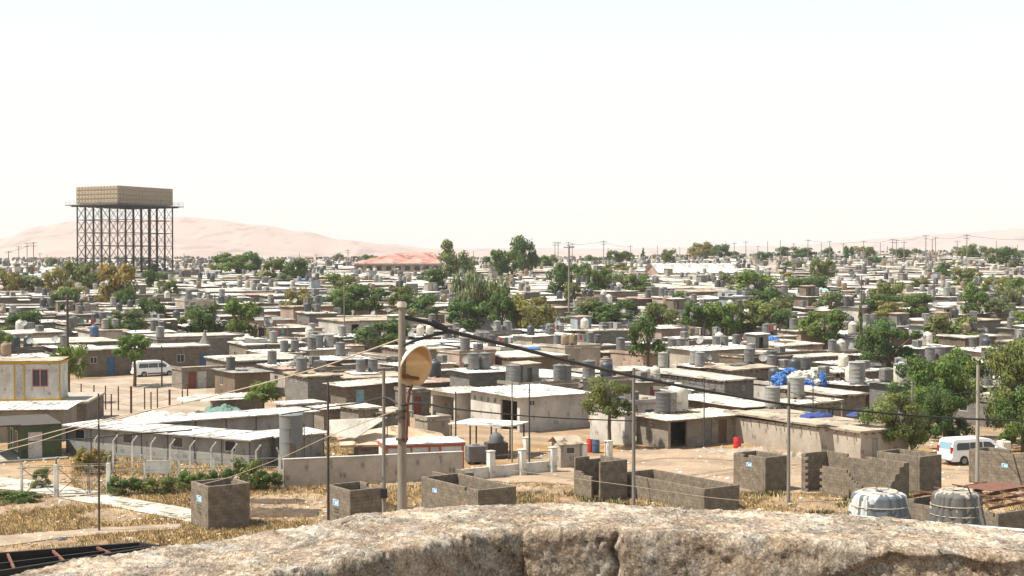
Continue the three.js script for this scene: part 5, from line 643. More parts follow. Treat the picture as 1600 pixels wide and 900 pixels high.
// rusty posts beside the street
for (const [x, y0, y1, n] of [[127, 600, 634, 0], [147, 602, 642, 0], [165, 603, 640, 0], [185, 604, 642, 0], [205, 604, 646, 1], [226, 606, 640, 0], [246, 607, 638, 0], [265, 609, 634, 1], [285, 610, 632, 0], [143, 618, 648, 2], [174, 616, 650, 2], [236, 613, 645, 2], [293, 600, 628, 0], [108, 598, 630, 0]]) { const p = hit(x, y1), t = thing('rusty_post', ['thin rusty fence post along the dirt street', 'thick rusty fence post along the dirt street', 'short rusty post of the inner fence row'][n], 'post', [p.x, p.g, p.z], 0.3, 'rusty posts beside the dirt street'), w = n === 1 ? 0.1 : 0.06; mesh('shaft', new MB().box(-w, w, -0.3, (y1 - y0) / p.m, -w, w).geo(), MT.rust, t); mesh('cap', new MB().box(-w - 0.01, w + 0.01, (y1 - y0) / p.m, (y1 - y0) / p.m + 0.03, -w - 0.01, w + 0.01).geo(), MT.rust, t); }
{ const L = [[108, 630], [127, 634], [147, 642], [165, 640], [185, 642], [205, 646], [226, 640], [246, 638], [265, 634], [285, 632]].map(q => hit(...q)), t = thing('fence_wire', 'sagging wire strands between the rusty street posts', 'wire'); for (const h of [0.7, 1.5, 2.1]) mesh('strand', new MB().tube(L.map(p => [p.x, p.g + h, p.z]), 0.012, 4).geo(), MT.rust, t); }
function rumple(name, label, category, p, w, l, h, m, seed, yaw = 0, sharp = 1) { const n = 34, g = new THREE.PlaneGeometry(w, l, n, n); g.rotateX(-PI / 2); const P = g.attributes.position; for (let i = 0; i < P.count; i++) { const x = P.getX(i), z = P.getZ(i), e = Math.max(0, 1 - Math.pow(Math.max(Math.abs(x) / w * 2, Math.abs(z) / l * 2), 2.2)); const f1 = fbm(x * 0.9 + seed, z * 0.9, seed, 3), f2 = Math.abs(fbm(x * 2.1, z * 2.1 + seed, 3, 4) - 0.5), f3 = fbm(x * 6, z * 6, seed, 3) - 0.5; P.setY(i, h * Math.pow(e, 0.6 * sharp) * Math.max(0, 1.9 * (f1 - 0.12)) * (0.6 + 2.2 * f2) + h * 0.22 * f3 * Math.min(1, e * 3) - 0.03); P.setX(i, x + w * 0.22 * (fbm(x, z, seed, 3) - 0.5)); P.setZ(i, z + l * 0.3 * (fbm(x + 9, z, seed, 3) - 0.5)); } g.computeVertexNormals(); const o = single(name, g, m, label, category); o.position.set(p.x, p.y ?? p.g, p.z); o.rotation.y = yaw; return o; }
rumple('tarpaulin', 'crumpled cream tarpaulin peaked beside the street posts', 'tarpaulin', hit(238, 655), 4.6, 3.5, 1.1, MT.tarpWhite, 3, 0.4, 1.6); rumple('tarpaulin', 'flat cream tarpaulin lying past its peaked neighbour', 'tarpaulin', hit(292, 655), 5.2, 3.2, 0.9, MT.tarpWhite, 8, 0.2, 1.2); rumple('tarpaulin', 'dull green netting sheet over a yard shelter', 'tarpaulin', { ...hit(350, 655), y: 0.8 }, 3.2, 3, 0.6, mat(0.12, 0.20, 0.16), 14, 0.4); rumple('tarpaulin', 'pale sheet stretched above the green netting', 'tarpaulin', { ...hit(330, 650), y: 1.7 }, 6, 3, 0.4, MT.tarpWhite, 17, 0.5);
{ // cement cone oven
  const p = hit(320, 575, 0), t = thing('clay_oven', 'pointed cone shaped cement oven on the yard house', 'oven', [p.x, p.g + 2.4, p.z]); mesh('cone', lathe([[1.05, -0.3], [1.0, 0.1], [0.7, 0.9], [0.3, 1.6], [0.14, 2.2], [0.1, 2.5], [0, 2.5]], 16), WALL.grey[1], t); mesh('base', lathe([[0, -2.6], [1.2, -2.6], [1.2, -0.3], [0, -0.28]], 16), WALL.grey[1], t); }
{ // hut with shallow hip roof, red edged cabins, canvas slope
  const p = hit(560, 694, 1.5), t = thing('tan_roof_hut', 'grey hut with shallow tan hipped roof behind the plastered wall', 'hut', [p.x, 0, p.z], 0.18), w = 6.2, l = 5; t.position.y -= 0.85; mesh('wall', new MB().box(0, w, 0.5, 2.4, -l, 0).geo(), WALL.grey[1], t); const q = new MB(), e = 0.5, P = [[-e - 0.8, 2.35, e], [w + e, 2.35, e], [w + e, 2.35, -l - e], [-e - 0.8, 2.35, -l - e], [w * 0.45, 3.35, -l / 2], [w * 0.55, 3.35, -l / 2]]; q.quad(P[0], P[1], P[5], P[4]); q.quad(P[2], P[3], P[4], P[5]); q.quad(P[1], P[2], P[5], P[5]); q.quad(P[3], P[0], P[4], P[4]); q.quad([-e - 0.8, 2.2, e], [w + e, 2.2, e], P[1], P[0]); mesh('roof', q.geo(), rf(0.70, 0.50, 0.34), t); mesh('door', new MB().box(1, 1.9, 0.85, 2.2, 0, 0.05).geo(), MT.doorGrey, t);
  caravan(603, 701, 1.95, 5.4, 2.6, 0.28, 0, mat(0.42, 0.09, 0.04), { roof: 'white', windows: [[0.7, 1.1, 0.7, 0.45], [2.05, 1.1, 0.7, 0.45], [3.95, 1.1, 0.6, 0.45], [4.75, 1.1, 0.5, 0.45]], doors: [], posts: [0.05, 1.75, 3.0, 3.75, 5.35], frame: MT.frame, label: 'white cabin with red brown steel edges behind the plastered wall' });
  const c = [onPlane(512, 656, 3.0), onPlane(605, 652, 3.3), onPlane(556, 684, 2.0), onPlane(512, 676, 2.1)], g = new MB(); const C = c.map(v => v.toArray()); g.quad(C[3], C[2], C[1], C[0]); g.quad(C[0].map((v, i) => v - (i === 1 ? 0.05 : 0)), C[1].map((v, i) => v - (i === 1 ? 0.05 : 0)), C[2].map((v, i) => v - (i === 1 ? 0.05 : 0)), C[3].map((v, i) => v - (i === 1 ? 0.05 : 0))); const s = thing('canvas_shelter', 'bright white canvas slope stretched on thin poles', 'shelter'); mesh('canvas', g.geo(), MT.tarpWhite, s); for (const v of C) mesh('pole', new MB().tube([[v[0], 0, v[2]], v], 0.04, 6).geo(), MT.steel, s);
}
{ // flat canopy on posts, booth, box tank, drums
  const P = [[700, 663], [735, 655], [828, 660], [800, 667]].map(q => onPlane(q[0], q[1], 2.35)), t = thing('flat_canopy', 'flat white canopy on thin dark posts before the white house', 'canopy'), g = new MB(), up = P.map(v => [v.x, 2.42, v.z]), dn = P.map(v => [v.x, 2.33, v.z]); g.quad(up[0], up[3], up[2], up[1]); g.quad(dn[1], dn[2], dn[3], dn[0]); for (let k = 0; k < 4; k++) g.quad(dn[k], dn[(k + 1) % 4], up[(k + 1) % 4], up[k]); mesh('roof', g.geo(), ROOF.white[1], t); for (const [a, b, k] of [[0, 3, 0.05], [0, 3, 0.35], [0, 3, 0.68], [0, 3, 0.97], [1, 2, 0.1], [1, 2, 0.9]]) { const x = lerp(P[a].x, P[b].x, k), z = lerp(P[a].z, P[b].z, k); mesh('post', new MB().box(x - 0.06, x + 0.06, 0, 2.33, z - 0.06, z + 0.06).geo(), MT.poleDark, t); }
  const q = hit(884, 728), b = thing('guard_booth', 'small cream booth with shallow gabled roof by the fence', 'booth', [q.x, 0, q.z], 0.4), w = 1.5; mesh('wall', new MB().box(-w / 2, w / 2, 0, 1.7, -w / 2, w / 2).geo(), WALL.cream[1], b); const r = new MB(), e = w / 2 + 0.25; r.quad([-e, 1.65, e], [e, 1.65, e], [e, 2.15, 0], [-e, 2.15, 0]); r.quad([e, 1.65, -e], [-e, 1.65, -e], [-e, 2.15, 0], [e, 2.15, 0]); mesh('roof', r.geo(), ROOF.tan[1], b); const wn = mesh('window', new MB().box(-0.35, 0.35, 0.95, 1.45, w / 2, w / 2 + 0.04).geo(), MT.frame, b); mesh('pane', new MB().box(-0.3, 0.3, 1, 1.4, w / 2 + 0.04, w / 2 + 0.05).geo(), MT.glass, wn); mesh('notice', new MB().box(-w / 2 - 0.01, -w / 2, 0.9, 1.4, -0.2, 0.2).geo(), MT.redPlastic, b);
  const p = hit(743, 724); const bt = tank('box', [p.x, 0, p.z], 'standing on the ground beside the flat canopy', 1.1, 0.3); const p2 = hit(716, 716); tank('white', [p2.x, 0.4, p2.z], 'lying beside the box tank near the canopy', 1.0, 0.3).rotation.z = PI / 2 - 0.02;
  const p3 = hit(775, 716); { const s = thing('machine_crate', 'dark steel crate with domed hood under the canopy', 'crate', [p3.x, 0, p3.z], 0.3); mesh('crate', new MB().bbox(-0.8, 0.8, 0, 1.2, -0.5, 0.5, 0.03).geo(), MT.poleDark, s); mesh('hood', lathe([[0.55, 1.2], [0.5, 1.6], [0.3, 1.85], [0.08, 1.92], [0.07, 2.2], [0, 2.2]], 14), MT.steel, s); }
  const drum = (x, y, m, label, s = 1) => { const h = hit(x, y), d = thing('plastic_drum', label, 'drum', [h.x, h.g, h.z]); d.scale.setScalar(s); mesh('body', lathe([[0, 0], [0.27, 0], [0.29, 0.05], [0.29, 0.28], [0.305, 0.31], [0.29, 0.34], [0.29, 0.6], [0.305, 0.63], [0.29, 0.66], [0.29, 0.86], [0.25, 0.9], [0, 0.9]], 18), m, d); mesh('rim', lathe([[0.24, 0.9], [0.27, 0.9], [0.27, 0.95], [0.24, 0.95]], 18), m, d); };
  drum(922, 706, MT.redPlastic, 'small red drum beside a dark blue one on the road edge'); drum(931, 707, MT.bluePlastic, 'dark blue drum beside a red one on the road edge'); drum(1152, 703, MT.redPlastic, 'red drum standing alone before the roadside house', 1.05);
}
// pale tanks on the ground by the cream wall, rubble
{ const p = hit(1360, 716); tank('pale', [p.x, 0, p.z], 'standing on the ground at the cream house corner', 1.05); }
for (const [x, y, w, l, h, s] of [[1115, 705, 3, 2, 0.35, 3], [1185, 708, 5, 2.5, 0.55, 5], [1235, 716, 4, 2, 0.4, 7]]) rumple('rubble_heap', ['low rubble heap below the roadside house wall', 'grey rubble heap with boards beside the red drum', 'low weedy rubble heap before the cream wall'][s === 3 ? 0 : s === 5 ? 1 : 2], 'rubble', hit(x, y), w, l, h, MT.rubble, s, 0.2);
// blue tarpaulin heap on a roof
{ const p = hit(1250, 601, 2.6); const t = thing('sack_heap', 'heap of cream sacks tied under blue tarpaulin on a roof', 'heap', [p.x, p.g + 2.3, p.z], 0); const bl = (sx, sy, sz, x, y, z, s) => { const g = new THREE.IcosahedronGeometry(1, 12), P = g.attributes.position; for (let i = 0; i < P.count; i++) { const v = V3(P.getX(i), P.getY(i), P.getZ(i)), k = 0.45 + 0.7 * fbm(v.x * 1.8 + s, v.y * 1.8, v.z * 1.8, 3) + 1.1 * Math.abs(fbm(v.x * 3.4, v.y * 3.4 + s, v.z * 3.4, 3) - 0.5); P.setXYZ(i, v.x * k * sx + x, Math.max(-0.2, v.y * k * sy + y), v.z * k * sz + z); } g.computeVertexNormals(); return g; };
  t.scale.setScalar(0.8); mesh('sacks', bl(2.6, 1.5, 1.4, 0, 0.6, 0, 3), MT.tarpWhite, t); mesh('tarpaulin', bl(1.1, 1.5, 1.2, -2.5, 0.5, 0.3, 9), MT.tarpBlue, t); mesh('tarpaulin', bl(0.8, 1.0, 0.7, 0.7, 0.1, 1.2, 12), MT.tarpBlue, t); mesh('tarpaulin', bl(0.5, 1.4, 0.8, 2.7, 0.5, 0.2, 15), MT.tarpBlue, t); mesh('tarpaulin', bl(0.9, 0.5, 0.8, -1.2, 1.9, -0.5, 18), MT.tarpBlue, t); }
for (const [x, y, w, l, m, label, s] of [[826, 545, 2.2, 1.5, MT.tarpBlue, 'bright blue tarpaulin bundled at a roof edge', 3], [477, 438, 4.5, 3, MT.tarpBlue, 'blue tarpaulin spread over a far roof', 5], [1204, 532, 2.4, 1.6, MT.tarpBlue, 'small blue tarpaulin on a cream roof', 7], [1273, 652, 2.2, 1.3, mat(0.03, 0.05, 0.18), 'dark blue cloth spread on the cream house roof', 9], [1340, 650, 1.4, 1.0, mat(0.03, 0.05, 0.18), 'dark blue cloth hanging near the olive tree', 11], [1270, 454, 6, 4, mat(0.30, 0.52, 0.44), 'sea green sheet over an upper roof', 13], [388, 530, 3.5, 2.5, MT.tarpWhite, 'white plastic sheet sagging beside the grey block house', 15], [670, 538, 3, 2, MT.tarpWhite, 'white cloth cover over a car behind the lamp', 17]]) { const p = hit(x, y, 2.9); rumple('tarpaulin', label, 'tarpaulin', { ...p, y: p.g + 2.95 }, w, l, 0.5, m, s, 0.5); }

// ---------------------------------------------------------------- roofless block cubicles
const blockMat = mat(0.26, 0.215, 0.165, { vertexColors: true, tex: TX.plaster, size: 0.9, bump: 0.006 });
function blocksGeo(L, h, t, top, seed) { // running bond, joints recessed; top(x) caps the height
  const r = rng(seed), mb = new MB(); mb.c = []; const f0 = top || (() => h), f = x => f0(x) - (noise3(x * 0.9, seed, 3) > 0.9 ? 0.2 : 0);
  for (let c = 0; c * 0.2 < h - 0.02; c++) for (let x = (c % 2) * -0.2; x < L - 0.02; x += 0.4) {
    const a = Math.max(0, x), b = Math.min(L, x + 0.4), y = c * 0.2; if (b - a < 0.05 || y + 0.19 > f((a + b) / 2) + 0.05) continue;
    const k = rr(r, 0.86, 1.14), j = rr(r, -0.004, 0.004); mb.tint = [k, k * rr(r, 0.97, 1.02), k * rr(r, 0.94, 1.02)]; mb.bbox(a + 0.005, b - 0.005, y + 0.003, y + 0.195, -t + j, j, 0.007);
  }
  mb.tint = [0.9, 0.9, 0.9]; for (let x = 0; x < L - 0.01; x += 0.4) { const b = Math.min(L, x + 0.4), q = Math.min(f(x + 0.1), f(b - 0.1)); if (q > 0.3) mb.box(x + 0.001, b - 0.001, -0.2, q - 0.1, -t + 0.012, -0.012); } return mb.geo();
}
function stencil(kind) { // painted mark: pale blue emblem, sometimes dark hand lettering under it
  const c = document.createElement('canvas'); c.width = 128; c.height = 192; const x = c.getContext('2d'); x.clearRect(0, 0, 128, 192);
  x.fillStyle = 'rgb(165,200,215)'; x.fillRect(14, 18, 100, 52); x.fillStyle = 'rgb(70,140,190)'; x.beginPath(); x.moveTo(20, 62); x.lineTo(40, 30); x.lineTo(62, 24); x.lineTo(96, 22); x.lineTo(106, 60); x.closePath(); x.fill(); x.fillStyle = 'rgb(235,240,240)'; x.beginPath(); x.arc(64, 46, 13, 0, 7); x.fill(); x.fillRect(82, 32, 12, 26);
  if (kind) { x.strokeStyle = 'rgb(55,48,42)'; x.lineWidth = 5; for (const [a, b, d, e] of [[18, 92, 60, 88], [66, 96, 110, 90], [24, 112, 52, 128], [60, 108, 60, 134], [74, 120, 108, 114], [30, 150, 44, 172], [58, 146, 66, 176], [80, 150, 84, 180], [98, 150, 92, 172]]) { x.beginPath(); x.moveTo(a, b); x.quadraticCurveTo((a + d) / 2, b + 9, d, e); x.stroke(); } }
  const t = new THREE.CanvasTexture(c); t.colorSpace = THREE.SRGBColorSpace; const m = new THREE.MeshStandardMaterial({ map: t, roughness: 0.95, transparent: true, alphaTest: 0.5 }); return m;
}
const ST = [stencil(0), stencil(1)];
function cubicle(px, py, h, wR, wL, label, o = {}) { // near top corner of the walls at a pixel
  const p = hit(px, py, h, 50), w = wR / p.m / Math.cos(PHI), l = wL / p.m / Math.sin(PHI), t = thing('block_cubicle', label, 'cubicle', [p.x, 0, p.z], PHI), T = 0.15, sd = Math.round(px);
  const add = (L, top, x, z, turn, k) => { const m = mesh('wall', blocksGeo(L, h, T, top, sd + k), blockMat, t); m.position.set(x, 0, z); m.rotation.y = turn; m.userData.kind = 'stuff'; return m; };
  add(w, o.R, 0, 0, 0, 1); add(l - 0.302, o.L, 0, -l + 0.151, -PI / 2, 2); add(w, o.B, w, -l, PI, 3); add(l - 0.302, o.S, w, -0.151, PI / 2, 4);
  for (const m of t.children) if (m.name === 'wall') m.geometry.computeBoundingBox();
  if (o.mark) { const s = mesh('stencil', new THREE.PlaneGeometry(o.mark === 2 ? 0.85 : 0.62, o.mark === 2 ? 1.28 : 0.93), ST[o.mark - 1], t); s.rotation.y = -PI / 2; s.position.set(-0.012, o.my ?? 1.2, -l * (o.mz ?? 0.6)); }
  (o.steps || []).forEach(([x, y, z]) => { const b = mesh('block', stepBlock, blockMat, t); b.position.set(x, y, z); b.rotation.y = hash3(x * 9, y * 9, 2) * 0.2; });
  if (o.part) mesh('partition', new MB().box(0, 0, 0, 0, 0, 0).geo(), blockMat, t);
  return t;
}
const stepBlock = (() => { const m = new MB(); m.c = []; m.bbox(-0.19, 0.19, 0, 0.19, -0.14, 0, 0.012); return m.geo(); })();
cubicle(325, 759, 2.45, 58, 40, 'grey block cubicle with blue stencil and black script beside the path', { mark: 2, my: 1.25, mz: 0.5 });
cubicle(547, 764, 2.3, 51, 45, 'roofless block cubicle between the thin dark poles', { mark: 2, my: 1.0, mz: 0.6, B: x => 2.3 });
cubicle(747, 766, 2.2, 60, 98, 'long roofless block cubicle right of the lamp post foot'.replace('right of', 'past'), { mark: 1, my: 1.35, mz: 0.75 });
cubicle(938, 722, 2.4, 45, 39, 'block cubicle with its front half broken open', { L: x => x < 1.55 ? 1.6 : 0.1 });
cubicle(1101, 764, 1.4, 62, 121, 'low half built block enclosure beside the road pole');
cubicle(1196, 715, 2.2, 41, 41, 'neat block cubicle with white stencil at the road edge', { mark: 1, my: 1.35, mz: 0.5 });
cubicle(1381, 726, 2.45, 50, 100, 'ruined block cubicle with stepped broken walls', { L: x => { const a = 6.9; return x < 0.3 ? 2.45 : x < 1.5 ? 0.1 : x < 3.4 ? 1.75 : Math.max(0.25, 1.75 - (x - 3.4) * 0.62); }, R: x => Math.min(2.45, 0.25 + x * 1.2), steps: [[0.55, 0.8, -0.01], [0.9, 1.2, 0.01], [1.25, 1.6, -0.01], [1.6, 2.0, 0.01]] });
cubicle(1437, 714, 2.4, 44, 49, 'intact block cubicle next to the ruined stepped one');
cubicle(1613, 712, 2.3, 40, 68, 'block cubicle with pale stencil before the white minivan', { mark: 1, my: 1.2, mz: 0.42 });
cubicle(700, 742, 1.2, 40, 30, 'low block footing half hidden behind the long cubicle', { B: () => 0.4 });
// ---------------------------------------------------------------- minivans
function van(px, py, yaw, s, label, glass) {
  const p = hit(px, py), t = thing('minivan', label, 'van', [p.x, p.g, p.z], yaw); t.scale.setScalar(s);
  const sh = new THREE.Shape(); sh.moveTo(0.06, 0.36); sh.lineTo(0.02, 0.95); sh.lineTo(0.16, 1.72); sh.quadraticCurveTo(0.22, 1.86, 0.5, 1.87); sh.lineTo(2.7, 1.88); sh.quadraticCurveTo(3.35, 1.86, 3.6, 1.72); sh.lineTo(4.3, 1.2); sh.quadraticCurveTo(4.85, 1.08, 5.0, 0.9); sh.lineTo(5.04, 0.45); sh.lineTo(4.92, 0.34); sh.lineTo(4.52, 0.32); sh.absarc(4.12, 0.34, 0.4, 0, PI, false); sh.lineTo(1.42, 0.32); sh.absarc(1.02, 0.34, 0.4, 0, PI, false); sh.lineTo(0.06, 0.36);
  const width = 1.72, tap = g => { const P = g.attributes.position; for (let i = 0; i < P.count; i++) { const y = P.getY(i), k = y > 1.05 ? 1 - 0.15 * (y - 1.05) / 0.85 : 1; P.setZ(i, (P.getZ(i) - width / 2) * k - width / 2); } g.computeVertexNormals(); return g; };
  const ext = (s2, extra, bev) => { const g = new THREE.ExtrudeGeometry(s2, { depth: width + extra, bevelEnabled: !!bev, bevelSize: 0.05, bevelThickness: 0.05, bevelSegments: 2, curveSegments: 8 }); g.translate(0, 0, -extra / 2); return tap(g); };
  mesh('body', ext(sh, 0, 1), MT.paint, t);
  const poly = pts => { const q = new THREE.Shape(); pts.forEach((v, i) => i ? q.lineTo(...v) : q.moveTo(...v)); return q; };
  for (const w of [[[0.42, 1.12], [1.55, 1.12], [1.55, 1.64], [0.55, 1.64], [0.42, 1.5]], [[1.6, 1.12], [2.72, 1.12], [2.72, 1.66], [1.6, 1.64]], [[2.8, 1.12], [3.95, 1.12], [3.9, 1.28], [3.42, 1.62], [2.8, 1.66]]]) mesh('side_window', ext(poly(w), 0.108, 0), glass, t);
  mesh('rear_window', new MB().quad([0.0 - 0.01, 1.16, -width + 0.12], [0.0 - 0.01, 1.16, -0.12], [0.085, 1.66, -0.2], [0.085, 1.66, -width + 0.2]).geo(), mat(0.22, 0.36, 0.42, { roughness: 0.15 }), t);
  mesh('windscreen', new MB().quad([4.33, 1.235, -0.16], [4.33, 1.235, -width + 0.16], [3.68, 1.75, -width + 0.28], [3.68, 1.75, -0.28]).geo(), glass, t);
  for (const z of [-0.1, -width + 0.1]) { mesh('tail_lamp', new MB().bbox(-0.06, 0.06, 0.9, 1.35, z - 0.1, z + 0.12, 0.02).geo(), mat(0.35, 0.02, 0.015, { roughness: 0.3 }), t); mesh('headlight', new MB().bbox(4.82, 5.02, 0.78, 0.98, z - 0.12, z + 0.1, 0.03).geo(), MT.galvPale, t); }
  mesh('bumper', new MB().bbox(-0.12, 0.12, 0.38, 0.68, -width - 0.02, 0.02, 0.04).geo(), MT.paint, t); mesh('lower_trim', new MB().bbox(1.46, 3.68, 0.32, 0.5, 0.02, 0.075, 0.015).geo(), MT.steel, t); mesh('number_plate', new MB().box(-0.135, -0.12, 0.72, 0.84, -width / 2 - 0.26, -width / 2 + 0.26).geo(), MT.frame, t);
  for (const x of [1.02, 4.12]) for (const z of [-0.02, -width + 0.02]) { const w = mesh('wheel', new THREE.CylinderGeometry(0.33, 0.33, 0.22, 24).rotateX(PI / 2), MT.tyre, t); w.position.set(x, 0.33, z); mesh('rim', new THREE.CylinderGeometry(0.21, 0.2, 0.24, 14).rotateX(PI / 2), MT.galvPale, w); }
  mesh('door_handle', new MB().bbox(2.5, 2.68, 0.98, 1.03, 0.04, 0.075, 0.01).geo(), MT.steel, t); mesh('mirror', new MB().bbox(3.75, 3.95, 1.1, 1.28, 0.06, 0.24, 0.03).geo(), MT.paint, t); return t;
}
van(1488, 728, 0.36, 0.97, 'white minivan with dark side windows parked under the trees', mat(0.025, 0.028, 0.032, { roughness: 0.15 }));
van(212, 590, PHI - 0.06, 1.0, 'white minivan parked beside the stone house on the dirt street', mat(0.07, 0.075, 0.08, { roughness: 0.2 }));
{ const p = hit(1568, 716), t = thing('plastic_canister', 'white plastic canister standing past the minivan bonnet', 'canister', [p.x, 0, p.z], 0.4); mesh('body', new MB().bbox(-0.4, 0.4, 0, 1.3, -0.4, 0.4, 0.08).geo(), MT.whitePlastic, t); mesh('cap', lathe([[0, 1.3], [0.15, 1.3], [0.15, 1.4], [0, 1.4]], 12), MT.whitePlastic, t); }
// ---------------------------------------------------------------- poles, lamp, cables
function pole(px, y0, base, r, m, label, o = {}) { const p = o.d ? { ...atD(px, 500, o.d), d: o.d, g: ground(atD(px, 500, o.d).x, o.d) } : hit(px, base), top = HC + ray(px, y0).y * p.d, t = thing(o.name || 'utility_pole', label, 'pole', [p.x, p.g, p.z], 0, o.group), h = top - p.g; mesh('shaft', new MB().tube([[0, -0.4, 0], [0, h * 0.5, 0], [0, h, 0]], [r * 1.15, r, r * 0.85], 9).geo(), m, t); for (const [y, w, tt] of o.arms || []) mesh('crossarm', new MB().box(-w, w, h - y - 0.07, h - y + 0.07, -0.06 - r, 0.06 - r).geo(), m, t); (o.arms || []).forEach(([y, w]) => [-0.9, -0.3, 0.35, 0.9].forEach(k => mesh('insulator', new MB().tube([[k * w, h - y + 0.07, -r], [k * w, h - y + 0.25, -r]], 0.05, 6).geo(), MT.doorWhite, t))); t.userData.top = undefined; delete t.userData.top; return { p, t, h, top }; }
pole(155, 615, 829, 0.055, MT.poleDark, 'thin dark pole standing in dry grass before the gate');
pole(513, 598, 842, 0.07, MT.poleDark, 'thin dark pole in front of the roofless cubicle', {});
pole(600, 580, 836, 0.10, MT.pole, 'slim grey pole with a meter box near the street lamp');
pole(990, 575, 806, 0.10, MT.pole, 'slim grey pole beside the low half built enclosure', { arms: [] });
pole(1232, 598, 784, 0.10, MT.pole, 'slim grey pole at the road before the cream house');
pole(1425, 595, 712, 0.10, MT.pole, 'slim grey pole rising through the olive tree');
pole(1527, 570, 770, 0.115, MT.concrete, 'sturdy pale concrete pole in front of the white minivan', { arms: [] });
pole(800, 598, 722, 0.06, MT.pole, 'thin pole in front of the big white house bay'); pole(827, 600, 725, 0.06, MT.poleDark, 'thin dark pole at the corner of the white house'); pole(712, 612, 722, 0.06, MT.poleDark, 'thin dark pole by the open garage'); pole(106, 458, 592, 0.16, MT.poleDark, 'dark timber pole rising through the street corner tree', { arms: [[0.5, 0.8]] }); pole(253, 540, 604, 0.08, MT.poleDark, 'thin dark pole beside the white minivan bonnet on the street'); pole(538, 425, 548, 0.08, MT.pole, 'thin tall pole before the whitewashed house'); pole(889, 384, 512, 0.16, MT.pole, 'tall grey pole above the middle roofs', { arms: [[0.3, 0.9]] }); pole(722, 420, 530, 0.06, MT.pole, 'thin pole before the grey green willow'); pole(336, 460, 540, 0.1, MT.poleDark, 'dark pole between two green trees'); pole(1346, 430, 520, 0.09, MT.poleDark, 'thin dark pole beside the narrow cypress'); pole(1459, 440, 500, 0.1, MT.poleDark, 'dark pole behind the low dark tree'); pole(1529, 455, 500, 0.07, MT.pole, 'curved lamp post through the green tree', { arms: [] }); pole(1323, 455, 500, 0.08, MT.pole, 'thin pole with a small blue tank behind'); pole(1270, 600, 690, 0.05, MT.poleDark, 'very thin mast on the cream house roof'); pole(1100, 590, 700, 0.05, MT.poleDark, 'very thin mast before the roadside house');
for (const [x, y0, d, arms, k] of [[14, 392, 420, 1, 0], [30, 384, 520, 1, 0], [43, 379, 480, 2, 0], [53, 378, 430, 2, 0], [63, 395, 600, 1, 0], [74, 398, 640, 0, 1], [288, 396, 500, 0, 1], [468, 395, 560, 0, 1], [494, 397, 600, 1, 0], [531, 394, 620, 1, 0], [544, 390, 560, 2, 0], [867, 378, 560, 2, 0], [872, 378, 562, 2, 0], [888, 378, 540, 2, 0], [894, 380, 542, 2, 0], [943, 376, 520, 2, 0], [950, 388, 600, 0, 1], [985, 384, 640, 1, 0], [1027, 384, 650, 0, 1], [1062, 386, 660, 0, 1], [1134, 377, 650, 0, 1], [1147, 379, 640, 1, 0], [1165, 377, 600, 1, 0], [1184, 384, 650, 1, 0], [1199, 377, 640, 0, 1], [1219, 375, 600, 0, 1], [1240, 380, 640, 1, 0], [1262, 374, 560, 1, 0], [1283, 378, 620, 0, 1], [1296, 376, 560, 1, 0], [1317, 380, 640, 1, 0], [1349, 376, 520, 1, 0], [1375, 379, 600, 0, 1], [1386, 384, 640, 0, 1], [1394, 373, 500, 2, 0], [1400, 374, 505, 2, 0], [1412, 377, 470, 1, 0], [1446, 367, 460, 2, 0], [1456, 373, 500, 1, 0], [1461, 370, 505, 1, 0], [1495, 376, 560, 1, 0], [1510, 366, 440, 2, 0], [1556, 376, 600, 0, 1], [1589, 382, 640, 0, 1], [740, 392, 600, 0, 1], [835, 392, 600, 0, 1]]) pole(x, y0, 0, 0.14, MT.pole, ['bare grey pole with one crossarm on the far ridge', 'bare thin pole on the far ridge', 'grey pole with two crossarms on the far ridge'][arms === 2 ? 2 : k], { d, name: 'ridge_pole', group: 'power poles along the ridge', arms: arms === 2 ? [[0.3, 1.1], [1.3, 0.9]] : arms ? [[0.4, 1.1]] : [] });
const LD = 40, LX = ray(628, 500).x * LD;
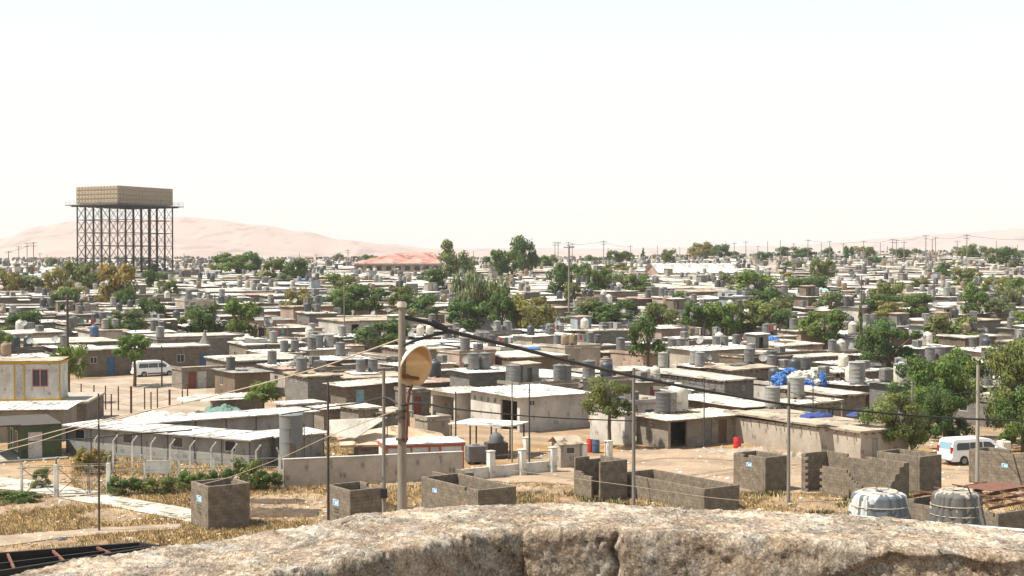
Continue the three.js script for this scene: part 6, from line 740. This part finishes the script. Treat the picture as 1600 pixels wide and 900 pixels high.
{ // concrete lamp post
  const t = thing('street_lamp', 'concrete street lamp with a yellowed bowl head turned outward', 'street lamp', [LX, 0, -LD]), top = HC + ray(628, 480).y * LD, k = 1 / (F / LD);
  mesh('post', new MB().tube([[0, -0.4, 0], [0, top * 0.5, 0], [0, top, 0]], [0.17, 0.14, 0.1], 14).geo(), mat(0.33, 0.30, 0.255, { tex: TX.plaster, size: 1.1, bump: 0.008 }), t); mesh('post_cap', new MB().tube([[0, top, 0], [0, top + 0.1, 0], [0, top + 0.16, 0]], [0.14, 0.145, 0.1], 12).geo(), MT.white, t);
  const Y = py => HC + ray(628, py).y * LD, X = px => (px - 628) * k;
  mesh('arm', new MB().tube([[0.12, Y(690), 0.12], [0.15, Y(655), 0.15], [0.17, Y(630), 0.16], [0.22, Y(612), 0.18], [0.3, Y(600), 0.2]], 0.045, 8).geo(), MT.rust, t); for (const y of [642, 652, 686]) mesh('band', new MB().tube([[0, Y(y) - 0.03, 0], [0, Y(y) + 0.03, 0]], 0.185, 12).geo(), MT.poleDark, t);
  // bowl: half of a drawn-out shell, hollow side facing the viewer and a little down
  const shell = (s0, dz, flip) => { const mb = new MB(), nu = 32, nv = 14, g = []; for (let j = 0; j <= nv; j++) { const row = []; for (let i = 0; i <= nu; i++) { const A = i / nu * 2 * PI, q = j / nv, r = Math.sin(q * PI / 2), z = -Math.cos(q * PI / 2); let x = Math.cos(A) * r * 0.33, y = Math.sin(A) * r * 0.58; if (y < -0.40) y = -0.40 + (y + 0.40) * 0.15; x *= 1 - 0.10 * Math.max(0, -y / 0.4) - 0.14 * Math.max(0, y / 0.58); row.push(mb.v([x * s0, y * s0, z * 0.46 * s0 + dz], [0, 0, 1], [i / nu, q])); } g.push(row); } for (let j = 0; j < nv; j++) for (let i = 0; i < nu; i++) { const p = [g[j][i], g[j][i + 1], g[j + 1][i + 1], g[j + 1][i]]; flip ? mb.i.push(p[0], p[2], p[1], p[0], p[3], p[2]) : mb.i.push(p[0], p[1], p[2], p[0], p[2], p[3]); } const G = mb.geo(); G.computeVertexNormals(); return G; };
  const head = new THREE.Group(); head.name = 'lamp_head'; t.add(head); head.position.set(X(651), Y(574), 0.45); head.rotation.set(0.52, 0.2, -0.3); head.scale.setScalar(1.3);
  { const bowl = new THREE.MeshPhysicalMaterial({ roughness: 0.9, transmission: 0.42, thickness: 0, side: THREE.DoubleSide }); bowl.color.setRGB(0.66, 0.48, 0.27); mesh('bowl', shell(1, 0, true), bowl, head); } mesh('hood', (() => { const g = shell(1.03, -0.006, true), P = g.attributes.position, I = [...g.index.array], K = []; for (let k = 0; k < I.length; k += 3) { const y = (P.getY(I[k]) + P.getY(I[k + 1]) + P.getY(I[k + 2])) / 3; if (y > 0.12) K.push(I[k], I[k + 1], I[k + 2]); } g.setIndex(K); return g; })(), MT.white, head); mesh('rim', new MB().tube(Array.from({ length: 41 }, (_, i) => { const A = i / 40 * 2 * PI; let x = Math.cos(A) * 0.33, y = Math.sin(A) * 0.58; if (y < -0.40) y = -0.40 + (y + 0.40) * 0.15; x *= 1 - 0.10 * Math.max(0, -y / 0.4) - 0.14 * Math.max(0, y / 0.58); return [x, y, 0.005]; }), 0.018, 6).geo(), MT.rope, head); mesh('lens_bar', new MB().bbox(-0.2, 0.18, -0.33, -0.29, -0.16, -0.06, 0.01).geo(), MT.rust, head); mesh('neck', new MB().tube([[0, -0.36, -0.22], [-0.04, -0.46, -0.2], [-0.09, -0.56, -0.18]], [0.12, 0.1, 0.06], 10).geo(), MT.rope, head);
}
function cable(label, pts, r, m = MT.cable, cat = 'cable') { const c = new THREE.CatmullRomCurve3(pts.map(p => atD(...p)), false, 'catmullrom', 0.5), q = c.getPoints(60); const o = single('cable', new MB().tube(q, r, 6).geo(), m, label, cat); return o; }
cable('thick black cable bundle sagging from the street lamp across the houses', [[634, 496, 40], [668, 504, 40.6], [705, 518, 41.5], [800, 541, 45], [900, 567, 50], [1000, 590, 56], [1100, 610, 63], [1230, 632, 72], [1344, 642, 79], [1440, 650, 84], [1527, 655, 88], [1680, 660, 98]], 0.062);
cable('short black cable joining the bundle from the post', [[630, 540, 39.8], [652, 531, 40], [680, 523, 40.6], [705, 519, 41.5], [730, 524, 42.2]], 0.045);
{ const c = atD(686, 509, 40.9), t = thing('cable_clamp', 'black cable clamp on the thick bundle beside the lamp', 'clamp', c.toArray()); t.rotation.z = -0.45; mesh('body', new MB().bbox(-0.26, 0.26, -0.09, 0.09, -0.07, 0.07, 0.02).geo(), MT.cable, t); mesh('bolt', new MB().tube([[0, -0.13, 0], [0, 0.13, 0]], 0.02, 6).geo(), MT.steel, t); }
cable('pale weathered cable rising across the yard to the lamp post', [[-40, 708, 70], [110, 668, 64], [320, 622, 55], [480, 580, 48], [560, 553, 44], [624, 530, 40]], 0.022, MT.rope);
cable('second pale cable just below the first over the green cabin', [[-40, 716, 70], [60, 690, 67], [120, 671, 64], [240, 640, 59]], 0.022, MT.rope);
cable('pale cord from the grey cubicle up to the thin pole', [[310, 758, 74], [360, 745, 70], [440, 715, 62], [513, 682, 52], [622, 640, 40]], 0.014, MT.rope);
cable('black service cable running to the prefab row', [[-30, 692, 100], [110, 687, 100], [200, 679, 100], [300, 672, 101]], 0.05);
cable('black service cable between slim poles and lamp post', [[440, 648, 84], [513, 636, 80], [560, 630, 60], [600, 621, 50], [626, 632, 40], [660, 630, 44], [720, 640, 60], [850, 652, 80], [990, 658, 86]], 0.035);
cable('thin black wire from the slim road pole toward the trees', [[990, 577, 90], [1100, 604, 92], [1232, 634, 94]], 0.015); cable('thin black wire to the pole in the olive tree', [[1232, 612, 94], [1330, 640, 98], [1425, 622, 102], [1527, 612, 88]], 0.02);
cable('tan rope guy beside the lowest cubicles', [[800, 735, 80], [900, 748, 80], [990, 760, 80], [1090, 775, 80], [1165, 783, 80]], 0.018, MT.rope);
for (const [A, B, s] of [[[14, 393, 420], [53, 380, 430], 2], [[867, 380, 560], [943, 378, 520], 3], [[943, 378, 520], [985, 386, 640], 2], [[1262, 376, 560], [1349, 378, 520], 3], [[1349, 378, 520], [1394, 375, 500], 2], [[1400, 376, 505], [1446, 369, 460], 2], [[1461, 372, 505], [1510, 368, 440], 3], [[1510, 368, 440], [1620, 374, 460], 3], [[494, 399, 600], [544, 392, 560], 2]]) cable('thin power line strung between poles on the ridge', [A, [(A[0] + B[0]) / 2, (A[1] + B[1]) / 2 + s, (A[2] + B[2]) / 2], B], 0.04, MT.poleDark, 'power line').userData.group = 'power lines on the ridge';
{ const p = hit(600, 836), t = thing('meter_box', 'small dark meter box strapped to the slim grey pole', 'box', [p.x, HC + ray(603, 768).y * p.d, p.z + 0.16]); mesh('case', new MB().bbox(-0.17, 0.2, -0.32, 0.2, -0.06, 0.14, 0.02).geo(), MT.cable, t); mesh('strap', new MB().box(-0.12, 0.12, -0.05, 0, -0.3, -0.06).geo(), MT.steel, t); }
// ---------------------------------------------------------------- soil heaps, rubbish, unroofed rooms near the foot of the building
const soilM = mat(0.15, 0.105, 0.07, { tex: TX.dirt, size: 1.5, bump: 0.05 });
rumple('soil_heap', 'long low heap of dark earth beside the path cubicle', 'soil', hit(430, 803), 5.0, 2.2, 0.34, soilM, 21, 0.05); rumple('soil_heap', 'darker narrow heap of earth behind the low one', 'soil', hit(425, 784), 4.0, 1.3, 0.26, soilM, 25, 0.02); rumple('soil_heap', 'small earth heap behind the lamp post foot', 'soil', hit(632, 795), 2.6, 1.2, 0.25, soilM, 28); rumple('sandy_hump', 'sandy hump in front of the broken open cubicle', 'soil', hit(838, 768), 3.6, 2, 0.35, mat(0.50, 0.38, 0.25, { tex: TX.dirt, size: 1.5 }), 31);
rumple('rubbish_bag', 'torn black plastic bag lying on the dirt path', 'bag', hit(97, 842), 0.55, 0.5, 0.4, MT.blackPlastic, 4, 0.5); rumple('rubbish_bag', 'pale crumpled bag in the dry grass', 'bag', hit(203, 842), 0.7, 0.5, 0.3, MT.tarpWhite, 6);
const DB = mat(0.02, 0.018, 0.016, { tex: TX.metal, size: 1 });
{ // black steel ring beam over an unroofed store
  const P = [[-60, 872], [218, 851], [247, 856], [-60, 905]].map(q => onPlane(q[0], q[1], 3.0)), t = thing('unroofed_store', 'unroofed store with black steel ring beam and rusty cross rods', 'building', [P[3].x, 0, P[3].z]), o = P[3], L = P.map(v => [v.x - o.x, 3, v.z - o.z]);
  for (const [a, b] of [[0, 1], [1, 2], [2, 3]]) { mesh('ring_beam', new MB().bar(L[a], L[b], 0.16, 0.2).geo(), DB, t); const A = [L[a][0], 0, L[a][2]], B = [L[b][0], 0, L[b][2]], w = new MB(); w.quad(A, B, [B[0], 2.9, B[2]], [A[0], 2.9, A[2]]); const n = V3(B[2] - A[2], 0, A[0] - B[0]).normalize().multiplyScalar(0.15), q = v => [v[0] + n.x, v[1], v[2] + n.z]; w.quad(q(A), q(B), q([B[0], 2.9, B[2]]), q([A[0], 2.9, A[2]])); w.quad([A[0], 2.9, A[2]], [B[0], 2.9, B[2]], q([B[0], 2.9, B[2]]), q([A[0], 2.9, A[2]])); mesh('wall', w.geo(), DB, t); }
  const mixP = (a, b, k) => [lerp(L[a][0], L[b][0], k), 3.02, lerp(L[a][2], L[b][2], k)]; for (const k of [0.25, 0.5, 0.75]) mesh('cross_rod', new MB().bar(mixP(0, 1, k), mixP(3, 2, k), 0.09).geo(), MT.rust, t); mesh('middle_beam', new MB().bar([lerp(L[0][0], L[3][0], 0.55), 3, lerp(L[0][2], L[3][2], 0.55)], [lerp(L[1][0], L[2][0], 0.55), 3, lerp(L[1][2], L[2][2], 0.55)], 0.12).geo(), DB, t);
}
{ // block room under construction with rusty rafters
  const p = hit(1560, 800, 2.3, 40), t = thing('unfinished_room', 'unfinished block room with rusty steel rafters behind the wrapped tanks', 'building', [p.x, 0, p.z], PHI), w = 6, l = 5.5, h = 2.3; const add = (L, x, z, r, k) => { const m = mesh('wall', blocksGeo(L, h, 0.15, null, k), blockMat, t); m.position.set(x, 0, z); m.rotation.y = r; m.userData.kind = 'stuff'; }; add(w, 0, 0, 0, 71); add(l, 0, -l - 0.002, -PI / 2, 72); add(w, w, -l, PI, 73); for (let k = 0; k < 5; k++) mesh('rafter', new MB().bar([-0.1, h + 0.1 + 0.02 * (k % 2), -0.5 - k * 1.15], [w, h + 0.25, -0.5 - k * 1.15], 0.1, 0.14).geo(), MT.rust, t); for (let k = 0; k < 4; k++) mesh('purlin', new MB().bar([0.6 + k * 1.5, h + 0.27 + k * 0.02, 0.1], [0.6 + k * 1.5, h + 0.27 + k * 0.02, -l], 0.07).geo(), MT.rust, t); for (let k = 0; k < 1; k++) mesh('roof_sheet', new MB().box(3, 6, h + 0.38 + k * 0.02, h + 0.4 + k * 0.02, -l + k * 2.2 + 1, -l + k * 2.2 + 3).geo(), MT.rust, t);
}
{ // neighbouring stair tower: white edge, two wrapped tanks
  const a = atD(1327, 806, 33), b = atD(1700, 838, 30.6), t = thing('stair_tower', 'plain stair tower with a white painted roof edge', 'building', [a.x, 0, a.z], -Math.atan2(b.z - a.z, b.x - a.x)), L = Math.hypot(b.x - a.x, b.z - a.z); mesh('wall', new MB().box(0, L, -0.3, a.y - 0.55, -2.3, 0).geo(), WALL.cream[1], t); mesh('roof_edge', new MB().bbox(-0.05, L, a.y - 0.55, a.y, -0.2, 0.02, 0.02).geo(), MT.white, t); mesh('roof', new MB().box(0, L, a.y - 0.55, a.y - 0.42, -2.3, -0.202).geo(), MT.concrete, t);
  const wrap = (px, wpx, hpx, label, m1, m2, seed) => { const c = atD(px, 806, 34), r = wpx / 2 / (F / 34), hh = hpx / (F / 34) + 0.42, y0 = a.y - 0.42, o = thing('wrapped_tank', label, 'water tank', [c.x, y0, c.z]); const nu = 120, nv = 20, mb = new MB(), G = []; for (let j = 0; j <= nv; j++) { const row = []; for (let i = 0; i <= nu; i++) { const A = i / nu * 2 * PI, v = j / nv, fold = 0.10 * Math.abs(Math.sin(A * 8.5 + seed + 3.5 * noise3(Math.cos(A) * 2, v * 2, Math.sin(A) * 2 + seed))) * (1 - v * 0.75) + 0.05 * (noise3(Math.cos(A) * 3, v * 3, Math.sin(A) * 3 + seed) - 0.5), q = v < 0.7 ? 1.05 - v * 0.22 : 0.9 * Math.sqrt(Math.max(0, 1 - ((v - 0.7) / 0.3) ** 2 * 0.98)); row.push([Math.cos(A) * r * (q + fold), hh * (v < 0.7 ? v / 0.7 * 0.86 : 0.86 + 0.14 * Math.sin((v - 0.7) / 0.3 * PI / 2)), Math.sin(A) * r * (q + fold)]); } G.push(row); }
    const split = [new MB(), new MB()]; for (let j = 0; j < nv; j++) for (let i = 0; i < nu; i++) { const A = i / nu * 2 * PI, k = noise3(Math.cos(A) * 4.5 + seed * 3, j * 0.12, Math.sin(A) * 4.5) > 0.64 || (j > nv - 4 && noise3(i * 0.4, j * 0.4, seed) > 0.55) ? 1 : 0; split[k].quad(G[j][i], G[j][i + 1], G[j + 1][i + 1], G[j + 1][i]); } mesh('wrapping', split[0].geo(), m1, o); mesh('pale_sheet', split[1].geo(), m2, o);
    for (const v of [0.35, 0.62]) { const pts = []; for (let i = 0; i <= 36; i++) { const A = i / 36 * 2 * PI; pts.push([Math.cos(A) * r * (1.08 - v * 0.12), hh * v, Math.sin(A) * r * (1.08 - v * 0.12)]); } mesh('rope', new MB().tube(pts, 0.012, 5).geo(), MT.rope, o); } const rub = new MB(); for (let k = 0; k < 9; k++) { const A = k * 0.7; rub.tube([[Math.cos(A) * r * 0.62, hh * 0.97, Math.sin(A) * r * 0.62], [Math.cos(A + 0.6) * r * 0.62, hh * 0.98, Math.sin(A + 0.6) * r * 0.62]], 0.05, 6); } mesh('rope_coil', rub.geo(), MT.rope, o); return o; };
  wrap(1373, 90, 27, 'round tank wrapped in pale blue grey plastic and roped', mat(0.095, 0.108, 0.118, { roughness: 0.45 }), mat(0.50, 0.50, 0.47, { roughness: 0.5 }), 1); wrap(1494, 78, 28, 'round tank wrapped in dark grey sacking with cords', mat(0.10, 0.093, 0.085, { roughness: 0.8 }), mat(0.34, 0.30, 0.25, { roughness: 0.8 }), 4);
  const q = atD(1522, 812, 33.4), s = thing('steel_rod', 'thin bent steel rod sticking up beside the dark wrapped tank', 'rod', [q.x, a.y - 0.42, q.z]); mesh('rod', new MB().tube([[0.2, 0, 0], [0.05, 0.5, 0], [-0.15, 1.0, 0.05]], 0.02, 6).geo(), MT.steel, s); mesh('hook', new MB().tube([[-0.15, 1.0, 0.05], [-0.2, 1.08, 0.05], [-0.26, 1.05, 0.05]], 0.02, 6).geo(), MT.steel, s);
}

// ---------------------------------------------------------------- dry grass and weeds
{
  const blade = (seed, n, h, w, lean) => { const r = rng(seed), P = [], I = [], N = []; for (let i = 0; i < n; i++) { const a = r() * 2 * PI, x = (r() - 0.5) * 0.3, z = (r() - 0.5) * 0.3, hh = h * rr(r, 0.5, 1.1), l = lean * rr(r, 0.3, 1.2), c = Math.cos(a), s = Math.sin(a), k = P.length / 3; P.push(x - s * w, -0.02, z + c * w, x + s * w, -0.02, z - c * w, x + c * l, hh, z + s * l); for (let q = 0; q < 3; q++) N.push(c * 0.4, 0.85, s * 0.4); I.push(k, k + 1, k + 2); } const g = new THREE.BufferGeometry(); g.setAttribute('position', new THREE.Float32BufferAttribute(P, 3)); g.setAttribute('normal', new THREE.Float32BufferAttribute(N, 3)); g.setIndex(I); return g; };
  const solid = rects;
  const scatter = (name, label, geo, m, n, seed, where, cols, sc) => {
    const r = rng(seed), im = new THREE.InstancedMesh(geo, m, n), M = new THREE.Matrix4(), q = new THREE.Quaternion(), C = new THREE.Color(); let k = 0, tries = 0;
    while (k < n && tries++ < n * 60) { const d = rr(r, 58, 116), x = rr(r, -0.40, 0.40) * d, w = where(x, d); if (w <= 0 || r() > w) continue; q.setFromEuler(new THREE.Euler(0, r() * 6.28, 0)); const s = rr(r, sc[0], sc[1]); M.compose(V3(x, 0, -d), q, V3(s, s * rr(r, 0.7, 1.2), s)); im.setMatrixAt(k, M); const c = pick(r, cols), v = rr(r, 0.8, 1.2); im.setColorAt(k, C.setRGB(c[0] * v, c[1] * v, c[2] * v)); k++; }
    im.count = k; im.name = name; im.userData = { kind: 'stuff', label, category: 'grass' }; im.castShadow = im.receiveShadow = true; scene.add(im);
  };
  const paths = [ROAD, pix([[90, 778], [172, 773], [330, 801], [330, 824], [180, 792]]), pix([[-40, 742], [92, 757], [165, 771], [92, 777.5], [-40, 760]]), pix([[-60, 842], [165, 824], [285, 818], [285, 826], [165, 834], [-60, 862]])], wx = x => x;
  const front = (x, d) => { const z = -d; if (paths.some(P => inPoly(x, z, P))) return 0; return 1; };
  const scr = (x, d) => [800 + x / d * F, 410 + HC / d * F];
  scatter('dry_grass', 'golden dry grass covering the waste ground', blade(3, 9, 0.30, 0.014, 0.16), mat(1, 1, 1, { roughness: 1 }), 62000, 5, (x, d) => { if (!front(x, d)) return 0; const [px, py] = scr(x, d); if (px > 560 && py < 755) return 0; if (px > 1000 && py < 772) return 0; if (px < 110 && py < 768) return 0; return 0.12 + sm(0.36, 0.54, fbm(x / 4.5, d / 4.5, 5)); }, [[0.68, 0.49, 0.23], [0.74, 0.55, 0.28], [0.60, 0.41, 0.17], [0.70, 0.55, 0.32]], [0.5, 1.1]);
  scatter('green_weeds', 'patchy green weeds between the cubicles', blade(9, 12, 0.24, 0.02, 0.22), mat(1, 1, 1, { roughness: 1 }), 8000, 9, (x, d) => { if (!front(x, d)) return 0; const [px, py] = scr(x, d); const a = px > 1150 && py > 768 ? 1 : px > 800 && px < 1000 && py > 772 ? 0.5 : 0; return a * sm(0.44, 0.60, fbm(x / 2.6, d / 2.6, 15)); }, [[0.24, 0.26, 0.09], [0.32, 0.31, 0.12], [0.45, 0.38, 0.17], [0.60, 0.45, 0.22]], [0.6, 1.4]);
  const r = rng(77), sg = new THREE.IcosahedronGeometry(0.1, 1), P = sg.attributes.position; for (let i = 0; i < P.count; i++) { const k = 0.7 + 0.6 * noise3(P.getX(i) * 14 + 3, P.getY(i) * 14, P.getZ(i) * 14); P.setXYZ(i, P.getX(i) * k * 1.3, P.getY(i) * k * 0.7, P.getZ(i) * k); } sg.computeVertexNormals();
  scatter('loose_stones', 'loose stones and litter scattered over the ground', sg, mat(1, 1, 1), 2400, 31, (x, d) => 0.5, [[0.5, 0.42, 0.32], [0.36, 0.30, 0.23], [0.44, 0.34, 0.24], [0.62, 0.57, 0.50]], [0.3, 1.3]);
}
// more trees of the far rows, each between roofs
{ const r = rng(404); for (let k = 0; k < 84; k++) { const d = k < 34 ? rr(r, 190, 330) : rr(r, 330, 690), x = rr(r, -0.36, 0.36) * d, g = ground(x, d), px = 800 + x / d * F, s = F / d, w = rr(r, 3.5, 8) * s, h = rr(r, 2.8, 5.5) * s, y1 = 410 + (HC - g - 1.6) * s; const co = pick(r, ['dark', 'green', 'olive', 'dark', 'grey', 'yellow']), cw = { dark: 'dark green', green: 'green', olive: 'olive', grey: 'dusty grey green', yellow: 'yellowing' }[co], sw = w / h > 1.7 ? 'low spreading' : w / h > 1.1 ? 'rounded' : 'upright'; tree(px - w / 2, y1 - h, px + w / 2, y1, co, k < 34 ? `${sw} ${cw} tree squeezed between the middle rows of roofs` : `${sw} ${cw} tree among the far rows of roofs`, { clear: 1.6 }); } }
// ---------------------------------------------------------------- rough parapet of the roof the view is taken from
{
  const TOP = 13.7, back = [[-160, 950], [-60, 920], [25, 897], [125, 874], [250, 856], [357, 841], [400, 833], [462, 824], [500, 815], [560, 803], [600, 800], [650, 795], [720, 790], [800, 786.5], [900, 785], [960, 787], [1000, 790], [1075, 795], [1200, 799], [1325, 806], [1450, 815], [1600, 829], [1760, 846]], front = [[-160, 1060], [0, 1010], [200, 955], [330, 920], [400, 900], [450, 887], [500, 879], [560, 872], [640, 852], [687, 842], [760, 830], [812, 825], [826, 826], [880, 825.5], [962, 826], [1100, 831], [1200, 838], [1400, 851], [1600, 866], [1760, 881]];
  const ip = (L, x) => { let k = 0; while (k < L.length - 2 && x > L[k + 1][0]) k++; return lerp(L[k][1], L[k + 1][1], (x - L[k][0]) / (L[k + 1][0] - L[k][0])); };
  const ns = 820, nb = 5, nt = 76, nf = 80, P = [], U = [], C = [], I = [], row = nb + nt + nf + 1; let arc = 0, last = null;
  for (let i = 0; i <= ns; i++) {
    const px = lerp(-160, 1760, i / ns), B = onPlane(px, ip(back, px), TOP), Fp = onPlane(px, ip(front, px), TOP); if (last) arc += Fp.distanceTo(last); last = Fp.clone();
    const dir = Fp.clone().sub(B), Wd = dir.length(); dir.normalize(); const left = px < 818; const fn = left ? V3(0.57, 0, 0.82) : V3(-0.22, 0, 0.975);
    for (let j = 0; j < row; j++) {
      let p, n, e, v; // e: distance to the nearer edge
      if (j < nb) { const q = (nb - j) / nb; p = B.clone(); p.y -= q * 0.9; n = dir.clone().negate(); e = q * 0.9; v = -q * 0.9; }
      else if (j <= nb + nt) { const q = (j - nb) / nt; p = B.clone().lerp(Fp, q); n = V3(0, 1, 0); e = Math.min(q, 1 - q) * Wd; v = q * Wd; }
      else { const q = (j - nb - nt) / nf; p = Fp.clone(); p.y -= Math.pow(q, 1.35) * 0.95; n = fn.clone(); e = Math.pow(q, 1.35) * 0.95; v = Wd + e; }
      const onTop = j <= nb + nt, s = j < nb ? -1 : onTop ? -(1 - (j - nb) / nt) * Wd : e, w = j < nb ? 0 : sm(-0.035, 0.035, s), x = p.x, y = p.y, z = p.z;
      n = j < nb ? n : V3(0, 1, 0).lerp(fn, w).normalize(); if (j >= nb) p.addScaledVector(V3(0, 1, 0).add(fn).normalize(), -0.009 * Math.exp(-Math.abs(s) / 0.014));
      const a = fbm(x * 5, y * 5, z * 5, 5) - 0.5, b = fbm(x * 26, y * 26, z * 26, 4) - 0.5, c = noise3(x * 95, y * 95, z * 95) - 0.5, c2 = noise3(x * 190, y * 190, z * 190) - 0.5, chip = noise3(x * 30, 3, z * 30);
      const peb = Math.max(0, noise3(x * 55, y * 55, z * 55) - 0.62), hole = fbm(x * 19 + 5, y * 19, z * 19, 3); let hT = a * 0.014 + b * 0.009 + c * 0.004 + c2 * 0.003 + peb * 0.024; if (hole < 0.31) hT -= (0.31 - hole) * 0.09; hT -= 0.03 * Math.exp(-Math.abs(s) / 0.03) * Math.max(0, chip - 0.45) * 2;
      const line = left ? 0.3 : (px < 1290 ? 0.3 - 0.19 * sm(1200, 1290, px) : px < 1390 ? lerp(0.11, 0.03, (px - 1290) / 100) : 0.026) + 0.03 * (fbm(arc * 16, 2, 1, 4) - 0.5), coat = 1 - sm(line - 0.003, line + 0.004, e), pit = noise3(x * 42, y * 42, z * 42 + 9); let hF = a * 0.012 + b * 0.012 + c * 0.005 + c2 * 0.003 + coat * 0.016; const sx0 = ray(961, 826).x * -Fp.z, seam = x - sx0 + 0.008 * Math.sin(y * 60) + 0.01 * (noise3(y * 40, 1, 1) - 0.5); hF -= 0.03 * Math.exp(-seam * seam / 0.00007) * (left ? 0 : 1); if (pit > 0.82) hF -= (pit - 0.82) * 0.09;
      const h = lerp(hT, hF, w);
      p.addScaledVector(n, h); P.push(p.x, p.y, p.z); U.push(arc, v);
      const t1 = fbm(x * 9 + 3, y * 9, z * 9, 4), t2 = fbm(x * 33, y * 33, z * 33 + 4, 3), st = noise3(x * 60, y * 60, z * 60 + 5); let cl = [0.43, 0.362, 0.285]; const mx = (k, t) => { cl = cl.map((q, w) => lerp(q, k[w], t)); };
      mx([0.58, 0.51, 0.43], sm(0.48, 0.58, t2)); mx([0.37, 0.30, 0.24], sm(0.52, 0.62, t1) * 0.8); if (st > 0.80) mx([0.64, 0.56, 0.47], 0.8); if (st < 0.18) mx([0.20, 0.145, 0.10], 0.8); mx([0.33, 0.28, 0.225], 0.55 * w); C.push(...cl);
    }
  }
  for (let i = 0; i < ns; i++) for (let j = 0; j < row - 1; j++) { const a = i * row + j, b = a + row; I.push(a, a + 1, b + 1, a, b + 1, b); }
  const g = new THREE.BufferGeometry(); g.setAttribute('position', new THREE.Float32BufferAttribute(P, 3)); g.setAttribute('uv', new THREE.Float32BufferAttribute(U, 2)); g.setAttribute('color', new THREE.Float32BufferAttribute(C, 3)); g.setIndex(I); g.computeVertexNormals();
  const m = new THREE.MeshStandardMaterial({ vertexColors: true, roughness: 1, side: THREE.DoubleSide }); m.map = rep(TX.cement, 0.55); m.bumpMap = rep(TX.cementBump, 0.4); m.bumpScale = 0.006;
  const o = single('roof_parapet', g, m, 'rough crumbling cement parapet bending round the roof corner', 'parapet');
  // the building under the parapet
  const Q = [[-160, 950], [650, 795], [960, 787], [1760, 846]].map(q => onPlane(q[0], q[1], TOP)), hb = thing('viewing_building', 'tan block building that carries the crumbling parapet', 'building'), w = new MB(), L = Q.map(v => [v.x, v.z + 0.12]); for (let k = 0; k < 3; k++) w.quad([L[k + 1][0], -0.3, L[k + 1][1]], [L[k][0], -0.3, L[k][1]], [L[k][0], 12.95, L[k][1]], [L[k + 1][0], 12.95, L[k + 1][1]]); w.quad([L[0][0], -0.3, 6], [L[3][0], -0.3, 6], [L[3][0], 12.95, 6], [L[0][0], 12.95, 6]); w.quad([L[0][0], -0.3, L[0][1]], [L[0][0], -0.3, 6], [L[0][0], 12.95, 6], [L[0][0], 12.95, L[0][1]]); w.quad([L[3][0], -0.3, 6], [L[3][0], -0.3, L[3][1]], [L[3][0], 12.95, L[3][1]], [L[3][0], 12.95, 6]); mesh('wall', w.geo(), WALL.tan[1], hb); const rs = new THREE.Shape([...L, [L[3][0], 6], [L[0][0], 6]].map(p => new THREE.Vector2(p[0], -p[1]))), rg = new THREE.ShapeGeometry(rs); rg.rotateX(-PI / 2); rg.translate(0, 12.86, 0); mesh('roof_deck', rg, mat(0.22, 0.18, 0.14, { tex: TX.dirt, size: 2 }), hb);
}
const renderer = new THREE.WebGLRenderer({ antialias: true }); renderer.toneMapping = THREE.LinearToneMapping; renderer.toneMappingExposure = EXPOSURE; renderer.shadowMap.enabled = true; renderer.render(scene, camera);
